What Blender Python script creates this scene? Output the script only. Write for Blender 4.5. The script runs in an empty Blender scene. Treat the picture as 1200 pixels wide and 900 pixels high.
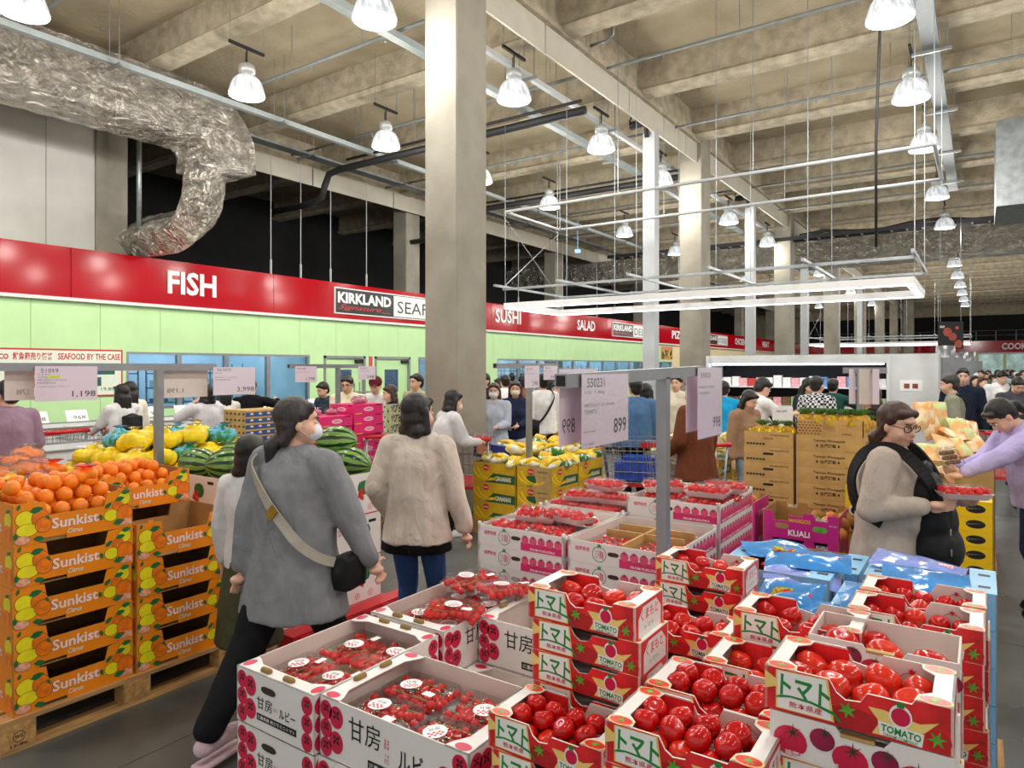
import bpy, math, random
import numpy as np
from mathutils import Vector, Matrix, noise as mnoise
PI=math.pi
R=random.Random(7)
SC=bpy.context.scene; COL=SC.collection
# ------------------------------------------------------------------ camera, world, exposure
YAW=math.radians(34.5); CS,SN=math.cos(YAW),math.sin(YAW); EYE=1.8; FPX=800.0
cam=bpy.data.cameras.new('camera'); co=bpy.data.objects.new('camera',cam); COL.objects.link(co)
co.location=(0,0,EYE); co.rotation_euler=(PI/2,0,YAW)
cam.sensor_width=36; cam.lens=36*FPX/1200; cam.shift_y=-19/1200; cam.clip_start=.05; cam.clip_end=300
SC.camera=co
wd=bpy.data.worlds.new('world'); SC.world=wd; wd.use_nodes=True
wd.node_tree.nodes['Background'].inputs[0].default_value=(1,.97,.94,1)
wd.node_tree.nodes['Background'].inputs[1].default_value=.75
SC.view_settings.view_transform='Standard'; SC.view_settings.look='None'
SC.view_settings.exposure=0.05; SC.view_settings.gamma=1; SC.view_settings.use_curve_mapping=False
LAMP_POWER=82
def W(px,D):                     # a point on the floor plan: sight line through a column of the photo, D metres away
    l=(px-600)/FPX*D
    return (-SN*D+CS*l, CS*D+SN*l)
def onX(px,X):                   # Y where that sight line meets the plane x = X
    r=(px-600)/FPX
    return (-r*SN*X-CS*X)/(SN-r*CS)
def onY(px,Y):
    r=(px-600)/FPX
    return (r*CS*Y-SN*Y)/(CS+r*SN)
# ------------------------------------------------------------------ materials
def lin(h):
    if isinstance(h,str):
        h=[int(h[i:i+2],16)/255 for i in (0,2,4)]
    return tuple(c/12.92 if c<=.04045 else ((c+.055)/1.055)**2.4 for c in h)+(1,)
_M={}
def M(name,col=None,rough=.6,var=.08,scale=12,bump=0.,bscale=60,metal=0,emit=0,spec=.5,sss=0,kind=None,col2=None,coat=0,stretch=None,bdist=.004):
    if name in _M: return _M[name]
    if col is None: raise KeyError(name)
    m=bpy.data.materials.new(name); _M[name]=m; m.use_nodes=True
    nt=m.node_tree; b=nt.nodes['Principled BSDF']
    N=nt.nodes.new; L=nt.links.new
    b.inputs['Roughness'].default_value=rough; b.inputs['Metallic'].default_value=metal
    b.inputs['Specular IOR Level'].default_value=spec
    b.inputs['Coat Weight'].default_value=coat; b.inputs['Coat Roughness'].default_value=.12
    c=lin(col); tc=N('ShaderNodeTexCoord'); mp=N('ShaderNodeMapping'); L(tc.outputs['Object'],mp.inputs[0])
    if stretch: mp.inputs['Scale'].default_value=stretch
    n=N('ShaderNodeTexNoise'); n.inputs['Scale'].default_value=scale; n.inputs['Detail'].default_value=4
    L(mp.outputs[0],n.inputs['Vector'])
    mx=N('ShaderNodeMix'); mx.data_type='RGBA'
    if col2: mx.inputs['A'].default_value=lin(col2); mx.inputs['B'].default_value=c
    else:
        mx.inputs['A'].default_value=tuple(min(1,x*(1-var*1.6)) for x in c[:3])+(1,)
        mx.inputs['B'].default_value=tuple(min(1,x*(1+var*1.6)) for x in c[:3])+(1,)
    rp=N('ShaderNodeMapRange'); rp.inputs[1].default_value=.32; rp.inputs[2].default_value=.68
    L(n.outputs['Fac'],rp.inputs[0]); L(rp.outputs[0],mx.inputs['Factor'])
    L(mx.outputs['Result'],b.inputs['Base Color'])
    if emit: 
        b.inputs['Emission Strength'].default_value=emit; L(mx.outputs['Result'],b.inputs['Emission Color'])
    if bump:
        n2=N('ShaderNodeTexNoise'); n2.inputs['Scale'].default_value=bscale; n2.inputs['Detail'].default_value=5
        L(mp.outputs[0],n2.inputs['Vector'])
        bp=N('ShaderNodeBump'); bp.inputs['Strength'].default_value=bump; bp.inputs['Distance'].default_value=bdist
        L(n2.outputs['Fac'],bp.inputs['Height']); L(bp.outputs[0],b.inputs['Normal'])
    if kind: kind(nt,b,mx,mp,L,N)
    return m
def clear(name,tint='ffffff',gloss=.12,rough=.08,crumple=0.):
    """thin clear plastic film: see-through with a sheen"""
    if name in _M: return _M[name]
    m=bpy.data.materials.new(name); _M[name]=m; m.use_nodes=True; nt=m.node_tree; nt.nodes.clear()
    N=nt.nodes.new; L=nt.links.new
    o=N('ShaderNodeOutputMaterial'); t=N('ShaderNodeBsdfTransparent'); t.inputs[0].default_value=lin(tint)
    g=N('ShaderNodeBsdfGlossy'); g.inputs['Roughness'].default_value=rough; x=N('ShaderNodeMixShader')
    lw=N('ShaderNodeLayerWeight'); lw.inputs[0].default_value=.25
    mr=N('ShaderNodeMapRange'); mr.inputs[3].default_value=gloss*.5; mr.inputs[4].default_value=min(.9,gloss*4)
    L(lw.outputs['Fresnel'],mr.inputs[0]); L(mr.outputs[0],x.inputs[0]); L(t.outputs[0],x.inputs[1]); L(g.outputs[0],x.inputs[2])
    if crumple:
        tc=N('ShaderNodeTexCoord'); n=N('ShaderNodeTexNoise'); n.inputs['Scale'].default_value=25; n.inputs['Distortion'].default_value=1.5
        bp=N('ShaderNodeBump'); bp.inputs['Strength'].default_value=crumple; bp.inputs['Distance'].default_value=.02
        L(tc.outputs['Object'],n.inputs[0]); L(n.outputs['Fac'],bp.inputs['Height']); L(bp.outputs[0],g.inputs['Normal']); L(bp.outputs[0],lw.inputs['Normal'])
    L(x.outputs[0],o.inputs[0]); return m
def two(name,ca,cb,scale,thr=.5,rough=.5,wid=.04,**k):   # two colours split by a noise, with sharp edges
    m=M(name,ca,rough,**k); nt=m.node_tree
    for n in nt.nodes:
        if n.type=='MIX': n.inputs['A'].default_value=lin(ca); n.inputs['B'].default_value=lin(cb)
        if n.type=='MAP_RANGE': n.inputs[1].default_value=thr-wid; n.inputs[2].default_value=thr+wid
    for n in nt.nodes:
        if n.type=='TEX_NOISE': n.inputs['Scale'].default_value=scale; break
    return m
# ------------------------------------------------------------------ mesh builder
_txt={}
def text_geo(s,bold=0.,shear=0.):
    k=(s,bold,shear)
    if k in _txt: return _txt[k]
    cu=bpy.data.curves.new('t','FONT'); cu.body=s; cu.size=1; cu.resolution_u=2; cu.offset=bold; cu.shear=shear; cu.fill_mode='BOTH'
    o=bpy.data.objects.new('t',cu); COL.objects.link(o)
    me=bpy.data.meshes.new_from_object(o.evaluated_get(bpy.context.evaluated_depsgraph_get()))
    v=[(p.co.x,p.co.y) for p in me.vertices]; f=[tuple(p.vertices) for p in me.polygons]
    bpy.data.objects.remove(o); bpy.data.curves.remove(cu); bpy.data.meshes.remove(me)
    if v:
        xs=[a for a,_ in v]; ys=[b for _,b in v]; x0,x1,y0,y1=min(xs),max(xs),min(ys),max(ys)
        v=[((a-x0)/max(1e-6,x1-x0),(b-y0)/max(1e-6,y1-y0)) for a,b in v]
    _txt[k]=(v,f); return _txt[k]
class MB:
    def __init__(s): s.v=[]; s.f=[]; s.m=[]; s.T=None
    def add(s,vs,fs,mi=0):
        n=len(s.v)
        if s.T is not None: vs=[tuple(s.T@Vector(p)) for p in vs]
        s.v+=vs; s.f+=[tuple(i+n for i in q) for q in fs]; s.m+=[mi]*len(fs); return s
    def box(s,a,b,mi=0):
        x0,y0,z0=a; x1,y1,z1=b
        return s.add([(x0,y0,z0),(x1,y0,z0),(x1,y1,z0),(x0,y1,z0),(x0,y0,z1),(x1,y0,z1),(x1,y1,z1),(x0,y1,z1)],
              [(0,3,2,1),(4,5,6,7),(0,1,5,4),(1,2,6,5),(2,3,7,6),(3,0,4,7)],mi)
    def prism(s,pts,O,U,V,th,mi=0,mi2=None):
        """pts: 2D outline (counter-clockwise in U,V) at O, thickness th along -(UxV); mi2 = rim + back material"""
        O=Vector(O);U=Vector(U);V=Vector(V);n=U.cross(V).normalized()*th; k=len(pts)
        a=[tuple(O+U*p[0]+V*p[1]) for p in pts]; b=[tuple(O+U*p[0]+V*p[1]-n) for p in pts]
        if mi2 is None: mi2=mi
        s.add(a+b,[tuple(range(k))],mi)
        n0=len(s.v)-2*k
        for q in [tuple(range(2*k-1,k-1,-1))]+[(i,i+k,(i+1)%k+k,(i+1)%k) for i in range(k)]:
            s.f.append(tuple(n0+i for i in q)); s.m.append(mi2)
        return s
    def flat(s,pts,O,U,V,mi=0):
        O=Vector(O);U=Vector(U);V=Vector(V)
        return s.add([tuple(O+U*p[0]+V*p[1]) for p in pts],[tuple(range(len(pts)))],mi)
    def disc(s,c,r,O,U,V,mi=0,n=14,ry=None):
        ry=ry or r
        return s.flat([(c[0]+r*math.cos(2*PI*i/n),c[1]+ry*math.sin(2*PI*i/n)) for i in range(n)],O,U,V,mi)
    def text(s,t,c,w,h,O,U,V,mi=0,bold=0.,shear=0.,rot=0):
        """text fitted into the box with lower left corner c, size w x h, on plane O,U,V"""
        v,f=text_geo(t,bold,shear); O=Vector(O);U=Vector(U);V=Vector(V); ca,sa=math.cos(rot),math.sin(rot)
        P=[]
        for a,b in v:
            x,y=a*w,b*h; x,y=x*ca-y*sa,x*sa+y*ca; P.append(tuple(O+U*(c[0]+x)+V*(c[1]+y)))
        return s.add(P,f,mi)
    def tube(s,pts,r,n=8,mi=0,cap=True):
        pts=[Vector(p) for p in pts]; rs=r if isinstance(r,(list,tuple)) else [r]*len(pts)
        k=len(pts); up=None; V=[]
        for i,p in enumerate(pts):
            d=(pts[min(i+1,k-1)]-pts[max(i-1,0)])
            d=d.normalized() if d.length>1e-9 else Vector((0,0,1))
            if up is None: up=Vector((0,0,1)) if abs(d.z)<.9 else Vector((1,0,0))
            x=d.cross(up).normalized(); up=x.cross(d).normalized()
            for j in range(n):
                a=2*PI*j/n; V.append(tuple(p+(x*math.cos(a)+up*math.sin(a))*rs[i]))
        F=[(i*n+j,i*n+(j+1)%n,(i+1)*n+(j+1)%n,(i+1)*n+j) for i in range(k-1) for j in range(n)]
        if cap: F+=[tuple(range(n-1,-1,-1)),tuple(range((k-1)*n,k*n))]
        return s.add(V,F,mi)
    def beam(s,pts,w,h,mi=0):                                 # rectangular section swept along pts
        pts=[Vector(p) for p in pts];k=len(pts);V=[];side=None
        for i,p in enumerate(pts):
            d=(pts[min(i+1,k-1)]-pts[max(i-1,0)]).normalized()
            if side is None: side=d.cross(Vector((0,0,1))); side=side.normalized() if side.length>.1 else Vector((1,0,0))
            up=side.cross(d).normalized(); sd=d.cross(up).normalized(); side=sd
            for a,b in ((-1,-1),(1,-1),(1,1),(-1,1)): V.append(tuple(p+sd*a*w/2+up*b*h/2))
        F=[(i*4+j,i*4+(j+1)%4,(i+1)*4+(j+1)%4,(i+1)*4+j) for i in range(k-1) for j in range(4)]+[(3,2,1,0),tuple(range(4*k-4,4*k))]
        return s.add(V,F,mi)
    def lathe(s,prof,c=(0,0,0),n=16,mi=0,sx=1,sy=1,lob=0,nl=5):
        V=[];k=len(prof)
        for r,z in prof:
            for j in range(n):
                a=2*PI*j/n; q=r*(1+lob*math.cos(nl*a)); V.append((c[0]+q*math.cos(a)*sx,c[1]+q*math.sin(a)*sy,c[2]+z))
        F=[(i*n+j,i*n+(j+1)%n,(i+1)*n+(j+1)%n,(i+1)*n+j) for i in range(k-1) for j in range(n)]
        return s.add(V,F,mi)
    def ell(s,c,r,n=12,mi=0,rot=None):
        k=n//2; V=[];Rm=rot or Matrix.Identity(3)
        for i in range(k+1):
            a=PI*i/k
            for j in range(n):
                b=2*PI*j/n; p=Rm@Vector((r[0]*math.sin(a)*math.cos(b),r[1]*math.sin(a)*math.sin(b),-r[2]*math.cos(a)))
                V.append((c[0]+p.x,c[1]+p.y,c[2]+p.z))
        F=[]
        for i in range(k):
            for j in range(n):
                F.append((i*n+j,i*n+(j+1)%n,(i+1)*n+(j+1)%n,(i+1)*n+j))
        return s.add(V,F,mi)
    def cap(s,a,b,ra,rb,n=10,mi=0):                            # closed tapered capsule
        a=Vector(a);b=Vector(b);d=b-a
        if d.length<1e-6: return s.ell(a,(ra,)*3,n,mi)
        d.normalize(); P=[];Q=[]
        for t in (-1,-.8,-.45,0): P.append(a+d*ra*t); Q.append(max(.02,math.sqrt(max(0,1-t*t)))*ra)
        for t in (0,.45,.8,1): P.append(b+d*rb*t); Q.append(max(.02,math.sqrt(max(0,1-t*t)))*rb)
        x=d.cross(Vector((0,0,1)) if abs(d.z)<.9 else Vector((1,0,0))).normalized(); y=x.cross(d)
        V=[tuple(p+(x*math.cos(2*PI*j/n)-y*math.sin(2*PI*j/n))*q) for p,q in zip(P,Q) for j in range(n)]
        F=[(i*n+j,i*n+(j+1)%n,(i+1)*n+(j+1)%n,(i+1)*n+j) for i in range(7) for j in range(n)]+[tuple(range(n-1,-1,-1)),tuple(range(7*n,8*n))]
        return s.add(V,F,mi)
    def mesh(s,name,mats,smooth=False):
        me=bpy.data.meshes.new(name); me.from_pydata(s.v,[],s.f)
        for m in (mats if isinstance(mats,(list,tuple)) else [mats]): me.materials.append(m)
        if len(me.materials)>1: me.polygons.foreach_set('material_index',s.m)
        if smooth: me.polygons.foreach_set('use_smooth',[True]*len(me.polygons))
        me.update(); return me
def obj(name,me,parent=None,loc=(0,0,0),rot=(0,0,0)):
    o=bpy.data.objects.new(name,me); COL.objects.link(o); o.location=loc; o.rotation_euler=rot
    if parent is not None: o.parent=parent
    return o
def tag(o,label=None,cat=None,group=None,kind=None):
    if label: o['label']=label
    if cat: o['category']=cat
    if group: o['group']=group
    if kind: o['kind']=kind
    return o
def thing(name,label,cat,loc=(0,0,0),rotz=0,group=None):
    return tag(obj(name,None,None,loc,(0,0,rotz)),label,cat,group)
def dup(root,loc,rotz=0,label=None,group=None,parts=True,scale=None):
    r=root.copy(); COL.objects.link(r); r.location=loc; r.rotation_euler=(0,0,rotz)
    if label: r['label']=label
    if group: r['group']=group
    if scale: r.scale=(scale,)*3
    if parts:
        for ch in root.children:
            c=ch.copy(); COL.objects.link(c); c.parent=r
            for g in ch.children:
                d=g.copy(); COL.objects.link(d); d.parent=c
    return r
def struct(name,mb,m,parent=None,smooth=False,label=None):
    o=obj(name,mb.mesh(name,m,smooth),parent)
    if parent is None: o['kind']='structure'
    if label: o['label']=label
    return o
PEND=[]
def remesh(o,vox,it=3,disp=0,dscale=8,keep=None):
    PEND.append((o,vox,it,disp,dscale)); return o
def flush():
    for o,v,it,_,_ in PEND:
        r=o.modifiers.new('r','REMESH'); r.mode='VOXEL'; r.voxel_size=v; r.use_smooth_shade=True
        if it:
            q=o.modifiers.new('s','SMOOTH'); q.iterations=it; q.factor=.5
    dg=bpy.context.evaluated_depsgraph_get()
    new=[]
    for o,v,it,d,ds in PEND: new.append(bpy.data.meshes.new_from_object(o.evaluated_get(dg)))
    for (o,v,it,d,ds),me in zip(PEND,new):
        o.modifiers.clear(); mats=list(o.data.materials); nm=o.data.name
        if d:
            n=len(me.vertices); co_=np.empty(n*3); me.vertices.foreach_get('co',co_); co_=co_.reshape(-1,3)
            no=np.empty(n*3); me.vertices.foreach_get('normal',no); no=no.reshape(-1,3)
            h=np.array([mnoise.noise(Vector((c[0]*ds,c[1]*ds,c[2]*ds*.55)))+.5*mnoise.noise(Vector((c[0]*ds*2.3+5,c[1]*ds*2.3,c[2]*ds*1.1))) for c in co_])
            co_+=no*(h*d)[:,None]; me.vertices.foreach_set('co',co_.ravel())
        o.data=me; me.materials.clear()
        for m in mats: me.materials.append(m)
        me.polygons.foreach_set('use_smooth',[True]*len(me.polygons)); me.update()
    PEND.clear()
for n_,c_ in dict(print_red='cf2428',hand_hole_dark='3a2622',print_brown_black='2e2214',print_gold='e8b420',print_pale='e6dcc0',yellow_board='f2cc10',red_plastic='c81826',print_melon_green='2f8a58',blue_tray='3d6ea8',print_grey_text='6b6470').items(): M(n_,c_,.5,.03)
ORD=['first','second','third','fourth','fifth','sixth','seventh','eighth','ninth','tenth','eleventh','twelfth','thirteenth','fourteenth','fifteenth']
X3=(1,0,0);Y3=(0,1,0);Z3=(0,0,1)
# ------------------------------------------------------------------ setting: floor, ceiling, columns, walls
def floor_kind(nt,b,mx,mp,L,N):
    w=N('ShaderNodeTexNoise'); w.inputs['Scale'].default_value=.5; w.inputs['Detail'].default_value=8; L(mp.outputs[0],w.inputs['Vector'])
    r=N('ShaderNodeMapRange'); r.inputs[3].default_value=.16; r.inputs[4].default_value=.4; L(w.outputs['Fac'],r.inputs[0]); L(r.outputs[0],b.inputs['Roughness'])
MF=M('polished_concrete','5a5d5b',.25,.16,1.3,.15,40,kind=floor_kind,spec=.5)
MCONC=M('cast_concrete','9c978a',.75,.09,1.6,.35,30,bdist=.006,col2='858073')
MCEIL=M('sprayed_insulation','b6a98f',.9,.1,1.2,.9,14,col2='a1947b',bdist=.03)
MSPRAY=M('rough_fireproof_spray','b3a892',.95,.14,5,1.0,55,bdist=.03)
MPAINT=M('beige_painted_board','bdb8aa',.55,.03,3)
MSTEEL=M('white_painted_steel','b4b8bb',.45,.03,3)
MGALV=M('galvanised_steel','9da3a6',.38,.12,6,metal=.8,bump=.1)
MDK=M('loft_shade_black','121214',.9,.2,2)  # near-black colour painting the shade of the unlit loft
MBLK=M('black_rubber','17171a',.6,.1,8)
MRED=M('red_fascia_enamel','b4061a',.1,.03,1,coat=.0,spec=.35)
MGRN=M('pale_green_wall','c6edaf',.5,.02,2)
MWHT=M('white_enamel','e6e7e8',.4,.02,3)
MPANW=M('grey_white_wall_panel','c9c8c2',.6,.03,2)
MALU=M('brushed_aluminium','9a9ca0',.35,.05,8,metal=.7)
MTUBE=M('lit_fluorescent_tube','f4f8ff',.5,.0,1,emit=5)
mb=MB().box((-22,-6,-.3),(14,72,0)); struct('floor',mb,MF)
g=MB()
for k in range(12): g.box((-22,-4+k*4.4+.7,0),(14,-4+k*4.4+.706,.0012))
for k in range(7): g.box((-14+k*3.6,-6,0),(-14+k*3.6+.006,50,.0012))
struct('floor_joints',g,M('joint_sealant','4a4c4b',.7))
struct('ceiling',MB().box((-22,-6,7.6),(14,72,7.9)),MCEIL)
BY=[6.27+2.94*k for k in range(-3,22)]
for y in BY:
    g=MB(); g.box((-21,y-.13,7.05),(14,y+.13,7.62)); 
    pts=[(-.2,0),(-.14,-.07),(.14,-.07),(.2,0),(.15,.06),(-.15,.06)]
    g.prism([(p[0],p[1]) for p in pts],(14,y,7.02),(0,1,0),(0,0,1),35)
    struct('ceiling_beam',g,MSPRAY)
for X in (-5.5,-14.5,-21,3.5):
    g=MB(); g.box((X-.14,-6,7.0),(X+.14,70,7.6)); g.box((X-.22,-6,6.93),(X+.22,70,7.02)); struct('ceiling_girder',g,MSPRAY)
for X in (-5.38,-14.25,3.6):
    y=-6
    while y<69:
        g=MB().box((X-.02,y,6.5),(X+.02,y+2.9,6.96)); struct('girder_cover_board',g,MPAINT); y+=2.94
CY=[6.46+8.82*k for k in range(0,8)]
def column(x,y,w=.53,d=.61):
    g=MB(); c=.02
    g.prism([(c,0),(w-c,0),(w,c),(w,d-c),(w-c,d),(c,d),(0,d-c),(0,c)],(x,y,7.6),X3,Y3,7.6)
    return struct('concrete_column',g,MCONC)
for y in CY: column(-5.78,y)
for y in CY[:7]: column(-14.95,y,.55)
for y in CY[1:6]: column(3.3,y)
column(-5.0,61,.7,.7)
for i,y in enumerate((12.8,20.0,27.3,34.3,41.5)):        # white steel posts
    g=MB(); x=-5.6
    g.box((x,y,.02),(x+.03,y+.24,6.5)); g.box((x+.21,y,.02),(x+.24,y+.24,6.5)); g.box((x+.03,y+.1,.02),(x+.21,y+.14,6.5)); g.box((x-.03,y-.03,0),(x+.27,y+.27,.02))
    g.box((x-.005,y-.004,.02),(x+.245,y,6.5))
    struct('steel_post',g,MSTEEL)
    g=MB().tube([(x+.1,y-.05,6.4),(x+.1,y-.1,6.75),(x+.0,y-.12,6.9),(x-.15,y,6.72),(x-.3,y+.1,6.7)],.05,8).tube([(x+.1,y-.04,6.55),(x-.1,y-.1,7.0),(x-.3,y,6.8)],.018,6).box((x-.25,y-.12,6.62),(x+.12,y+.02,6.75))
    tag(obj('cable_loop',g.mesh('cable_loop',MBLK,True)),'black cable bundle looped over the top of the %s white steel post'%('nearest','second','third','fourth','fifth')[i],'cable')
# ---- left wall: loft above with its shade painted near-black, grey white panels, fascia, green wall with windows
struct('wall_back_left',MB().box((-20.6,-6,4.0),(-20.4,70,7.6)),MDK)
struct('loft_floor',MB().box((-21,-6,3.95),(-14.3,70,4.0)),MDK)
pw=struct('wall_left_upper',MB().box((-14.62,-6,3.9),(-14.55,6.5,6.95)),MPANW)
ys=[-4.4,-1.9,.6,3.1,5.6,6.46]
for a,b in zip(ys[:-1],ys[1:]): obj('wall_panel',MB().box((-14.55,a+.006,3.9),(-14.45,b-.006,6.95)).mesh('wall_panel',MPANW),pw)
FX=-13.9
wl=struct('wall_left',MB().box((-14.3,-4,3.1),(-14.12,69.5,4.02)),MGRN)
def wpart(y0,y1,z0,z1):
    y=y0
    while y<y1-.01:
        e=min(y+1.17,y1); obj('wall_panel',MB().box((-14.12,y+.004,z0),(-14.02,e-.004,z1)).mesh('wall_panel',MGRN),wl); y=e
wpart(-3,36,2.12,3.1); wpart(-3,6.85,0,2.12); wpart(11.35,11.8,0,2.12); wpart(13.25,13.6,0,2.12); wpart(15.05,15.4,0,2.12); wpart(16.4,19.5,0,2.12); wpart(6.85,11.35,0,.95)
for a,b,c in ((19.5,26,0),(26,36,0)): wpart(a,b,0,.95)
MYEL=M('cream_wall','f1dfae',.5,.02,2)  # plain cream colour for the far stretch of the left wall
wy=struct('wall_left_far',MB().box((-14.3,36,0),(-14.05,69.5,3.1)),MYEL)
fs=thing('fascia','long red fascia band above the green service wall','fascia',(FX,-3,3.1)); fs['kind']='structure'; del fs['label'],fs['category']
y=-3.
k=0
while y<69.4:
    obj('fascia_panel',MB().box((-.14,y+3+.003,0),(0,y+3+4.39,.93)).mesh('fascia_panel',MRED),fs); y+=4.4
struct('trim_1',MB().box((FX-.1,-3,3.04),(FX+.02,69.5,3.1)),MWHT)
obj('light_strip',MB().box((FX-.16,-3,3.03),(FX-.04,69.5,3.045)).mesh('light_strip',M('lit_strip_cover','ffffff',.4,0,emit=6)),fs)
MWL=M('white_lettering','f2f2f2',.4,.01)
MBKP=M('black_sign_panel','0d0d0f',.3,.02)
def onwall(t,px0,px1,z0,z1,m=MWL,bold=.03,th=.02,X=FX):
    a,b=onX(px0,X),onX(px1,X); g=MB().text(t,(0,0),b-a,z1-z0,(X+th,a,z0),Y3,Z3,0,bold)
    g2=MB(); g2.v=g.v[:]; g2.f=g.f[:]; g2.m=g.m[:]
    return obj('lettering',g2.mesh('lettering',m),fs,loc=(-fs.location.x,-fs.location.y,-fs.location.z))
fs.location=(FX,-3,3.1)
onwall('FISH',196,253,3.34,3.83); onwall('SUSHI',580,610,3.38,3.85); onwall('SALAD',676,697,3.38,3.82); onwall('PIZZA',787,806,3.4,3.84)
onwall('CHICKEN',861,873,3.4,3.84); onwall('MEAT',893,901,3.4,3.84)
def ksign(px0,px1,pxm,z0,z1,word,name):
    a,b=onX(px0,FX),onX(px1,FX); m=onX(pxm,FX)
    t=thing('brand_sign',name,'sign',(FX+.03,a,z0)); w=b-a;h=z1-z0;mw=m-a
    obj('backing',MB().box((-.028,0,0),(.012,w,h)).mesh('backing',MWL),t)
    obj('panel',MB().box((.012,.03,.03),(.016,w-.03,h-.03)).mesh('panel',MBKP),t)
    obj('word_panel',MB().box((.016,mw,.05),(.019,w-.05,h-.05)).mesh('word_panel',MWL),t)
    O=(.0175,0,0)
    obj('lettering',MB().text('KIRKLAND',(.1,h*.42),mw-.2,h*.42,O,Y3,Z3,0,.045).mesh('lettering',MWL),t)
    g=MB().text('Signature',(.12,h*.13),mw*.72,h*.24,O,Y3,Z3,0,-.005,.5); g.box((.017,mw*.78,h*.16),(.018,mw*.95,h*.18))
    obj('lettering',g.mesh('lettering',M('red_script','e0202c',.4,0)),t)
    obj('lettering',MB().text(word,(mw+.15,h*.22),w-mw-.3,h*.5,(.0195,0,0),Y3,Z3,0,.0).mesh('lettering',MBKP),t)
ksign(391,540,460,3.22,3.91,'SEAFOOD','black and white sign with red script on the red fascia beside the big column')
ksign(717,756,741,3.25,3.9,'DELI','small black and white sign with red script on the red fascia right of SALAD')
ksign(826,852,840,3.25,3.9,'ROTISSERIE','distant black and white sign on the fascia right of the second concrete column')
# price board
a,b=2.4,onX(144,-13.98)
t=thing('menu_board','long white board reading SEAFOOD BY THE CASE with red border on green wall','sign',(-13.99,a,1.25)); w=b-a
MRT=M('red_print','c8202c',.5,.02)
obj('backing',MB().box((-.03,0,0),(0,w,.9)).mesh('backing',MRT),t)
obj('panel',MB().box((0,.03,.03),(.004,w-.03,.87)).mesh('panel',M('board_white','e8f0e0',.5,.01)),t)
g=MB().text('SEAFOOD BY THE CASE',(onX(68,-13.98)-a,.7),onX(141,-13.98)-onX(68,-13.98),.12,(.006,0,0),Y3,Z3,0,.02).text('鮮魚箱売り価格',(onX(15,-13.98)-a,.69),onX(62,-13.98)-onX(15,-13.98),.14,(.006,0,0),Y3,Z3,0,.02).text('COSTCO',(onX(-22,-13.98)-a,.7),onX(10,-13.98)-onX(-22,-13.98),.1,(.006,0,0),Y3,Z3,0,.04)
obj('lettering',g.mesh('lettering',MRT),t)
for j,(yy,zz) in enumerate([(w-.85,.2),(w-1.9,.2),(w-.6,.42),(w-1.9,.42),(w-3.1,.42)]):
    obj('photograph_print',MB().box((.004,yy,zz),(.007,yy+.45,zz+.17)).mesh('photograph_print',two('food_print%d'%(j%2),'2f6a24','e07a4a' if j%2 else '3a4f8a',9,rough=.3,bump=0)),t)
g=MB()
for yy in (w-.4,w-1.4,w-2.4): g.text('19,800',(yy,.1),.3,.07,(.006,0,0),Y3,Z3)
obj('lettering',g.mesh('lettering',MBKP),t)
# windows / doors of the service wall
MROOM=M('prep_room_wall','cfe0ec',.5,.05,2); MROOM2=M('prep_room_equipment','5f7690',.35,.3,4,metal=.3)
def prep(y0,y1,n):
    g=MB(); g.box((-17.6,y0,0),(-17.5,y1,3.0)); g.box((-17.5,y0-.05,0),(-14.2,y0,3.0)); g.box((-17.5,y1,0),(-14.2,y1+.05,3.0)); g.box((-17.5,y0,3.0),(-14.2,y1,3.05))
    struct('wall_prep_room_%d'%n,g,MROOM)
    struct('prep_room_light_%d'%n,MB().box((-16.2,y0+.3,2.9),(-15.9,y1-.3,2.94)),M('prep_room_tube','eaf4ff',.5,0,emit=16))
    yy=y0+.3; i=0
    while yy<y1-1:
        t=thing('steel_shelf_unit','steel shelving with trays behind the service windows, %s unit from the left'%(ORD+['sixteenth','seventeenth','eighteenth','nineteenth'])[len([o for o in COL.objects if o.name.startswith('steel_shelf')])],'shelf',(-16.5,yy,0),group='shelving behind the service windows')
        for zz in (.5,.95,1.3,1.65): obj('shelf_board',MB().box((0,0,zz),(.5,.95,zz+.03)).mesh('shelf_board',MROOM2),t)
        g=MB(); 
        for p in ((0,0),(.47,0),(0,.92),(.47,.92)): g.box((p[0],p[1],0),(p[0]+.03,p[1]+.03,1.9))
        obj('upright',g.mesh('upright',MGALV),t)
        g=MB()
        for q in range(7): 
            z0=(.53,.98,1.33)[q%3]; a=.05+.28*(q//3); g.box((.1,a,z0),(.42,a+.22,z0+R.uniform(.08,.26)),q%2)
        obj('stored_trays',g.mesh('stored_trays',[MROOM,M('blue_tray','3d6ea8',.5)]),t)
        yy+=1.35; i+=1
prep(6.85,11.35,1); prep(19.5,35.9,2); prep(11.7,16.5,3)
MGL=clear('window_glass','dfeef2',.1)
wn=0
def window(y0,y1,z0=.95,z1=2.12,X=-14.06):
    global wn; wn+=1
    f=MB(); q=.05
    f.box((X-.06,y0,z0),(X+.03,y0+q,z1)).box((X-.06,y1-q,z0),(X+.03,y1,z1)).box((X-.06,y0+q,z0),(X+.03,y1-q,z0+q)).box((X-.06,y0+q,z1-q),(X+.03,y1-q,z1))
    o=struct('window_%d'%wn,f,MALU)
    obj('window_glass',MB().box((X-.02,y0+q,z0+q),(X-.014,y1-q,z1-q)).mesh('window_glass',MGL),o); return o
e=[6.85,7.95,9.05,10.15,11.35]
for a,b in zip(e[:-1],e[1:]): window(a,b)
y=19.5
while y<35.5: window(y,y+1.36); y+=1.37
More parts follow.
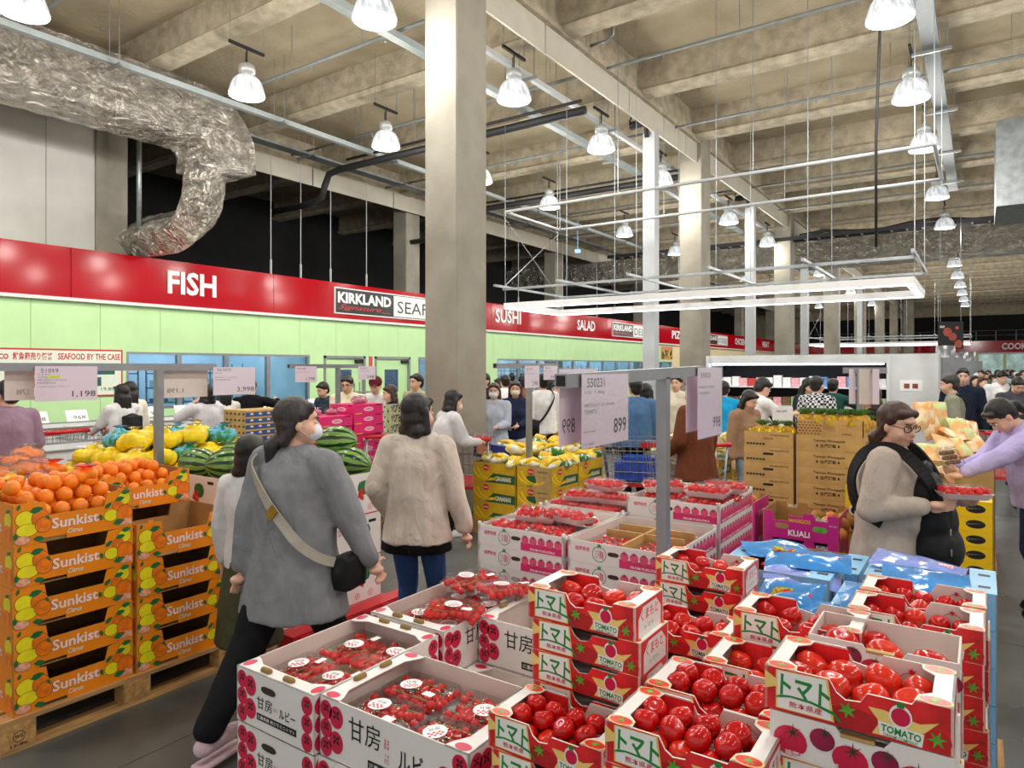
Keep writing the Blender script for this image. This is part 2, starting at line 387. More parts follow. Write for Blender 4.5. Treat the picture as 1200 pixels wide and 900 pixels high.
def door(y0,y1,n,X=-14.06):
    g=MB(); g.box((X-.1,y0,0),(X+.05,y0+.07,2.12)).box((X-.1,y1-.07,0),(X+.05,y1,2.12)).box((X-.1,y0,2.05),(X+.05,y1,2.12))
    o=struct('door_%d'%n,g,MALU)
    m=(y0+y1)/2
    d=MB().box((X-.06,y0+.07,.02),(X-.02,y1-.07,1.1)).box((X-.06,y0+.07,1.75),(X-.02,y1-.07,2.05)).box((X-.06,y0+.07,1.1),(X-.02,m-.28,1.75)).box((X-.06,m+.28,1.1),(X-.02,y1-.07,1.75))
    obj('door_leaf',d.mesh('door_leaf',MGRN),o)
    obj('door_window',MB().box((X-.05,m-.28,1.1),(X-.04,m+.28,1.75)).mesh('door_window',M('dark_blue_glass','4a6080',.1,.2)),o)
    obj('door_closer',MB().box((X-.02,y1-.35,1.93),(X+.06,y1-.1,2.02)).mesh('door_closer',MBKP),o)
    obj('door_handle',MB().box((X-.02,y1-.2,.98),(X+.05,y1-.17,1.1)).mesh('door_handle',MALU),o)
door(11.8,13.25,1); door(13.6,15.05,2); window(15.4,16.4,.0,2.1)
tag(obj('fire_notice',MB().box((-14.02,13.38,1.85),(-14.0,13.5,2.12)).mesh('fire_notice',M('white_red_notice','d9485a',.4,.3,40)) ),'small white notice with red marks on green wall between two doors','sign')
# far end wall with COOK sign
we=struct('wall_end',MB().box((-22,70,0),(14,70.2,7.6)),M('end_wall_beige','b5a98e',.8,.08,3))
struct('wall_end_shade',MB().box((-13.5,69.7,4.0),(14,69.75,6.2)),MDK)  # thin dark sheet painting the shade above the end fascia
struct('trim_2',MB().box((-13.6,69.3,3.1),(14,69.6,4.05)),MRED)
struct('trim_3',MB().box((-13.6,69.6,2.95),(14,69.9,3.1)),MWHT)
a=onY(1174,69.3); b=onY(1204,69.3)
tag(obj('wall_lettering',MB().text('COOK',(0,0),b-a,.55,(a,69.28,3.3),X3,Z3,0,.03).mesh('wall_lettering',MWL)),'white COOK lettering on red fascia of the far end wall','sign')
ro=struct('wall_end_glazing',MB().box((-13,69.95,0),(14,69.98,2.95)),M('kitchen_glazing','a9c7c2',.2,.25,1.5,emit=.35))
for k in range(12):
    x=-8+k*1.9; obj('mullion',MB().box((x,69.8,0),(x+.22,69.94,2.95)).mesh('mullion',M('cream_green_mullion','dfe9b0',.5)),ro)
rl=MB()
for z in (4.5,4.9): rl.tube([(-13,69.4,z),(13,69.4,z)],.03,6)
for k in range(20): rl.tube([(-12.5+k*1.35,69.4,4.05),(-12.5+k*1.35,69.4,4.9)],.025,6)
struct('loft_railing',rl,MGALV)
# ------------------------------------------------------------------ overhead services
def ov(name,g,m,label,cat,sm=False,group=None): return tag(obj(name,g.mesh(name,m,sm)),label,cat,group)
def foil_kind(nt,b,mx,mp,L,N):
    v=N('ShaderNodeTexVoronoi'); v.inputs['Scale'].default_value=2.6; v.feature='SMOOTH_F1'
    n=N('ShaderNodeTexNoise'); n.inputs['Scale'].default_value=4.5; n.inputs['Distortion'].default_value=2.2; n.inputs['Detail'].default_value=6
    a=N('ShaderNodeMath'); a.operation='ADD'; b1=N('ShaderNodeBump'); b1.inputs['Strength'].default_value=1; b1.inputs['Distance'].default_value=.3
    L(mp.outputs[0],v.inputs['Vector']); L(mp.outputs[0],n.inputs['Vector']); L(v.outputs['Distance'],a.inputs[0]); L(n.outputs['Fac'],a.inputs[1]); L(a.outputs[0],b1.inputs['Height']); L(b1.outputs[0],b.inputs['Normal'])
MFOIL=M('crumpled_foil_wrap','d6d1c8',.24,.1,5,metal=.9,kind=foil_kind)
def rrect(w,h,r=.05):
    P=[]
    for cx,cy,a0 in ((w/2-r,h/2-r,0),(-w/2+r,h/2-r,90),(-w/2+r,-h/2+r,180),(w/2-r,-h/2+r,270)):
        for k in range(4): a=math.radians(a0+k*30); P.append((cx+r*math.cos(a),cy+r*math.sin(a)))
    return P
def duct(path,w,h,name,label,puff=.02):
    # path: list of (point, width dir)
    g=MB();n=None;V=[];F=[]
    prof=[]
    pts=[Vector(p) for p in path]; k=len(pts); side=None
    base=rrect(w,h,.06)
    # finer outline with a quilted swell
    out=[]
    m=len(base)
    for i in range(m):
        a=base[i];b=base[(i+1)%m];L_=math.hypot(a[0]-b[0],a[1]-b[1]);q=max(1,int(L_/.09))
        for j in range(q): out.append((a[0]+(b[0]-a[0])*j/q,a[1]+(b[1]-a[1])*j/q))
    n=len(out); s0=0
    for i,p in enumerate(pts):
        d=(pts[min(i+1,k-1)]-pts[max(i-1,0)]).normalized()
        if side is None: side=d.cross(Vector((0,0,1))).normalized()
        up=side.cross(d).normalized(); side=d.cross(up).normalized()
        if i: s0+=(p-pts[i-1]).length
        for j,(a,b) in enumerate(out):
            l=math.hypot(a,b); q=puff*abs(math.sin(s0*PI/.42))*abs(math.sin(j*PI/4.0+.4))+.008*mnoise.noise(Vector((s0*9,j*.8,1)))
            V.append(tuple(p+side*a*(1+q/l)+up*b*(1+q/l)))
    F=[(i*n+j,i*n+(j+1)%n,(i+1)*n+(j+1)%n,(i+1)*n+j) for i in range(k-1) for j in range(n)]+[tuple(range(n-1,-1,-1)),tuple(range((k-1)*n,k*n))]
    g.add(V,F); t=thing(name,label,'duct',tuple(pts[0]))
    o=obj('duct_wrap',g.mesh('duct_wrap',MFOIL,True),t,loc=tuple(-pts[0])); return t
def dense(P,st=.105):
    out=[]
    for a,b in zip(P[:-1],P[1:]):
        a=Vector(a);b=Vector(b);q=max(1,int((b-a).length/st))
        out+=[a+(b-a)*j/q for j in range(q)]
    return out+[Vector(P[-1])]
def arc(c,u,v,r,a0,a1,n=9):
    c=Vector(c);u=Vector(u);v=Vector(v)
    return [c+u*r*math.cos(math.radians(a0+(a1-a0)*i/n))+v*r*math.sin(math.radians(a0+(a1-a0)*i/n)) for i in range(n+1)]
P=dense([(-12.05,-3,6.4),(-12.05,6.9,6.4)])+dense(arc((-12.05,6.9,5.75),(0,0,1),(0,1,0),.65,5,90,10))+[Vector((-12.05,7.55,5.5))]
duct(P,1.15,.95,'insulated_duct','large foil-wrapped air duct with quilted sides running along the left ceiling',.025)
P=dense([(-12.1,7.45,5.85),(-12.15,7.4,5.45)])+dense(arc((-13.0,7.4,5.3),(1,0,0),(0,0,-1),.8,0,88,9))+dense([(-13.1,7.4,4.5),(-14.6,7.3,4.5)])[1:]
duct(P,.85,.55,'duct_elbow','smaller foil-wrapped duct elbow curving down toward the dark loft at left',.02)
P=dense([(-19,27.5,6.0),(8,27.5,6.0)],.3)
duct(P,.9,.95,'insulated_cross_duct','distant foil-wrapped duct crossing the ceiling at right',.04)
def pipe(pts,r,m,label,name='pipe',cat='pipe',n=8): return ov(name,MB().tube(pts,r,n),m,label,cat,True)
MCH=M('grey_painted_conduit','8f9798',.4,.05,8,metal=.3)
def chan(X,z,y0,y1,w,h,label,m=MCH):
    g=MB().box((X-w/2,y0,z-h/2),(X+w/2,y1,z+h/2))
    t=thing('cable_channel',label,'cable channel',(0,0,0)); obj('channel',g.mesh('channel',m),t)
    g=MB(); y=y0+1.2; 
    while y<min(y1,40): g.box((X-w/2-.15,y,z-h/2-.045),(X+w/2+.15,y+.04,z-h/2)); g.tube([(X-w/2-.1,y+.02,z-h/2),(X-w/2-.1,y+.02,7.6)],.006,5); g.tube([(X+w/2+.1,y+.02,z-h/2),(X+w/2+.1,y+.02,7.6)],.006,5); y+=2.94
    obj('hanger',g.mesh('hanger',MGALV),t)['kind']='stuff'
chan(-10.8,6.42,-2,34,.1,.09,'grey cable channel in front of the foil duct at left')
chan(-6.85,6.5,-2,40,.14,.1,'grey cable channel left of the middle girder')
chan(-6.05,6.52,8,26,.08,.08,'pale cable channel close beside the middle girder',MSTEEL)
chan(-.62,6.62,2,22,.22,.07,'wide flat grey cable channel above the right hand row of lamps',M('dull_grey_channel','6f7678',.6,.05))
chan(-12.6,6.62,3,60,.3,.05,'silver cable tray along the edge of the dark loft',MGALV)
def pipeX(y,z,x0,x1,r,m,label,drop=True):
    t=thing('sprinkler_pipe',label,'pipe',(0,0,0)); g=MB().tube([(x0,y,z),(x1,y,z)],r,8); obj('pipe_run',g.mesh('pipe_run',m,True),t)
    g=MB(); x=x0+.5
    while x<x1: g.tube([(x,y,z),(x,y,7.6)],.006,5); g.tube([(x+.5,y,z),(x+.5,y,z-.09)],[.02,.012],6); x+=1.7
    obj('hanger',g.mesh('hanger',MGALV),t)['kind']='stuff'
MPG=M('grey_pipe_paint','6f7675',.5,.08,10)
for y,lab,z in ((4.2,'thin grey sprinkler pipe across the nearest bay of the ceiling',6.85),(7.4,'thin grey sprinkler pipe behind the first lamp row',6.8),(10.4,'thin grey sprinkler pipe across the third ceiling bay',6.85),(13.5,'thin grey sprinkler pipe across the fourth ceiling bay',6.75),(19.2,'thin grey sprinkler pipe across the ceiling beyond the second column',6.75),(22.2,'thin grey sprinkler pipe across the distant ceiling bay',6.7)):
    pipeX(y,z,-13.5,-5.75,.028,MPG,lab+' left of the girder'); pipeX(y,z,-5.2,6,.028,MPG,lab+' right of the girder')
for y,x0,lab in ((10.55,-12.6,'thick black insulated pipe across the ceiling behind the nearest column'),(15.5,-12.8,'thick black insulated pipe across the ceiling farther back')):
    t=thing('insulated_pipe',lab,'pipe',(0,0,0))
    obj('pipe_run',MB().tube([(-5.7,y,6.3),(x0+.6,y,6.3),(x0+.25,y,6.25),(x0+.1,y,6.0),(x0,y,5.75),(x0-.4,y,5.65),(x0-1.8,y,5.65)],.075,10).tube([(-5.7,y-.14,6.42),(x0+1,y-.14,6.42)],.03,8).mesh('pipe_run',MBLK,True),t)
    g=MB(); 
    for k in range(4): g.tube([(-6.5-1.6*k,y,6.3),(-6.5-1.6*k,y,7.6)],.007,5)
    obj('hanger',g.mesh('hanger',MGALV),t)['kind']='stuff'
# drop conduit hooks on girder
for i,y in enumerate((6.9,9.9,18.6)):
    pipe([(-5.25,y,7.05),(-4.95,y,7.05),(-4.85,y,7.12),(-4.85,y,7.35),(-4.8,y,7.45),(-2.2,y,7.42)],.025,MGALV,'bent galvanised conduit coming off the %s girder bay'%('nearest','second','distant')[i],'conduit','conduit')
# ladder tray + louvre unit at right
t=thing('ladder_tray','black ladder cable tray crossing below the far ceiling at right','cable tray',(0,0,0))
g=MB(); 
for y in (24.0,24.5): g.box((-12,y,6.05),(8,y+.04,6.17))
obj('side_rail',g.mesh('side_rail',MBLK),t)
g=MB()
for k in range(48): g.box((-12+k*.42,24.04,6.07),(-12+k*.42+.05,24.5,6.12))
obj('rung',g.mesh('rung',MGALV),t).__setitem__('kind','stuff')
obj('cable_bundle',MB().tube([(-5+k*.8,24.25+.05*math.sin(k),6.22+.08*math.sin(k*1.7)) for k in range(16)],.06,7).mesh('cable_bundle',MBLK,True),t)
t=thing('ceiling_louvre_unit','grey slatted air unit high under the ceiling at right','air unit',(.25,17,5.1))
obj('casing',MB().box((0,.12,0),(4.2,2.5,1.75)).mesh('casing',MGALV),t)
for k in range(12): obj('louvre_slat',MB().prism([(0,0),(.1,.03),(.1,.05),(0,.02)],(4.2,.12,.08+k*.135),(0,-1,0),(0,0,1),4.2).mesh('louvre_slat',M('louvre_grey','8f9492',.5,.06,metal=.4)),t)
# ------------------------------------------------------------------ high-bay lamps
MRIB=M('glowing_prismatic_glass','c6ccd2',.12,.25,14,emit=.45,stretch=(1,1,.05))
MHOUS=M('cast_lamp_housing','b6b9b9',.4,.05,metal=.5)
def lamp():
    t=thing('highbay_lamp','x','lamp'); n=48; V=[];F=[]
    prof=[(.10,.13),(.13,.125),(.18,.08),(.215,.02),(.24,-.06),(.255,-.12),(.262,-.125),(.262,-.17),(.25,-.175)]
    for r,z in prof:
        for j in range(n): q=r*(1+(.02 if j%2 else -.01)); V.append((q*math.cos(2*PI*j/n),q*math.sin(2*PI*j/n),z))
    F=[(i*n+j,i*n+(j+1)%n,(i+1)*n+(j+1)%n,(i+1)*n+j) for i in range(len(prof)-1) for j in range(n)]
    obj('reflector',MB().add(V,F).mesh('reflector',MRIB,True),t)
    obj('housing',MB().lathe([(.0,.33),(.06,.32),(.11,.29),(.125,.24),(.12,.17),(.09,.16),(.09,.14),(.125,.13),(.13,.12),(.0,.12)],n=20).mesh('housing',MHOUS,True),t)
    obj('bulb',MB().ell((0,0,-.02),(.05,.05,.1)).mesh('bulb',M('bulb_glow','ffffff',.4,0,emit=25),True),t)
    obj('hook',MB().tube([(0,0,.33),(0,0,.55)],.012,6).tube([(-.03,0,.33),(-.03,0,.5)],.006,5).box((-.02,-.3,.54),(.02,.3,.58)).mesh('hook',MBLK),t)
    obj('suspension_rod',MB().tube([(0,-.28,.56),(0,-.28,1.49)],.006,5).tube([(0,.28,.56),(0,.28,1.49)],.006,5).mesh('suspension_rod',MGALV),t)
    return t
l0=lamp(); used=False
LY=[6.27+2.94*k for k in (-2,-1,0,1,2,3)]+[19.6,23.9,28.6,33,37.4,41.8,46.2,50.6,55]
rows=((-9.2,'left'),(-5.95,'middle'),(-.89,'right'),(4.5,'outer right'),(-2.9,'inner'))
words=['rearmost','second','third','fourth','fifth','sixth','seventh','eighth','ninth','tenth','eleventh','twelfth','thirteenth','fourteenth','fifteenth']
for rx,rn in rows:
    for i,y in enumerate(LY):
        if rn=='inner' : continue
        if rn=='middle' and i<2: y-=.55
        vis=True
        z=6.1
        if rn=='middle': y=y-.5 if 2<=i<6 else y
        lab='bell-shaped glass high-bay lamp, %s of the %s row counted from the viewer'%(words[i],rn)
        if not used: o=l0; o.location=(rx,y,z); o['label']=lab; o['group']='high-bay ceiling lamps'; used=True
        else: o=dup(l0,(rx,y,z),0,lab,'high-bay ceiling lamps')
        if y<45:
            ld=bpy.data.lights.new('lamp_light','POINT'); ld.energy=LAMP_POWER; ld.shadow_soft_size=.22; ld.color=(1,.96,.9)
            lo=bpy.data.objects.new('lamp_light',ld); COL.objects.link(lo); lo.parent=o; lo.location=(0,0,-.42)
# ------------------------------------------------------------------ suspended light ring and frames
MLED=M('lit_led_bar','f5f7ff',.5,0,emit=4.5)
def ring(x0,x1,y0,y1,z,label):
    t=thing('light_ring',label,'light fixture',((x0+x1)/2,(y0+y1)/2,z)); cx,cy=(x0+x1)/2,(y0+y1)/2
    a,b,c,d=x0-cx,x1-cx,y0-cy,y1-cy; w=.11;h=.1
    for nm,p,q in (('long_bar',(a,c),(b,c+w)),('long_bar',(a,d-w),(b,d)),('end_bar',(a,c+w),(a+w,d-w)),('end_bar',(b-w,c+w),(b,d-w))):
        o=obj(nm,MB().box((p[0],p[1],0),(q[0],q[1],h)).mesh(nm,MWHT),t)
        obj('diffuser',MB().box((p[0]+.015,p[1]+.015,-.012),(q[0]-.015,q[1]-.015,0)).mesh('diffuser',MLED),o)
    f=MB()
    for zz,e in ((.34,.05),):
        for yy in (c+.05,d-.05): f.box((a-e,yy-.02,zz),(b+e,yy+.02,zz+.04))
        k=a
        while k<b+.1: f.box((k-.02,c-.3,zz+.04),(k+.02,d+.3,zz+.08)); k+=(b-a)/5
    obj('support_frame',f.mesh('support_frame',MGALV),t)
    f=MB()
    for k in range(6):
        xx=a+(b-a)*k/5
        for yy in (c+.05,d-.05): f.tube([(xx,yy,h),(xx,yy,.34)],.005,5); f.tube([(xx,yy,.38),(xx,yy,7.5-z)],.006,5)
    f.tube([(a,c,.4),(a,d,1.7)],.006,5).tube([(a,d,.4),(a,c,1.7)],.006,5)
    obj('suspension_wire',f.mesh('suspension_wire',MGALV),t)
    return t
ring(-7.3,-.72,10.35,12.35,2.9,'rectangular white light ring hung on wires in front of the fascia')
ring(-7,-.4,36,39,2.9,'distant rectangular white light ring below the far ceiling')
t=thing('suspended_pipe_frame','white pipe frame hung above the light ring','pipe frame',(-3.9,11.4,4.7))
obj('frame_tube',MB().tube([(-3.4,-1,0),(3.4,-1,0)],.028,8).tube([(-3.4,1,0),(3.4,1,0)],.028,8).tube([(-3.4,-1,0),(-3.4,1,0)],.028,8).tube([(3.4,-1,0),(3.4,1,0)],.028,8).mesh('frame_tube',MSTEEL,True),t)
g=MB()
for x in (-3.4,-1.1,1.1,3.4):
    for yy in (-1,1): g.tube([(x,yy,0),(x,yy,2.8)],.006,5)
obj('hanger',g.mesh('hanger',MGALV),t)['kind']='stuff'
# rods holding the fascia
for i,px in enumerate((318,353,388,430,550,608,660,700)):
    y=onX(px,-13.95); m=MB().tube([(0,0,0),(0,0,2.9)],.012,6).tube([(0,0,0),(0,0,.35)],.028,6)
    tag(obj('fascia_rod',m.mesh('fascia_rod',MSTEEL),None,(-13.97,y,4.03)),'thin white suspension rod rising from the red fascia, %s from the left'%ORD[i],'rod','rods holding the fascia')
pipe([(-13.97,onX(163,-13.97),4.03),(-13.97,onX(163,-13.97),7.6)],.05,MGALV,'vertical steel conduit standing in front of the dark loft beside the foil elbow')
pipe([(-1.15,10.2,3.4),(-1.15,10.2,4.8),(-1.1,10.15,6.2),(-1.0,10.1,7.5)],.018,MBLK,'black power cable dropping to the light ring at right','cable','cable')
g=MB().box((-.1,-.02,-.06),(.1,.02,.06)).tube([(0,0,.06),(0,0,1.7)],.008,6); tag(obj('exit_sign',g.mesh('exit_sign',M('lit_exit_sign','7fb4f0',.4,.3,30,emit=1.2)),None,(*W(677,24),5.9),(0,0,YAW)),'small lit blue and white emergency sign hanging below the ceiling','sign')
# ------------------------------------------------------------------ cartons
KR=M('kraft_board','bd9a5e',.8,.08,9,.1,80); KRI=M('kraft_board_inside','a67d4b',.85,.08,9)
WB=M('white_coated_board','e9e6e3',.45,.02,4); WBI=M('white_board_inside','dcd3cc',.7,.03,5)
TR=M('tomato_print_red','d8272a',.35,.22,14); TRD=M('tomato_print_dark_red','b31f24',.35,.15,10); GR=M('print_green','1f8a3c',.4,.05); LG=M('print_leaf_green','5fae35',.4,.2,40)
YW=M('print_cream_yellow','f2d27c',.4,.05); MG=M('print_crimson','cf1847',.4,.05); PK=M('print_magenta','d8286e',.4,.04); BK=M('print_black','141414',.5,.02); WP=M('print_white','f4f3f0',.45,.01)
ORB=M('orange_coated_board','f08a0c',.4,.04,5); OPR=M('print_orange_fruit','ee7a14',.4,.12,30); YPR=M('print_lemon_yellow','e9dc1c',.4,.06,20); DG=M('print_dark_green','17703c',.4,.08)
PINKS=M('print_salmon','f0a98c',.4,.15,50)
def rect(w,h): return [(0,0),(w,0),(w,h),(0,h)]
def fr(side,w,d,e=.0009):
    return {'f':((-w/2,-d/2-e,0),X3,Z3),'r':((w/2+e,-d/2,0),Y3,Z3),'b':((w/2,d/2+e,0),(-1,0,0),Z3),'l':((-w/2-e,d/2,0),(0,-1,0),Z3),'t':None}[side]
def walls(g,w,d,h,f=None,b=None,l=None,r=None,t=.005,mo=0,mi=1,floor=True):
    for s,o,L_ in (('f',f,w),('r',r,d),('b',b,w),('l',l,d)):
        O,U,V=fr(s,w,d,0); g.prism(o or rect(L_,h),O,U,V,t,mo,mi)
    if floor: g.box((-w/2+t,-d/2+t,0),(w/2-t,d/2-t,t),mi)
    return g
def star(g,c,r,O,U,V,mi,n=5,q=.35,a0=90):
    return g.flat([(c[0]+(r if k%2==0 else r*q)*math.cos(math.radians(a0+k*180/n)),c[1]+(r if k%2==0 else r*q)*math.sin(math.radians(a0+k*180/n))) for k in range(2*n)],O,U,V,mi)
def outline(w,h,mirror=False,hi=.88):
    p=[(0,0),(w,0),(w,h),(.82*w,h),(.80*w,hi*h),(.575*w,hi*h),(.54*w,.66*h),(.46*w,.62*h),(.41*w,.74*h),(.37*w,h),(0,h)]
    return [(w-a,b) for a,b in p][::-1] if mirror else p
# red tomato carton
TW,TD,TH=.33,.19,.088
def tomato_carton():
    t=thing('tomato_carton','x','carton'); w,d,h=TW,TD,TH
    g=walls(MB(),w,d,h,f=outline(w,h),b=[(0,0),(w,0),(w,h),(.62*w,h),(.58*w,.7*h),(.45*w,.62*h),(.40*w,h),(0,h)])
    obj('body',g.mesh('body',[TR,WBI]),t)
    p=MB(); O,U,V=fr('f',w,d)
    m=dict(r=0,w=1,g=2,y=3,m=4,l=5,d=6,p=7)
    def at(e): return (O[0],O[1]-e,O[2])
    p.disc((.5*w,.022),.05,at(0),U,V,6,16,.022); p.disc((.93*w,.022),.02,at(0),U,V,6,12,.02)
    p.flat([(.0,.04),(.03,.052),(.022,.065),(.0,.078)],at(.0001),U,V,3)
    p.flat([(.022,.006),(.40*w,.006),(.365*w,h-.001),(.022,h-.004)],at(.0002),U,V,3)
    p.flat([(.026,.008),(.385*w,.008),(.352*w,h-.003),(.026,h-.006)],at(.0004),U,V,1)
    p.flat([(.58*w,h*.62),(.64*w,.03),(.60*w,.006),(.70*w,.006),(.86*w,.03),(.93*w,.055),(.84*w,.045),(.66*w,.055)],at(.0002),U,V,3)
    p.text('トマト',(.030,.034),.094,.044,at(.0008),U,V,2,.03,0,-.04)
    p.flat([(.018,.026),(.05,.033),(.09,.031),(.13,.02),(.142,.008),(.144,.011),(.132,.026),(.09,.036),(.05,.037),(.03,.034)],at(.0009),U,V,2)
    p.text('熊本県産',(.048,.013),.062,.013,at(.0008),U,V,4,.01)
    p.disc((.745*w,.05),.019,at(.0004),U,V,1,16,.022); p.disc((.745*w,.049),.016,at(.0006),U,V,4,16,.017); p.flat([(.728*w,.066),(.762*w,.066),(.768*w,.076),(.722*w,.076)],at(.0008),U,V,2)
    p.flat([(.64*w,.008),(.85*w,.003),(.86*w,.028),(.63*w,.033)],at(.0007),U,V,1)
    p.text('TOMATO',(.645*w,.015),.066,.014,at(.001),U,V,2,.03,0,-.06); p.text('DREAM COMPANY',(.66*w,.007),.056,.006,at(.001),U,V,2,.01,0,-.06)
    star(p,(.47*w,.037),.017,at(.0005),U,V,5,6,.4,20); star(p,(.92*w,.024),.017,at(.0005),U,V,5,6,.35,10)
    for s in 'rl':
        O2,U2,V2=fr(s,w,d); f=lambda e:(O2[0]+(e if s=='r' else -e),O2[1],O2[2])
        p.flat([(.02,0),(.17,0),(.17,.05),(.14,.078),(.05,.078),(.02,.05)],f(0),U2,V2,7); p.text('くまもと',(.035,.04),.115,.03,f(.0003),U2,V2,0,.01); p.text('トマト',(.06,.014),.06,.013,f(.0003),U2,V2,2)
    O3,U3,V3=fr('b',w,d); p.disc((.3*w,.04),.04,(O3[0],O3[1],0),U3,V3,6,14,.03)
    # inside of the back wall: outlined tomato drawing and red panel
    Oi=(-w/2,d/2-.0062,0); p.flat([(.02,.01),(.40*w,.01),(.40*w,h-.003),(.02,h-.003)],Oi,X3,Z3,0)
    for k in range(20):
        a=2*PI*k/20; a2=2*PI*(k+1)/20; c=(.76*w,.045)
        p.flat([(c[0]+.024*math.cos(a),c[1]+.02*math.sin(a)),(c[0]+.024*math.cos(a2),c[1]+.02*math.sin(a2)),(c[0]+.0225*math.cos(a2),c[1]+.0185*math.sin(a2)),(c[0]+.0225*math.cos(a),c[1]+.0185*math.sin(a))],Oi,X3,Z3,4)
    star(p,(.76*w,.066),.01,Oi,X3,Z3,4,6,.4)
    obj('printed_design',p.mesh('printed_design',[TR,WP,GR,YW,MG,LG,TRD,WB]),t)
    for sx in (1,-1):
        q=MB(); z=h
        pts=[(0,0),(.062,0),(.058,.028),(.036,.05),(.036,d-.05),(.058,d-.028),(.062,d),(0,d)]
        if sx<0: O4=(-w/2,-d/2,z);q.prism(pts,O4,X3,Y3,.002,0)
        else: O4=(w/2,-d/2,z); q.prism([(-a,b) for a,b in pts][::-1],O4,X3,Y3,.002,0)
        for y0 in (0.016,d-.016):
            c=(.03*(1 if sx<0 else -1),y0); zz=(O4[0],O4[1],z+.0005)
            q.disc(c,.03,zz,X3,Y3,1,14,.019); q.disc(c,.026,(zz[0],zz[1],z+.0008),X3,Y3,2,14,.016); star(q,c,.015,(zz[0],zz[1],z+.0012),X3,Y3,3,6,.3)
        obj('end_flap',q.mesh('end_flap',[WB,YW,TR,LG]),t)
    return t
# white tray with dark tomato print
def purple_tray():
    t=thing('tomato_tray','x','carton'); w,d,h=.325,.2,.088
    g=walls(MB(),w,d,h,f=[(0,0),(w,0),(w,h),(.68*w,h),(.64*w,.8*h),(.42*w,.8*h),(.38*w,h),(0,h)]); obj('body',g.mesh('body',[WB,WBI]),t)
    p=MB(); O,U,V=fr('f',w,d)
    for i,(a,b,r) in enumerate(((.03,.035,.036),(.09,.055,.026),(.14,.03,.036),(.2,.045,.026),(.25,.028,.034),(.3,.04,.024))):
        b=min(b,h-.012-r*.55); p.disc((a+.01,b),r*.9,(O[0],O[1]-.0002*i,0),U,V,i%2,16,min(r*.85,b-.002)); star(p,(a+.015,b+r*.5),r*.55,(O[0],O[1]-.0002*i-.0001,0),U,V,2,7,.2)
    p.text('福岡県産 桃太郎',(.03,.006),.1,.011,(O[0],O[1]-.0016,0),U,V,3,.01)
    obj('printed_design',p.mesh('printed_design',[MG,M('print_plum','8c1740',.4,.2,20),M('print_calyx_black','1e3a20',.5),WP]),t)
    obj('fold_tab',MB().box((-.03,-d/2-.001,h*.8),(.03,-d/2+.018,h*.8+.006)).mesh('fold_tab',KR),t)
    return t
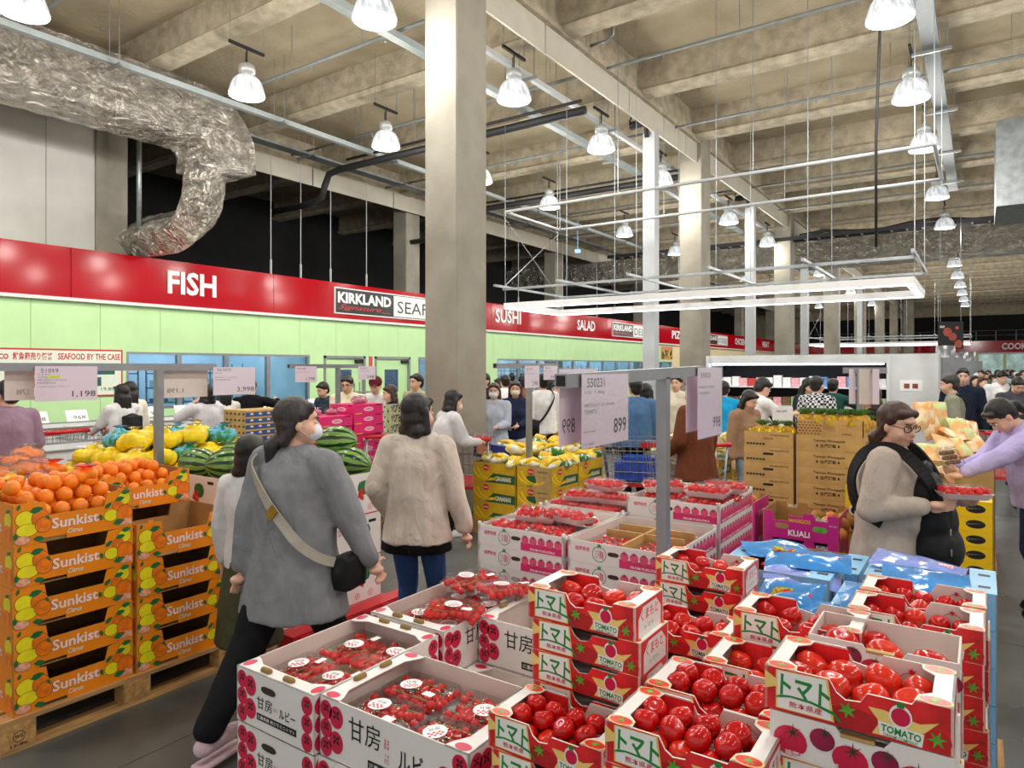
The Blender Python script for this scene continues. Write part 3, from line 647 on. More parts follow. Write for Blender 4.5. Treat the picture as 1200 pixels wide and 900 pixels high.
# white cherry tomato carton
AL,AD,AH=.58,.39,.18
def white_carton():
    t=thing('white_fruit_carton','x','carton'); w,d,h=AL,AD,AH
    hl=lambda L_:[(0,0),(L_,0),(L_,h),(0,h)]
    g=walls(MB(),w,d,h); obj('body',g.mesh('body',[WB,WBI]),t)
    p=MB()
    def tom(c,r,O,U,V,k=0):
        p.disc(c,r,O,U,V,0,18,r*1.12)
        n=Vector(U).cross(Vector(V))*.0003; O2=tuple(Vector(O)+n)
        for a in (45,135,225,315):
            a=math.radians(a); e=(c[0]+r*.34*math.cos(a),c[1]+r*.25+r*.34*math.sin(a)); u=(math.cos(a),math.sin(a)); v=(-u[1],u[0])
            p.flat([(e[0]-u[0]*r*.34,e[1]-u[1]*r*.34),(e[0]+v[0]*r*.17,e[1]+v[1]*r*.17),(e[0]+u[0]*r*.3,e[1]+u[1]*r*.3),(e[0]-v[0]*r*.17,e[1]-v[1]*r*.17)],O2,U,V,1)
    for s,L_ in (('f',w),('b',w),('r',d),('l',d)):
        O,U,V=fr(s,w,d); big=s in 'fb'; n=Vector(U).cross(Vector(V))
        for x in ((.03,.035),(L_-.03,L_-.035)):
            for j in range(3): tom((x[0],.03+.056*j) if j<3 else 0,.026,O,U,V)
        tom((.075,.13),.03,O,U,V); tom((.075,.055),.03,O,U,V)
        if big: tom((L_-.08,.09),.03,O,U,V)
        O2=tuple(Vector(O)+n*.0004)
        if big:
            p.text('甘房',(.13,.085),.13,.068,O2,U,V,1,.0); p.text('ルビー',(.33,.06),.14,.06,O2,U,V,1,.01); p.text('あま',(.275,.10),.02,.03,O2,U,V,0); p.text('ふさ',(.275,.06),.02,.03,O2,U,V,0)
            p.flat([(.21,.02),(.46,.02),(.46,.048),(.21,.048)],O2,U,V,1); p.text('三重県産 房どりミニトマト',(.215,.026),.24,.016,tuple(Vector(O)+n*.0008),U,V,2,.01)
        else:
            p.text('甘房',(.11,.068),.08,.04,O2,U,V,1,.0); p.text('ルビー',(.225,.065),.08,.032,O2,U,V,1,.01); p.text('あまふさ',(.196,.078),.022,.014,O2,U,V,0)
            p.flat([(.11,.03),(.31,.03),(.31,.052),(.11,.052)],O2,U,V,1); p.text('三重県産 房どりミニトマト',(.114,.035),.19,.012,tuple(Vector(O)+n*.0008),U,V,2,.01)
            p.flat([(.17+.026*math.cos(2*PI*k/14)+(.012 if math.cos(2*PI*k/14)>0 else -.012),.135+.012*math.sin(2*PI*k/14)) for k in range(14)],O2,U,V,3)
    obj('printed_design',p.mesh('printed_design',[MG,BK,WP,M('hand_hole_dark','3a2622',.9)]),t)
    for s in (-1,1):
        q=MB(); pts=[(0,0),(.085,0),(.075,.03),(.052,.07),(.05,d/2),(.052,d-.07),(.075,d-.03),(.085,d),(0,d)]
        if s<0: q.prism(pts,(-w/2,-d/2,h),X3,Y3,.003,0)
        else: q.prism([(-a,b) for a,b in pts][::-1],(w/2,-d/2,h),X3,Y3,.003,0)
        for y in (.022,d-.022): q.disc((0,0),.026,(s*(w/2-.036),-d/2+y,h+.0006),X3,Y3,1,14,.017)
        obj('end_flap',q.mesh('end_flap',[WB,MG]),t)
        for y in (-.065,.05): obj('locking_tab',MB().cap((s*(w/2-.022),y,h+.004),(s*(w/2-.022),y+.03,h+.004),.011,.011,8).mesh('locking_tab',M('kraft_tab','8f7340',.8),True),t)
    return t
# pink striped shallow carton
FW,FD,FH=.51,.6,.1
def pink_carton():
    t=thing('pink_banded_carton','x','carton'); w,d,h=FW,FD,FH
    g=walls(MB(),w,d,h); obj('body',g.mesh('body',[WB,WBI]),t)
    for i,(a,b) in enumerate(((-1,-1),(1,-1),(1,1),(-1,1))):
        obj('corner_post',MB().box((a*(w/2)-.014*(a>0)-.000*(a<0),b*(d/2)-.014*(b>0),h*.7),(a*(w/2)+.014*(a<0),b*(d/2)+.014*(b<0),h+.014)).mesh('corner_post',WB),t)
    p=MB(); O,U,V=fr('f',w,d); O2=(O[0],O[1]-.0004,0)
    p.flat([(.265,.006),(w-.012,.006),(w-.012,.045),(.265,.045)],O,U,V,0); p.text('FROM FUKUOKA',(.32,.012),.14,.011,O2,U,V,1,.02)
    for k in range(5):
        c=(.29+.047*k,.058); p.disc(c,.021,(O[0],O[1]-.0002,0),U,V,2,14); star(p,(c[0],c[1]+.016),.014,O2,U,V,3,6,.2)
    p.text('福岡県産',(.04,.055),.075,.02,O,U,V,0,.01)
    for k in range(18):
        a=2*PI*k/18;b=2*PI*(k+1)/18; c=(.165,.05)
        p.flat([(c[0]+.036*math.cos(a),c[1]+.036*math.sin(a)),(c[0]+.036*math.cos(b),c[1]+.036*math.sin(b)),(c[0]+.033*math.cos(b),c[1]+.033*math.sin(b)),(c[0]+.033*math.cos(a),c[1]+.033*math.sin(a))],O,U,V,4)
    for k in range(4): p.text(('ミニ','トマト','福岡','産')[k],(.143+.011*k+.002,.03),.009,.042-.004*abs(k-1.5),O,U,V,0,.01)
    star(p,(.165,.088),.014,O2,U,V,4,5,.4)
    p.flat([(.235+.018*math.cos(2*PI*k/14)+(.01 if math.cos(2*PI*k/14)>0 else -.01),.058+.01*math.sin(2*PI*k/14)) for k in range(14)],O,U,V,5)
    for s in 'rl':
        O,U,V=fr(s,w,d); n=Vector(U).cross(Vector(V))*.0003
        p.flat([(.012,.008),(d-.012,.008),(d-.012,.055),(.012,.055)],O,U,V,0); p.text('KIDS TOMATO TOMATO TOMATO',(.04,.013),.5,.012,tuple(Vector(O)+n),U,V,1,.02)
        for k in range(12): p.disc((.035+.048*k,.062),.022,tuple(Vector(O)+n*.5),U,V,2,12); star(p,(.035+.048*k,.08),.012,tuple(Vector(O)+n),U,V,3,5,.3)
    obj('printed_design',p.mesh('printed_design',[PK,WP,M('print_pink_tomato','e2567e',.4,.1,30),M('print_stem_dark','2a3a30',.5),M('print_outline_green','1f8a64',.5),M('hand_hole_dark')]),t)
    return t
# orange citrus carton
SL,SD,SH=.55,.42,.2
def orange_carton():
    t=thing('orange_citrus_carton','x','carton'); w,d,h=SL,SD,SH
    o=[(0,0),(.2*w,0),(.2*w,.02),(.42*w,.02),(.42*w,0),(w,0),(w,h),(.92*w,h),(.92*w,h+.012),(.86*w,h+.012),(.86*w,h),(.77*w,h*.97),(.74*w,.64*h),(.27*w,.64*h),(.25*w,h*.97),(.17*w,h),(.17*w,h+.012),(.11*w,h+.012),(.11*w,h),(0,h)]
    o2=[(0,0),(d,0),(d,h),(0,h)]
    g=walls(MB(),w,d,h,f=o,b=[(w-a,b) for a,b in o][::-1],l=o2,r=o2); obj('body',g.mesh('body',[ORB,KRI]),t)
    p=MB()
    for s in 'fb':
        O,U,V=fr(s,w,d); n=Vector(U).cross(Vector(V)); A=lambda k:tuple(Vector(O)+n*.0003*k)
        p.text('Sunkist',(.165,.057),.215,.052,A(1),U,V,0,.02); p.text('Citrus',(.235,.022),.07,.024,A(1),U,V,1,.01,.3)
        def lemon(c,rx,ry,m=2,k=2):
            p.disc(c,rx*1.06,A(k),U,V,5,18,ry*1.06); p.disc(c,rx,A(k+.5),U,V,m,18,ry)
        def leaf(c,l,a,k=5):
            a=math.radians(a);u=(math.cos(a),math.sin(a));v=(-u[1],u[0]); q=[(0,0),(.3,.25),(.65,.22),(1,0),(.65,-.22),(.3,-.25)]
            p.flat([(c[0]+l*(x*u[0]+y*v[0]),c[1]+l*(x*u[1]+y*v[1])) for x,y in q],A(k),U,V,3)
        lemon((.052,.125),.04,.038,2,1); lemon((.115,.12),.036,.04,4,1.6); lemon((.06,.07),.045,.03,2,2.4); lemon((.13,.085),.036,.036,4,3)
        lemon((.04,.025),.032,.02,6,3.6); leaf((.085,.026),.05,-8,6); leaf((.14,.13),.03,-60,6); leaf((.07,.155),.06,12,6); leaf((.02,.17),.03,70,6); leaf((.015,.03),.035,100,6)
        lemon((.505,.155),.032,.034,2,1); lemon((.475,.11),.03,.038,4,1.4); lemon((.44,.075),.034,.03,2,2); lemon((.508,.075),.04,.046,4,2.8); 
        p.flat([(.485,.012),(.545,.014),(.54,.05),(.525,.04),(.515,.052),(.5,.04),(.485,.05)],A(6),U,V,6)
        leaf((.46,.15),.05,10,6); leaf((.41,.115),.045,40,6); leaf((.385,.09),.035,-70,6); leaf((.45,.03),.06,10,6); leaf((.49,.185),.05,5,6)
    for s in 'lr':
        O,U,V=fr(s,w,d); n=Vector(U).cross(Vector(V)); A=lambda k:tuple(Vector(O)+n*.0003*k)
        p.text('Sunkist',(.1,.06),.2,.05,A(1),U,V,0,.02)
        for x in (.05,d-.05): p.disc((x,.12),.04,A(1),U,V,2,16); p.disc((x,.06),.04,A(2),U,V,4,16); p.flat([(x-.02,.15),(x+.02,.16),(x+.03,.175),(x-.01,.17)],A(3),U,V,3)
    obj('printed_design',p.mesh('printed_design',[M('print_pale_lilac','f1dfe0',.4,.02),M('print_white_green','d8ecd9',.4),YPR,DG,OPR,M('print_outline_dark','5b3a10',.5),PINKS]),t)
    return t
def plain_carton(name,w,d,h,mo,mi,prints=None,pm=None,closed=False,out=None,cat='carton'):
    t=thing(name,'x',cat)
    if closed: g=MB().box((-w/2,-d/2,0),(w/2,d/2,h)); g.box((-w/2,-.006,h),(w/2,.006,h+.0012),1)
    else: g=walls(MB(),w,d,h,f=out and out(w,h),b=out and out(w,h))
    obj('body',g.mesh('body',[mo,mi]),t)
    if prints:
        p=MB(); prints(p,w,d,h); obj('printed_design',p.mesh('printed_design',pm),t)
    return t
def pine_print(p,w,d,h):
    for s in 'fb':
        O,U,V=fr(s,w,d); p.text('Taiwan Pineapple',(.11,.062),.2,.022,O,U,V,0,.01); p.text('台灣鳳梨',(.155,.028),.1,.026,O,U,V,0,.02)
        for x in (.135,.27): p.disc((x,.04),.006,O,U,V,0,8,.01)
        p.text('Product of Taiwan',(.31,.006),.08,.008,O,U,V,0)
    for s in 'lr':
        O,U,V=fr(s,w,d); p.flat([(.12,.05),(.2,.05),(.2,.068),(.12,.068)],O,U,V,1)
def pine_top(p,w,d,h):
    O,U,V=fr('f',w,d)
    for r in range(5):
        for c in range(7): p.flat([(.012+.022*c+.011*(r%2)+a,.012+.019*r+b) for a,b in ((0,-.008),(.0095,0),(0,.008),(-.0095,0))],O,U,V,0)
    for k in range(7): a=math.radians(-50+k*22); p.flat([(.17,.05),(.17+.08*math.cos(a)+.004,.05+.045*math.sin(a)),(.17+.08*math.cos(a),.054+.045*math.sin(a))],O,U,V,0)
    p.text('Product of Taiwan',(.3,.07),.08,.008,O,U,V,1); p.text('台灣鳳梨',(.29,.01),.06,.012,O,U,V,0,.01)
def side_kraft(p,w,d,h):
    for s in 'fb':
        O,U,V=fr(s,w,d); p.flat([(w/2+a*.035,h*.55+b*.008) for a,b in ((-1,-1),(1,-1),(1,1),(-1,1))],O,U,V,1)
        for k in range(6): p.flat([(.02+.022*k,.012),(.036+.022*k,.012),(.036+.022*k,.026),(.02+.022*k,.026)],O,U,V,0)
        p.text('PINEAPPLE',(w-.16,h-.03),.13,.012,O,U,V,0)
def mango_out(w,h): return [(0,0),(w,0),(w,h),(.86*w,h),(.84*w,.78*h),(.70*w,.78*h),(.68*w,h),(.56*w,h),(.54*w,.86*h),(.36*w,.86*h),(.34*w,.66*h),(.15*w,.66*h),(.13*w,h),(0,h)]
def mango_print(p,w,d,h):
    for s in 'fb':
        O,U,V=fr(s,w,d); p.text('KUALI'.capitalize() if 0 else 'KUALi',(.145,.02),.12,.036,O,U,V,0,.03); p.text('MANGOS',(.15,.1),.12,.024,O,U,V,1,.03); p.text('KUALi',(.30,.125),.06,.02,O,U,V,0,.02)
        for x,m in ((.11,2),(.32,3)): p.flat([(x+.024*math.cos(2*PI*k/14)+(.016 if math.cos(2*PI*k/14)>0 else -.016),.075+.017*math.sin(2*PI*k/14)) for k in range(14)],O,U,V,m)
        p.text('PRODUCT OF MEXICO',(.37,.1),.04,.008,O,U,V,0)
    for s in 'lr':
        O,U,V=fr(s,w,d); p.text('KUALi',(.09,.06),.12,.036,O,U,V,0,.03)
def banana_print(p,w,d,h):
    for s,L_ in (('f',w),('b',w),('r',d),('l',d)):
        O,U,V=fr(s,w,d); n=Vector(U).cross(Vector(V)); A=lambda k:tuple(Vector(O)+n*.0004*k)
        if s in 'fb': p.flat([(.0,0),(L_,0),(L_,h*.97),(0,h*.97)],A(0),U,V,0); p.flat([(.15,.0),(L_,0),(L_,.09),(.27,.1),(.2,.04)],A(1),U,V,1); p.text('BANANAS',(.3,.02),.2,.05,A(2),U,V,4,.04)
        else: p.flat([(0,0),(.15,0),(.15,h*.97),(0,h*.97)],A(0),U,V,0); p.flat([(.12,0),(.18,.0),(.24,.05),(.22,.12),(.12,.11)],A(1),U,V,1); p.text('BANANAS',(.25,.15),.13,.02,A(1),U,V,1,.02); p.text('FANCY FRUIT',(.26,.1),.1,.014,A(1),U,V,1)
        for k in range(4):
            pts=[];m=8
            for i in range(m+1): a=math.radians(200+i*13-k*3); pts.append((.23-.03*k+.2*math.cos(a)*1.0,.22+.2*math.sin(a)-.004*k))
            for i in range(m,-1,-1): a=math.radians(200+i*13-k*3); pts.append((.23-.03*k+.178*math.cos(a),.22+.178*math.sin(a)-.004*k))
            pts=[(min(max(x,.002),L_-.002),min(max(y,.002),h-.002)) for x,y in pts]; p.flat(pts,A(2+.4*k),U,V,2+(k%2)*4)
        p.disc((.17,.155),.042,A(4),U,V,3,16,.034); p.text('Del Monte',(.138,.145),.064,.02,A(5),U,V,4,.03)
def grape_print(p,w,d,h):
    for s,L_ in (('f',w),('r',d),('l',d)):
        O,U,V=fr(s,w,d); q=random.Random(3)
        for k in range(30): x,y=q.uniform(.02,L_-.04),q.uniform(.01,h-.03); p.flat([(x,y),(x+.03,y+.005),(x+.025,y+.028),(x+.004,y+.02)],O,U,V,q.randrange(4))
def magenta_print(p,w,d,h):
    for s,L_ in (('f',w),('r',d),('l',d),('b',w)):
        O,U,V=fr(s,w,d); n=Vector(U).cross(Vector(V))*.0004; p.disc((L_/2,h*.5),.075,O,U,V,0,16,.024); p.disc((L_/2,h*.5),.06,tuple(Vector(O)+n),U,V,1,16,.015)
        p.flat([(.02,.004),(L_*.25,.004),(L_*.28,.016),(.02,.012)],O,U,V,2); p.flat([(L_*.75,h-.018),(L_-.03,h-.014),(L_-.03,h-.004),(L_*.75,h-.006)],O,U,V,3)
def bluekraft_print(p,w,d,h):
    for s,L_ in (('r',d),('l',d),('f',w)):
        O,U,V=fr(s,w,d)
        if s!='f': p.flat(rect(L_,h*.72),O,U,V,0)
        n=Vector(U).cross(Vector(V))*.0004; O2=tuple(Vector(O)+n)
        for k in range(5): x=L_*(.1+.19*k); p.flat([(x,h*.3),(x+.05,h*.3),(x+.04,h*.6),(x+.01,h*.6)],O2,U,V,1 if s!='f' else 2)
def yellow_print(p,w,d,h):
    for s,L_ in (('f',w),('r',d),('l',d)):
        O,U,V=fr(s,w,d); n=Vector(U).cross(Vector(V))*.0004; O2=tuple(Vector(O)+n)
        p.disc((.05,h*.5),.03,O,U,V,1,14,.035); p.disc((.05,h*.5),.02,O2,U,V,0,10,.024)
        p.disc((.13,h*.45),.02,O,U,V,2,10,.013); p.disc((L_-.09,h*.5),.055,O,U,V,0,16,.028)
        for k in range(5): p.flat([(L_-.14+.02*k,h*.42+.004*k),(L_-.125+.02*k,h*.42+.004*k),(L_-.12+.02*k,h*.56),(L_-.135+.02*k,h*.56)],O2,U,V,3)
        p.text('MELON',(.02,.008),.07,.012,O,U,V,0,.02)
def melon_print(p,w,d,h):
    for s,L_ in (('f',w),('b',w),('r',d),('l',d)):
        O,U,V=fr(s,w,d); n=Vector(U).cross(Vector(V))*.0004; O2=tuple(Vector(O)+n); O3=tuple(Vector(O)+2*n)
        p.text('熊本西瓜',(.03,h-.1),.14,.045,O,U,V,0,.03); p.disc((L_*.62,h-.1),.06,O,U,V,1,18,.05)
        for k in range(5): p.flat([(L_*.62-.045+.02*k,h-.14),(L_*.62-.035+.02*k,h-.14),(L_*.62-.035+.02*k,h-.06),(L_*.62-.045+.02*k,h-.06)],O2,U,V,2)
        p.flat([(L_*.5,h-.12),(L_*.62,h-.16),(L_*.6,h-.1)],O3,U,V,0); p.flat([(L_*.48,h-.16),(L_*.6,h-.19),(L_*.62,h-.165),(L_*.5,h-.125)],O2,U,V,0)
        for k in range(3):
            c=(L_-.08-.0*k,h*.18+.0*k)
        for k in range(3): p.disc((L_*.2+.12*k,.06),.022,O,U,V,0,14); p.disc((L_*.2+.12*k,.06),.018,O2,U,V,3,14); p.text('甘',(L_*.2+.12*k-.011,.049),.022,.022,O3,U,V,0,.02)
        p.flat([(L_-.12,h-.05),(L_-.05,h-.05),(L_-.05,h-.03),(L_-.12,h-.03)],O,U,V,4); p.flat([(0,.01),(L_,.01),(L_,.018),(0,.018)],O,U,V,0)
def red_print(p,w,d,h):
    for s,L_ in (('f',w),('r',d),('l',d)):
        O,U,V=fr(s,w,d); p.text('福岡県産',(.03,h*.4),.1,.03,O,U,V,0,.02)
protos={
 'tomato':tomato_carton,'purple':purple_tray,'white':white_carton,'pink':pink_carton,'orange':orange_carton,
 'pine':lambda:plain_carton('pineapple_carton',.42,.32,.108,KR,KRI,pine_print,[M('print_brown_black','3b2a16',.6),BK],True),
 'pinetop':lambda:plain_carton('pineapple_carton',.42,.32,.108,KR,KRI,pine_top,[M('print_brown','8a5a26',.6,.1),M('print_rust','b5542a',.6)]),
 'pineside':lambda:plain_carton('plain_kraft_carton',.34,.3,.108,KR,KRI,side_kraft,[M('print_brown_black'),BK],True),
 'pineopen':lambda:plain_carton('plain_kraft_carton',.34,.3,.108,KR,KRI,side_kraft,[M('print_brown_black'),KRI]),
 'mango':lambda:plain_carton('mango_carton',.42,.34,.16,M('magenta_board','cc1f88',.4,.03),KRI,mango_print,[WP,M('print_gold','e8b420',.4),KRI,LG],out=mango_out),
 'banana':lambda:plain_carton('banana_carton',.55,.42,.21,KR,KRI,banana_print,[M('print_banana_yellow','cfa61c',.5,.06),M('print_forest_green','1c5a38',.5),M('print_bright_yellow','f4d22a',.5,.1),M('print_red','c42a2a',.5),M('print_pale','e6dcc0',.5),KR,M('print_deep_yellow','d8a814',.5)]),
 'grape':lambda:plain_carton('grape_carton',.5,.4,.13,M('pale_green_board','cfd9a8',.5),WBI,grape_print,[M('print_purple','5a3a78',.5),M('print_plum_red','8a2a58',.5),M('print_lime','b6c83a',.5),M('print_blue','3a4a88',.5)]),
 'magenta':lambda:plain_carton('magenta_carton',.4,.45,.112,M('hot_pink_board','dd2070',.4,.05,8),KRI,magenta_print,[M('print_blush','f3d4dc',.5),M('print_rose','e08aa0',.5),M('print_gold'),BK],True),
 'bluekraft':lambda:plain_carton('blue_kraft_carton',.45,.62,.075,KR,KRI,bluekraft_print,[M('print_royal_blue','2b5488',.5),M('print_pale'),M('print_brown_black')],True),
 'yellow':lambda:plain_carton('yellow_carton',.48,.38,.1,M('yellow_board','f0cc12',.4,.03),KRI,yellow_print,[BK,WP,M('print_maroon','8a1f1a',.5),M('print_grey','6a6a66',.5)],True),
 'melon':lambda:plain_carton('melon_carton',.58,.43,.3,WB,WBI,melon_print,[M('print_red'),M('print_melon_green','2f8a58',.5),M('print_dark_stripe','174a2c',.5),WP,BK]),
}
_P={}; _used=set()
def place(kind,x,y,z,label,group=None,rotz=0,corner=True,parts=True):
    """corner: x,y is the left front corner seen from the viewer's aisle"""
    if kind not in _P: _P[kind]=protos[kind]()
    if group is None: group={'tomato':'red tomato cartons','orange':'orange citrus cartons','pink':'pink banded cartons','white':'white cherry tomato cartons'}.get(kind,kind+' cartons')
    p=_P[kind]
    if kind not in _used: _used.add(kind); p.location=(x,y,z); p.rotation_euler=(0,0,rotz); p['label']=label; p['group']=group; return p
    return dup(p,(x,y,z),rotz,label,group,parts)
# ------------------------------------------------------------------ pallets
MWOOD=M('pale_pallet_wood','b98f58',.75,.2,3,.3,40,stretch=(1,14,14)); MWOOD2=M('pale_pallet_wood_y','b98f58',.75,.2,3,.3,40,stretch=(14,1,14))
MPLB=M('blue_pallet_plastic','23477e',.5)
def pallet(x0,y0,x1,y1,label,h=.14,stamp=False,m=MWOOD2):
    t=thing('pallet',label,'pallet',((x0+x1)/2,(y0+y1)/2,0),0,'pallets under the produce'); a,b=(x1-x0)/2,(y1-y0)/2
    n=7
    for k in range(n):
        x=-a+(2*a-.1)*k/(n-1); obj('deck_board',MB().box((x,-b,h-.022),(x+.1,b,h)).mesh('deck_board',m),t)
    for i,x in enumerate((-a,-.05,a-.1)):
        obj('bottom_board',MB().box((x,-b,0),(x+.1,b,.02)).mesh('bottom_board',m),t)
        for y in (-b,-.07,b-.14):
            bl=obj('block',MB().box((x,y,.02),(x+.1,y+.14,h-.022)).mesh('block',MWOOD),t)
            if stamp and i==2 and y!=-.07:
                g=MB(); O=(x+.1006,y,.0)
                for k in range(16):
                    u=2*PI*k/16;v=2*PI*(k+1)/16; g.flat([(.07+.026*math.cos(u),.072+.026*math.sin(u)),(.07+.026*math.cos(v),.072+.026*math.sin(v)),(.07+.023*math.cos(v),.072+.023*math.sin(v)),(.07+.023*math.cos(u),.072+.023*math.sin(u))],O,Y3,Z3)
                g.text('WG',(.053,.063),.034,.018,O,Y3,Z3,0,.03); g.text('15-86',(.035,.026),.07,.014,O,Y3,Z3,0,.02)
                obj('stamp',g.mesh('stamp',BK),bl)
    return t
def stack(kind,x,y,z0,h,n,desc,rotz=0,dx=.006,parts=True,names=None):
    ordn=['topmost','second from the top','third from the top','fourth from the top','fifth from the top','sixth from the top','seventh from the top','eighth from the top','ninth from the top','tenth from the top','eleventh from the top']
    for k in range(n):
        place(kind,x+R.uniform(-dx,dx),y+R.uniform(-dx,dx),z0-h*(k+1),'%s, %s'%(desc,ordn[k]),rotz=rotz,parts=parts)
# ================================================================== produce: fruit
def fruitproto(name,g,m,cat,sub=None):
    t=obj(name,g.mesh(name,m,True)); tag(t,'x',cat); return t
tomp=MB().lathe([(.0,.066),(.008,.065),(.02,.069),(.034,.062),(.042,.046),(.043,.032),(.036,.014),(.022,.003),(.0,.0)],(0,0,-.034),20,lob=.012)
MTOM=M('ripe_tomato_skin','d2140f',.16,.08,9,coat=.15,col2='b80c0a'); MTOM2=M('orange_red_tomato_skin','da2e18',.18,.1,9,coat=.15)
_tm=[tomp.mesh('tomato',MTOM,True),tomp.mesh('tomato',MTOM2,True)]
def fruit_at(me,name,cat,label,group,p,s,rot=None):
    o=obj(name,me); o.location=p; o.scale=(s,s,s); o.rotation_euler=rot or (R.uniform(-.6,.6),R.uniform(-.6,.6),R.uniform(0,6)); tag(o,label,cat,group); return o
def fill_tom(x0,y0,z0,r,label,w=TW,d=TD,me=0,margin=.012,heap=0):
    """tomatoes lying in a carton with left front corner x0,y0"""
    col_=MB;nx=int((w-2*margin)//(2*r*.97)); ny=max(1,int((d-2*margin)//(2*r*.93))); 
    for j in range(ny):
        off=(r*.6 if j%2 else 0)
        for i in range(nx):
            x=x0+margin+r+(w-2*margin-2*r)*(i/(max(1,nx-1)))*.93+off*.4; y=y0+margin+r+(d-2*margin-2*r)*(j/max(1,ny-1))
            fruit_at(_tm[me if R.random()<.8 else 1-me],'tomato','tomato','red tomato, %s from left, %s row, top carton of the %s'%(ORD[i],('front','second','third','fourth')[j],label),'tomatoes in the '+label,(x+R.uniform(-.003,.003),y+R.uniform(-.003,.003),z0+.006+r*.98+R.uniform(0,.01)),r/.043*.93)
def heap_tom(x0,y0,z0,r,label,me):
    for j in range(2):
        for i in range(4):
            fruit_at(_tm[me],'tomato','tomato','red tomato, %s from left, upper %s row, top carton of the %s'%(ORD[i],('front','rear')[j],label),'tomatoes in the '+label,(x0+.062+.062*i+R.uniform(-.004,.004),y0+.066+.06*j+R.uniform(-.004,.004),z0+.006+r*2.25),r/.043*.95)
def TC(x,y,zt,desc,n=1,r=.033,me=0,kind='tomato',open_=True,dx=0):
    h=TH
    for k in range(n):
        ox=0 if k==0 else R.uniform(-.01,.012)+dx
        place(kind if k==0 else 'tomato',x+TW/2+ox,y+TD/2,zt-h*(k+1),('open red tomato carton topping the '+desc) if k==0 else 'red tomato carton, %s from the top of the %s'%(ORD[k],desc))
    if r<.0315 and zt<1.06: heap_tom(x,y,zt-h,r,desc,me)
    if open_: fill_tom(x,y,zt-h,r,desc,me=me)
# ================================================================== layout: near tomato pallet
PZ=.14
pallet(-1.12,1.3,.03,2.68,'pallet under the red tomato cartons in the foreground',PZ,m=MWOOD2)
def layers(zt): return max(1,int((zt-PZ)/TH))
def riser(x0,y0,x1,y1,z,label):
    g=MB().box((x0,y0,PZ),(x1,y1,z)); o=obj('display_riser',g.mesh('display_riser',KR)); tag(o,label,'riser box'); return o
TC(-1.07,1.64,1.176,'tall left stack',6,.037,dx=.02)
TC(-1.05,1.42,.912,'front left corner stack',3,.029)
TC(-.67,1.33,1.04,'front middle stack',4,.030)
TC(-.67,1.54,1.04,'second row stack',2,.031)
TC(-.60,1.75,1.04,'half hidden third stack',2,.033,1)
TC(-.585,1.97,1.11,'stack left of white tray',3,.034)
TC(-.96,2.08,.98,'low stack behind tall one',4,.038)
TC(-.98,1.86,.89,'sunken stack in the gap',1,.033)
TC(-1.02,2.45,1.082,'stack by sign post',3,.033)
TC(-.63,2.42,.90,'low rear stack',1,.033)
TC(-.32,2.17,1.11,'stack behind white tray',9,.030)
TC(-.315,2.375,1.11,'rear right stack',9,.030)
TC(-.37,1.465,1.185,'nearest right stack',1,.039,1)
place('purple',-.36+.1625,1.465+.1,1.185-.178,'white tray with dark plum tomato print under the nearest carton',group='plum printed trays')
for k in range(1,9): place('tomato',-.2+R.uniform(-.008,.008),1.565,1.185-.178-TH*k-.001,'red tomato carton under the nearest right stack, %s below the plum printed tray'%ORD[k-1])
place('purple',-.365+.1625,1.87+.1,1.12-.088,'open white tray with three very large tomatoes behind the nearest carton',group='plum printed trays')
for k,(x,y) in enumerate(((-.30,1.945),(-.20,1.93),(-.10,1.925),(-.33,2.02),(-.23,2.03))):
    fruit_at(_tm[1 if k%2 else 0],'tomato','tomato','very large tomato in the open white tray, '+('left','middle','right','rear left','rear middle')[k],'tomatoes in the open white tray',(x,y,1.12-.088+(.046 if k<3 else .038)),(.045 if k<3 else .036)/.043,(.2,.1,k))
for k in range(1,9): place('tomato',-.2+R.uniform(-.006,.006),1.97,1.12-.088-TH*k-.001,'red tomato carton, %s below the open white tray'%ORD[k-1])
riser(-1.05,1.66,-.76,1.82,1.176-6*TH-.002,'kraft riser box hidden under the tall left tomato stack')
riser(-1.02,1.43,-.75,1.6,.912-3*TH-.001,'kraft riser box under the front left tomato cartons')
riser(-.66,1.34,-.36,1.51,1.04-4*TH-.001,'kraft riser box under the second front tomato stack')
riser(-.66,1.55,-.36,1.72,1.04-2*TH-.001,'kraft riser box under the third tomato stack')
riser(-.59,1.76,-.4,1.93,1.04-2*TH-.001,'kraft riser box under the half hidden tomato carton')
riser(-.58,1.98,-.37,2.15,1.11-3*TH-.001,'kraft riser box under the middle tomato cartons')
riser(-.95,2.09,-.65,2.26,.98-4*TH-.001,'kraft riser box under the low tomato cartons')
riser(-.97,1.87,-.67,2.04,.89-TH-.001,'kraft riser box under the carton in the gap')
riser(-1.01,2.46,-.7,2.63,1.082-3*TH-.001,'kraft riser box under the tomato cartons at the sign post')
riser(-.62,2.43,-.34,2.6,.9-TH-.001,'kraft riser box under the carton beside the blue boxes')
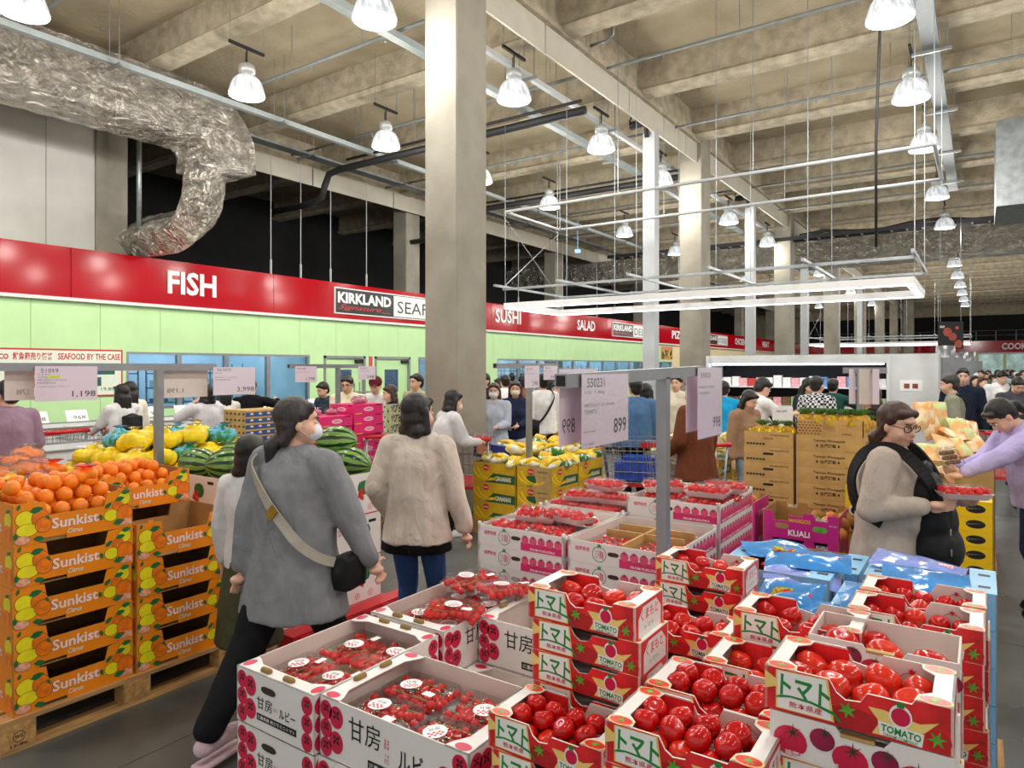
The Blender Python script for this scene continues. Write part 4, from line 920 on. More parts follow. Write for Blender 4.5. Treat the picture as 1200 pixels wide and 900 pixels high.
# ------------------------------------------------------------------ cherry tomato packs
MCL=clear('clear_clamshell_plastic','ffffff',.09,.06,.4); MCT=M('cherry_tomato_skin','d8161a',.12,.12,40,coat=.2)
MSTEM=M('green_vine_stem','6f8a2e',.6,.2,30); MSTK=M('white_round_sticker','f6f4f4',.4,.01)
cherry=MB().ell((0,0,0),(.0135,.0135,.0128),8).mesh('cherry_tomato',MCT,True)
cherryb=MB().ell((0,0,0),(.0165,.0165,.0155),8).mesh('cherry_tomato',MCT,True)
def shell(w,d,h,m=MCL):
    g=MB(); rings=[(.80,0),(.86,.004),(.97,h*.5),(1.03,h*.52),(1.03,h*.55),(.97,h*.56),(.92,h*.9),(.82,h),(.0,h)]
    base=rrect(w,d,.02); n=len(base); V=[(a*q,b*q,z) for q,z in rings for a,b in base]
    F=[(i*n+j,i*n+(j+1)%n,(i+1)*n+(j+1)%n,(i+1)*n+j) for i in range(len(rings)-1) for j in range(n)]+[tuple(range(n-1,-1,-1))]
    return g.add(V,F).mesh('lid',m,True)
SH_A=shell(.25,.165,.07); SH_F=shell(.235,.16,.062)
stk=MB(); stk.disc((0,0),.036,(0,0,.0712),X3,Y3,0,20,.036); stk.text('甘房',(-.017,.004),.034,.014,(0,0,.0716),X3,Y3,1,.0); stk.text('ミニトマト',(-.02,.02),.04,.006,(0,0,.0716),X3,Y3,1)
for i in range(6):
    for j in range(3):
        if (i+j)%2==0: stk.flat([(-.024+.008*i,-.026+.008*j),(-.016+.008*i,-.026+.008*j),(-.016+.008*i,-.018+.008*j),(-.024+.008*i,-.018+.008*j)],(0,0,.0716),X3,Y3,2)
STK=stk.mesh('round_sticker',[MSTK,BK,MG])
bar=MB().box((-.02,-.012,.0705),(.02,.012,.0712)).mesh('barcode_sticker',MSTK)
def vine_pack(x,y,z,rz,label,tilt=(0,0),seed=0):
    t=thing('tomato_pack',label,'tomato pack',(x,y,z),0,'clear packs of vine cherry tomatoes'); t.rotation_euler=(tilt[0],tilt[1],rz)
    obj('clamshell',SH_A,t); obj('round_sticker',STK,t,(R.uniform(-.03,.03),R.uniform(-.02,.02),0),(0,0,R.uniform(-.5,.5)-rz+.5)); obj('barcode_sticker',bar,t,(.07,-.045,.0))
    q=random.Random(seed); v=thing('tomato_vine',label.replace('clear vine tomato pack','cherry tomato trusses in the pack').replace('  ',' '),'cherry tomatoes',(x,y,z),0,'vine cherry tomatoes in packs'); v.rotation_euler=t.rotation_euler
    g=MB()
    for k in range(3):
        P=[(-.09+.045*i,-.045+.045*k+q.uniform(-.01,.01),.05+q.uniform(-.004,.006)) for i in range(5)]; g.tube(P,.0016,5)
        for p in P: g.tube([p,(p[0]+q.uniform(-.012,.012),p[1]+q.uniform(-.015,.015),p[2]+.01)],.001,4)
    obj('stem',g.mesh('stem',MSTEM),v)
    for i in range(8):
        for j in range(5):
            if q.random()<.07: continue
            c=obj('cherry_tomato',cherryb,v,(-.098+.028*i+q.uniform(-.005,.005),-.058+.029*j+q.uniform(-.005,.005),.026+q.uniform(0,.022)),(q.uniform(0,3),q.uniform(0,3),0))
    return t
ncher=[0]
LIN=MB()
_b=rrect(.225,.15,.02); _n=len(_b)
LIN.add([(a*s*(1+.05*(k%2)),b*s*(1+.05*(k%2)),z) for s,z in ((.8,.001),(1.0,.03)) for k,(a,b) in enumerate(_b)],[(j,(j+1)%_n,_n+(j+1)%_n,_n+j) for j in range(_n)]+[tuple(range(_n-1,-1,-1))])
LINM=LIN.mesh('paper_liner',M('pale_pink_paper','ecd6d4',.7,.03),False)
def loose_pack(x,y,z,rz,label,tilt=(0,0),seed=0,group='clear packs of loose cherry tomatoes'):
    t=thing('tomato_pack',label,'tomato pack',(x,y,z),0,group); t.rotation_euler=(tilt[0],tilt[1],rz)
    obj('clamshell',SH_F,t); obj('paper_liner',LINM,t)
    q=random.Random(seed+50); T=Matrix.Translation((x,y,z))@(Matrix.Rotation(rz,4,'Z')@Matrix.Rotation(tilt[1],4,'Y')@Matrix.Rotation(tilt[0],4,'X'))
    pos=[(-.088+.0352*i+q.uniform(-.005,.005),-.05+.0335*j+q.uniform(-.005,.005),.027+q.uniform(0,.018)) for i in range(6) for j in range(4)]
    if ncher[0]<280:
        for p in pos:
            o=obj('cherry_tomato',cherryb,None,T@Vector(p)); tag(o,label.replace('loose tomato pack','cherry tomato in the pack'),'cherry tomato','cherry tomatoes, '+label); ncher[0]+=1
    else:
        g=MB(); g.T=T
        for p in pos: g.ell(p,(.0165,.0165,.0155),8)
        o=obj('cherry_tomatoes',g.mesh('cherry_tomatoes',MCT,True)); tag(o,label.replace('loose tomato pack','cherry tomatoes in the pack'),'cherry tomatoes','cherry tomatoes in far packs','stuff')
    return t
# ------------------------------------------------------------------ white carton pallet (front left)
PA=.08
pallet(-2.09,1.36,-1.08,2.6,'low pallet under the white cherry tomato cartons',PA)
ZA=.80
def whitec(cx,cy,rot,desc,n=4):
    desc={'at the near':'near left stack','at the front':'front stack','at the back l':'rear left stack','at the back r':'rear right stack'}[[q for q in ('at the near','at the front','at the back l','at the back r') if desc.startswith(q)][0]]
    for k in range(n): place('white',cx+(R.uniform(-.006,.006) if k else 0),cy+(R.uniform(-.005,.005) if k else 0),ZA-AH*(k+1)-.0035*k,('open white cherry tomato carton topping the '+desc) if k==0 else 'white cherry tomato carton, %s from the top of the %s'%(ORD[k],desc),rotz=rot)
whitec(-1.87,1.37+.29,PI/2,'at the near left corner with short side to the front')
whitec(-1.38,1.39+.195,0,'at the front with long side to the viewer')
whitec(-1.87,1.98+.29,PI/2,'at the back left under piled packs')
whitec(-1.38,2.385,0,'at the back right beside the tall tomato stack')
for k in range(3): place('white',-1.38,1.986,ZA-AH*(k+2)-.0035,'white cherry tomato carton sunken between the open ones, %s from the top'%ORD[k])
def four(cx,cy,rot,z,desc,skip=(),seed=0):
    for k,(a,b) in enumerate(((-.128,-.088),(.128,-.088),(-.128,.088),(.128,.088))):
        if k in skip: continue
        x=cx+a*math.cos(rot)-b*math.sin(rot); y=cy+a*math.sin(rot)+b*math.cos(rot)
        vine_pack(x,y,z,rot,'clear vine tomato pack, %s %s'%(('front left','front right','back left','back right')[k] if rot==0 else ('front right','back right','front left','back left')[k],desc),(R.uniform(-.05,.05),R.uniform(-.04,.04)),seed+k)
zA=ZA-.105
for cx,cy,rot,desc,sd in ((-1.38,1.585,0,'in the front white carton',1),(-1.87,1.66,PI/2,'in the near left white carton',10),(-1.87,2.27,PI/2,'in the back left white carton',20)):
    # lower layer supports (packs below, mostly hidden)
    four(cx,cy,rot,ZA-AH+.006,'of bottom layer '+desc.replace('white ',''),seed=sd+40) if cx>-1.5 else None
    four(cx,cy,rot,zA if cx>-1.5 else zA,desc,seed=sd)
for cx,cy,rot,d2 in ((-1.87,1.66,PI/2,'near left'),(-1.87,2.27,PI/2,'back left')):
    o=obj('carton_insert',MB().box((-.25,-.16,0),(.25,.16,.062)).mesh('carton_insert',KR),None,(cx,cy,ZA-AH+.006),(0,0,rot)); tag(o,'kraft insert lifting the packs in the %s white carton'%d2,'insert')
for k,(x,y,z,rz,tl,lab) in enumerate(((-1.76,2.14,ZA-.02,.35,(.0,.05),'clear vine tomato pack on top at the front of the pile'),(-1.92,2.47,ZA-.015,1.25,(.05,0),'clear vine tomato pack at the far left of the pile beside the aisle'),(-1.70,2.42,ZA+.0,1.2,(-.05,.08),'clear vine tomato pack at the back right of the pile leaning up'))):
    vine_pack(x,y,z,rz,lab,tl,70+k)
vine_pack(-1.25,2.37,ZA-AH+.006,0,'clear vine tomato pack at the bottom of the back right white carton',(0,0),77)
vine_pack(-1.28,2.3,ZA+.004,1.9,'clear vine tomato pack tucked behind the tall tomato stack',(0,.1),78)
# ------------------------------------------------------------------ pink banded cartons
pallet(-2.14,2.79,-1.05,4.12,'pallet under the pink banded cartons',.19)
def pinkc(x,y,zt,desc,n):
    for k in range(n): place('pink',x+FW/2,y+FD/2,zt-(FH+.001)*(k+1),('open pink banded carton '+desc) if k==0 else 'pink banded carton, %s layer under the open one %s'%(ORD[k-1],desc))
pinkc(-2.13,2.79,1.0,'at the front left',8); pinkc(-1.60,2.79,1.0,'at the front right',8)
pinkc(-2.13,3.44,1.0,'at the back left',8); pinkc(-1.60,3.44,1.1,'at the back right',9)
def liners(cx,cy,z,desc,seed,rows=3,cols=2,skip=()):
    k=0
    for j in range(rows):
        for i in range(cols):
            if (i,j) in skip: continue
            loose_pack(cx-.122+.244*i,cy-.17+.175*j,z,R.uniform(-.1,.1),'loose tomato pack %s, %s row %s'%(desc,ORD[j],('left','right')[i]),(R.uniform(-.06,.06),R.uniform(-.06,.06)),seed+k); k+=1
g=MB().box((-.005,-.25,0),(.005,.25,.07)).box((-.2,-.005,0),(.2,.005,.07)).box((-.2,.14,0),(.2,.15,.07)); tag(obj('carton_divider',g.mesh('carton_divider',KR),None,(-1.345,3.09,.925)),'kraft divider cross standing in the front right pink banded carton','divider')
liners(-1.345,3.09,.91,'in the divided carton',100)
for k,(x,y,z,rz,tl) in enumerate(((-2.0,2.92,.955,.15,(0,.0)),(-1.77,2.93,.955,-.1,(0,0)),(-1.95,3.1,.96,.0,(0,0)),(-1.74,3.12,.965,.1,(0,0)),(-1.9,3.0,1.012,.3,(.05,.05)),(-1.72,3.03,1.018,-.2,(-.04,0)))):
    loose_pack(x,y,z,rz,'loose tomato pack %s of the front left pile'%('front left','front right','rear left','rear right','upper left','upper right')[k],tl,120+k)
for k,(x,y,z,rz) in enumerate(((-2.02,3.55,.955,.1),(-1.8,3.52,.955,-.1),(-2.0,3.75,.955,0),(-1.77,3.75,.955,.1),(-1.95,3.6,1.012,.2),(-1.76,3.62,1.014,.0),(-1.86,3.7,1.07,-.3))):
    loose_pack(x,y,z,rz,'loose tomato pack %s in the back left pile'%('front left','front right','rear left','rear right','upper left','upper right','topmost')[k],(0,0),140+k)
for k,(x,y,z,rz) in enumerate(((-1.45,3.62,1.055,.1),(-1.2,3.56,1.055,-.05),(-1.18,3.74,1.055,.05),(-1.43,3.82,1.055,0),(-1.2,3.92,1.055,0),(-1.47,3.64,1.112,.5),(-1.2,3.6,1.115,.05),(-1.17,3.78,1.115,.1))):
    loose_pack(x,y,z,rz,'loose tomato pack %s in the highest pink carton'%('low left','low front right','low middle right','low back left','low back right','tilted top left','top front right','top back right')[k],(0,0),160+k)
for x,y,d2,z in ((-1.875,3.09,'front left',.906),(-1.875,3.74,'back left',.906),(-1.345,3.74,'highest',1.006)):
    tag(obj('carton_insert',MB().box((-.24,-.28,0),(.24,.28,.048)).mesh('carton_insert',WBI),None,(x,y,z)),'white card insert inside the %s pink banded carton'%d2,'insert')
# ------------------------------------------------------------------ sign stands
MCARD=M('pale_lilac_card','eadcea',.35,.02,3); MCARDB=M('pale_beige_card_back','dccfca',.4,.03); MCLS=clear('card_sleeve_plastic','ffffff',.06,.12,.08)
def card(t,c,w,h,ax,lines,back=None,m=MCARD,name='price_card'):
    """card standing in plane through c with horizontal direction ax"""
    U=Vector(ax).normalized(); n=U.cross(Vector(Z3)); c=Vector(c)-t.location
    g=MB(); g.prism(rect(w,h),tuple(c),tuple(U),Z3,.002,0); o=obj(name,g.mesh(name,m),t)
    p=MB()
    for tx,x,y,a,b,*r in lines: p.text(tx,(x*w,y*h),a*w,b*h,tuple(c+n*.0006),tuple(U),Z3,r[0] if r else 0,r[1] if len(r)>1 else .0)
    if lines: obj('lettering',p.mesh('lettering',[BK,M('print_grey_text','6b6470',.6),M('highlighter','d9ea3a',.5)]),o)
    if back:
        p=MB()
        for tx,x,y,a,b in back: p.text(tx,(x*w,y*h),a*w,b*h,tuple(c-n*.0026),tuple(U),Z3)
        obj('lettering',p.mesh('lettering',M('print_grey_text')),o)
    g=MB().prism([(-.006,-.006),(w+.006,-.006),(w+.006,h+.006),(-.006,h+.006)],tuple(c+n*.002),tuple(U),Z3,.0005); obj('sleeve',g.mesh('sleeve',MCLS),o)
    return o
def stand(px,py,x0,y0,x1,y1,zr,label,th=.045,zl=None):
    t=thing('sign_stand',label,'sign stand',(px,py,0))
    obj('post',MB().box((-th/2,-th/2,0),(th/2,th/2,zr-th/2)).mesh('post',MALU),t)
    obj('base_plate',MB().box((-.13,-.13,0),(.13,.13,.012)).mesh('base_plate',MALU),t)
    zl=zl or zr
    g=MB().beam([(x0-px,y0-py,zl),(x1-px,y1-py,zr+(zr-zl)*.2)],th,th); obj('rail',g.mesh('rail',MALU),t)
    d=Vector((x0-x1,y0-y1,0)).normalized(); e=Vector((x0-px,y0-py,zl))+d*.0005; s=d.cross(Vector(Z3))*th*.38
    g=MB().add([tuple(e-s-Vector((0,0,th*.38))),tuple(e+s-Vector((0,0,th*.38))),tuple(e+s+Vector((0,0,th*.38))),tuple(e-s+Vector((0,0,th*.38)))],[(0,1,2,3)]); obj('rail_end_shade',g.mesh('rail_end_shade',MBLK),t)  # black square painting the shade inside the hollow rail end
    return t
TX=-1.1
s1=stand(TX,2.72,TX,onX(657,TX),TX,onX(822,TX),1.782,'square metal sign stand rising between the tomato cartons and pink banded cartons',.045,1.758)
y0,y1=onX(682,TX+.03),onX(736,TX+.03)
card(s1,(TX+.03,y0,1.535),y1-y0,.243,Y3,[('550231',.1,.82,.36,.13,0,.01),('ﾄﾏﾄ 1.8kg',.06,.72,.4,.06,1),('PRODUCT OF JAPAN',.05,.54,.62,.055,1),('TOMATO',.05,.46,.24,.055,1),('@ 49.9/100g',.04,.2,.22,.03,1),('1/2  08:22',.04,.035,.2,.03,1),('899',.66,.14,.29,.22,0,.01)],None)
y0,y1=onX(655,TX-.03),onX(700,TX-.03)
card(s1,(TX-.03,y1,1.545),y1-y0,.25,(0,-1,0),[],[('899',.62,.15,.32,.2)])
y0,y1=onX(818,TX+.03),onX(846,TX+.03)
card(s1,(TX+.03,y0,1.47),y1-y0,.33,Y3,[('55025',.1,.86,.4,.07),('PRODUCT OF JAPAN',.05,.7,.6,.04,1),('TOMATO',.05,.62,.4,.04,1),('998',.6,.12,.33,.16)])
y0,y1=onX(804,TX-.03),onX(830,TX-.03); card(s1,(TX-.03,y1,1.5),y1-y0,.27,(0,-1,0),[],[('998',.1,.15,.3,.2)])
X2=-4.86
s2=stand(X2,onX(186,X2),X2,onX(-40,X2),X2,onX(252,X2),1.805,'long sign rail on one post above the lemon bags at left',.05)
y0,y1=onX(41,X2+.04),onX(114,X2+.04)
card(s2,(X2+.04,y0,1.59),y1-y0,.22,Y3,[('51059',.09,.82,.27,.11),('ﾐﾈｵﾗ',.05,.74,.18,.05,1),('2.27kg',.05,.66,.14,.05,1),('PRODUCT OF U.S.A.',.04,.58,.46,.05,1),('MINNEOLA',.04,.5,.28,.05,1),('消費税込価格 100gあたり',.04,.4,.5,.03,1),('1,198',.58,.08,.39,.2)])
obj('highlight',MB().flat([(0,0),(.07,0),(.07,.016),(0,.016)],(X2+.0407-X2,y0+.07-s2.location.y,1.59+.144),Y3,Z3).mesh('highlight',M('highlighter')),s2)
y0,y1=onX(250,X2+.04),onX(299,X2+.04)
card(s2,(X2+.04,y0,1.59),y1-y0,.215,Y3,[('551072',.09,.86,.32,.09),('ｽｲｶ',.04,.76,.15,.05,1),('PRODUCT OF JAPAN',.04,.6,.5,.05,1),('WATERMELON',.04,.52,.36,.05,1),('3,998',.55,.08,.42,.2)])
y0,y1=onX(190,X2-.04),onX(243,X2-.04); card(s2,(X2-.04,y1,1.58),y1-y0,.21,(0,-1,0),[],[('1,198',.55,.15,.35,.18)],MCARDB)
y0,y1=onX(5,X2-.04),onX(40,X2-.04); card(s2,(X2-.04,y1,1.6),y1-y0,.19,(0,-1,0),[],[('1,708',.2,.15,.4,.2)],MCARDB)
def smallstand(px,D,pxa,pxb,cards,label,X=None):
    x,y=W(px,D); a=onX(pxa,x); b=onX(pxb,x); t=stand(x,y,x,a,x,b,1.82,label,.05)
    for (q0,q1,h,tx) in cards:
        c0,c1=onX(q0,x+.04),onX(q1,x+.04); card(t,(x+.04,c0,1.82-h+.0),c1-c0,h,Y3,[('55%d'%(len(tx)*31+100),.1,.8,.4,.1),('PRODUCT OF JAPAN',.05,.6,.6,.06,1),(tx,.5,.1,.4,.2)],None,MCARD)
    return t
smallstand(396,9.0,338,424,[(346,371,.2,'1,798'),(420,440,.18,'298')],'metal sign stand behind the magenta cartons')
smallstand(620,7.2,580,652,[(615,632,.23,'298'),(637,653,.15,'398')],'slim metal sign stand rising from the banana cartons')
x,y=W(1008,5.3); s5=stand(x,y,x-.12,y-.02,x+.18,y+.03,1.78,'dark metal sign post between pineapple and yellow cartons',.045)
for k,(dx,dy) in enumerate(((-.07,-.05),(0,-.06),(.09,-.03))): card(s5,(x+dx,y+dy,1.52),.05+.06*(k==1),.27,(CS,SN,0),[],None,MCARDB if k==1 else MCARD)
# ------------------------------------------------------------------ blue bag boxes
MSKY=M('sky_blue_board','8cc4ea',.4,.06,6); MSKYP=M('blue_grape_bag_film','3f8fd8',.12,.15,7,.35,9,coat=.5,bdist=.02); MLIL=M('pale_lilac_bag_film','8fa2ea',.12,.1,7,.4,9,coat=.5,bdist=.02)
def blue_print(p,w,d,h):
    for s,L_ in (('f',w),('r',d),('l',d)):
        O,U,V=fr(s,w,d); p.disc((.08,h*.5),.022,O,U,V,0,12); p.disc((L_-.06,h*.35),.024,O,U,V,1,12); star(p,(L_-.06,h*.35+.02),.014,O,U,V,2,5,.4); p.text('フルーツトマト',(.12,h*.6),.16,.02,O,U,V,3,.01)
def blue_proto():
    t=plain_carton('blue_tomato_box',.45,.36,.137,MSKY,KRI,blue_print,[MG,M('print_red'),GR,WP])
    for a in (-.225,.135):
        f=MB().prism([(0,0),(.09,.0),(.09,.36),(0,.36)],(a,-.18,.139),X3,Y3,.002,0)
        for q in (.07,.25): f.box((a+.03,-.18+q,.139),(a+.07,-.18+q+.03,.1396),1)
        obj('box_flap',f.mesh('box_flap',[MSKY,BK]),t)
    return t
protos['blue']=blue_proto
pallet(-.95,2.72,.08,3.75,'pallet under the sky blue boxes',.14)
def bluebox(x,y,zt,desc,n):
    for k in range(n):
        o=place('blue',x+.225,y+.18,zt-.141*(k+1),('open sky blue box '+desc) if k==0 else 'sky blue box, %s below the open one %s'%(ORD[k-1],desc.split(',')[0].split(' in front')[0].split(' behind')[0]),'sky blue boxes')
bluebox(-.95,2.97,.95,'at the left, behind the two-high tomato stack',5); bluebox(-.46,2.72,.93,'in the middle behind the small tomatoes',5)
bluebox(-.40,3.14,.95,'at the right in front of the woman with glasses',5); bluebox(-.9,3.38,.88,'at the back left below the mango carton',5)
def pouch(x,y,z,w,d,th,rot,m,label,pics=()):
    nx,ny=12,8; V=[];F=[]
    for s in (1,-1):
        for j in range(ny+1):
            for i in range(nx+1):
                u,v=i/nx*2-1,j/ny*2-1; e=max(0,(1-u**4))*max(0,(1-v**4)); q=mnoise.noise(Vector((u*2.3+x*9,v*2.3+y*7,s)))
                V.append((u*w/2,v*d/2,s*th/2*e*(1+.5*q)+.02*mnoise.noise(Vector((u*1.1+x*5,v*1.3,4)))))
    b=(nx+1)*(ny+1)
    for k,o in ((0,1),(b,-1)):
        for j in range(ny):
            for i in range(nx):
                a=k+j*(nx+1)+i; q=(a,a+1,a+nx+2,a+nx+1); F.append(q if o>0 else q[::-1])
    t=thing('produce_bag',label,'bag',(x,y,z),0,'printed plastic tomato bags'); t.rotation_euler=rot
    obj('bag_film',MB().add(V,F).mesh('bag_film',m,True),t)
    if pics:
        p=MB(); 
        for (cx,cy,a,b_,mi) in pics: p.box((cx-a/2,cy-b_/2,th/2*.72),(cx+a/2,cy+b_/2,th/2*.72+.006),mi)
        p.text('SWEET',(w*.2,-d*.1),w*.2,.022,(0,0,th/2*.8+.006),X3,Y3,3,.02); 
        obj('printed_picture',p.mesh('printed_picture',[two('cherry_tomato_photo_print','c8281e','9cc23a',55,rough=.2),M('print_red'),WP,MG]),t)
    return t
pouch(-.62,3.17,.965,.34,.2,.05,(.12,.0,.15),MSKYP,'shiny blue bag with picture lying across the left blue box',((-.1,.04,.09,.05,0),))
pouch(-.78,3.3,.96,.3,.2,.05,(.1,.05,.5),MSKYP,'shiny blue bag at the back of the left blue box')
pouch(-.62,3.05,.925,.3,.18,.04,(.1,.1,.2),MLIL,'pale lilac bag tucked under the blue bag in left blue box')
pouch(-.60,2.72,.93,.24,.17,.05,(.5,-.1,-.15),MSKYP,'small blue bag with yellow tomato picture sliding down between boxes',((-.02,.0,.075,.055,0),))
pouch(-.52,2.66,.90,.2,.13,.05,(.6,-.1,-.15),MSKYP,'lower small blue bag with tomato picture above the red cartons',((-.02,.0,.07,.05,0),))
pouch(-.26,2.92,.935,.34,.2,.05,(.05,.05,.2),MSKYP,'shiny blue bag in the middle blue box behind the flap',((.0,.0,.05,.04,1),))
pouch(-.22,3.33,.97,.34,.17,.05,(.15,.06,-.1),MLIL,'pale lilac bag of red tomatoes in the right blue box',((.1,.0,.05,.03,2),))
pouch(-.18,3.12,.965,.3,.2,.05,(.2,.02,.1),MSKYP,'large blue bag lying over the front edge of the right blue box')
pouch(-.30,2.78,.945,.26,.16,.04,(.1,.0,.3),MSKYP,'blue bag over the front corner of the middle blue box')
for k,(x,y,z) in enumerate(((-.23,3.33,.94),(-.73,3.2,.92))):
    g=MB()
    for i in range(8): g.ell((x-.1+.03*i,y-.06+.01*(i%2),z),(.014,.014,.012),7)
    tag(obj('bagged_tomatoes',g.mesh('bagged_tomatoes',MCT,True)),'dark red cherry tomatoes showing through the bag in the %s blue box'%('right','left')[k],'cherry tomatoes',None,'stuff')
# ------------------------------------------------------------------ orange citrus pallet
pallet(-4.6,1.26,-3.72,2.49,'wooden pallet with stamped blocks under the orange citrus cartons',.155,True)
OX=-3.74-SD/2; r9=PI/2
def orc(cx,cy,z0,n,desc):
    for k in range(n): place('orange',cx+(R.uniform(-.006,.006)),cy+R.uniform(-.004,.004),z0+SH*k,'orange citrus carton in the %s, %s'%(desc,('lowest','second up','third up','fourth up','fifth up, on top')[k]),rotz=r9)
orc(OX,1.31+.275,.156,5,'nearest column of the left pallet'); orc(OX,1.88+.275,.156,4,'column with the empty top carton'); orc(OX-.43,1.88+.275,.156,5,'back column behind the empty carton')
orc(OX-.43,1.31+.275,.156,4,'back column at the far left edge')
org=MB().lathe([(.0,.04),(.01,.0415),(.024,.034),(.036,.018),(.04,0),(.036,-.018),(.024,-.033),(.01,-.039),(.0,-.039)],n=16)
MORG=M('orange_peel','f4820f',.35,.08,8,.25,220,bdist=.001); ORM=org.mesh('orange',MORG,True)
def oranges(x0,x1,y0,y1,z,desc,r=.038,lay=2):
    for L_ in range(lay):
        nx=int((x1-x0)/(2*r)); ny=int((y1-y0)/(2*r))
        for i in range(nx-(L_>0)):
            for j in range(ny-(L_>0)):
                if L_==lay-1 and R.random()<.25: continue
                x=x0+r+(x1-x0-2*r)*i/max(1,nx-1)+(r if L_%2 else 0); y=y0+r+(y1-y0-2*r)*j/max(1,ny-1)+(r if L_%2 else 0)
                fruit_at(ORM,'orange','orange','orange, %s across, %s back, %s layer, %s'%(ORD[j],ORD[i],('bottom','middle','top')[L_],'near column' if 'near' in desc else 'back column'),'oranges in the '+desc,(x+R.uniform(-.004,.004),y+R.uniform(-.004,.004),z+r+r*1.5*L_+R.uniform(0,.006)),r/.04)
tag(obj('carton_insert',MB().box((-.2,-.26,0),(.2,.26,.09)).mesh('carton_insert',KR),None,(OX,1.585,.962)),'kraft insert inside the top orange carton of the nearest column','insert')
oranges(-4.14,-3.76,1.33,1.84,1.054,'top carton of the nearest citrus column',.038,3)
tag(obj('carton_insert',MB().box((-.2,-.26,0),(.2,.26,.07)).mesh('carton_insert',KR),None,(OX-.43,2.155,.962)),'kraft insert inside the top orange carton of the back column','insert')
oranges(-4.56,-4.2,1.91,2.4,1.034,'top carton of the back citrus column',.036,3)
MNET=clear('red_net_film','f04030',.1,.4); 
def citrusbag(x,y,z,r,m,fruit,label,group,n=6,seed=0,nm='citrus_bag'):
    q=random.Random(seed); t=thing(nm,label,'fruit bag',(x,y,z),q.uniform(0,3),group); g=MB()
    for k in range(n):
        a=2*PI*k/n*1.0; g.ell((r*.62*math.cos(a),r*.62*math.sin(a)*.8,r*.35+q.uniform(-.01,.02)),(r*.46,)*3,10)
    g.ell((0,0,r*.66),(r*.44,)*3,10).ell((0,0,r*.3),(r*.6,r*.5,r*.3),10)
    o=obj('bagged_fruit',g.mesh('bagged_fruit',fruit,True),t); 
    h=MB().lathe([(.012,r*1.0),(.03,r*1.12),(.05,r*1.2),(.03,r*1.22),(.0,r*1.15)],(r*.3,0,0),9,lob=.3,nl=3); obj('tied_neck',h.mesh('tied_neck',m,True),t)
    if m in (MCLB,):
        f=MB().ell((0,0,r*.42),(r*1.16,r*1.0,r*.74),16); V=[]
        for v in f.v:
            p=Vector(v); n=1+.22*mnoise.noise(p*18+Vector((seed,0,0)))+.12*mnoise.noise(p*50+Vector((seed,0,0))); V.append((p.x*n,p.y*n,max(0,p.z*n)))
        f.v=V; obj('bag_film',f.mesh('bag_film',m,True),t)
    remesh(o,.009,2,.003,30)
    return t
MLEM=M('lemon_skin','f5d416',.3,.07,8,.3,60,bdist=.004); MLEMF=clear('clear_fruit_bag','fff6d0',.3,.12,crumple=.6); MCLB=clear('clear_crumpled_bag','ffffff',.16,.1,crumple=.9)
MRNET=clear('red_tint_film','f27a68',.12,.3,crumple=.5)
citrusbag(-3.93,1.70,1.195,.075,MRNET,MORG,'orange red net bag of four oranges on the nearest citrus carton','net bags of oranges',5,1)
# pale boxes and pile behind
MYB=M('yellow_board'); 
pallet(-6.15,1.2,-4.78,2.2,'pallet under the bagged oranges at the far left',.14); pallet(-6.15,2.24,-4.9,3.75,'pallet under the yellow lemon bags',.14)
def bins(x0,y0,nx,ny,w,d,h,z,m,cat,desc):
    for i in range(nx):
        for j in range(ny):
            t=thing('fruit_bin','%s, %s %s'%(desc,('left','middle','right','far right')[j],('near','middle','far')[i]),'bin',(x0-w*(i+.5),y0+d*(j+.5),z)); g=walls(MB(),w-.01,d-.01,h); obj('body',g.mesh('body',[m,KRI]),t)
            g=MB().box((-w/2+.02,-d/2+.02,.006),(w/2-.02,d/2-.02,h-.08)); obj('packed_liner',g.mesh('packed_liner',KRI),t)
bins(-4.85,1.22,2,2,.62,.48,.9,.141,M('pink_board','f0408c',.45,.05),'bin','tall pink bin below the bagged oranges')
bins(-4.92,2.28,2,3,.6,.48,.86,.141,M('yellow_board'),'bin','tall yellow bin below the lemon bags')
q=random.Random(11); k=0
for i in range(5):
    for j in range(6):
        x=-4.98-.22*i+q.uniform(-.04,.04); y=1.3+.17*j+q.uniform(-.03,.03); k+=1
        kind=q.random()
        if kind<.45: citrusbag(x,y,.99+q.uniform(0,.06)+.02*i,.1,MRNET if q.random()<.6 else MCLB,MORG,'film bag of oranges, far left heap, %s row back, %s from left'%(ORD[i],ORD[j]),'bags of oranges at far left',6,k,'orange_bag')
        elif kind<.75: citrusbag(x,y,.99+.02*i,.1,MLEMF,M('grapefruit_yellow','f2b92a',.35,.08,8,.2,120),'bag of yellow grapefruit, far left heap, %s row back, %s from left'%(ORD[i],ORD[j]),'bags of grapefruit',5,k,'grapefruit_bag')
        else: citrusbag(x,y,.99+.02*i,.09,MCLB,M('blushed_apple_skin','e06a52',.3,.3,12),'crumpled bag of blush fruit, far left heap, %s row back, %s from left'%(ORD[i],ORD[j]),'bags of blush fruit',6,k,'apple_bag')
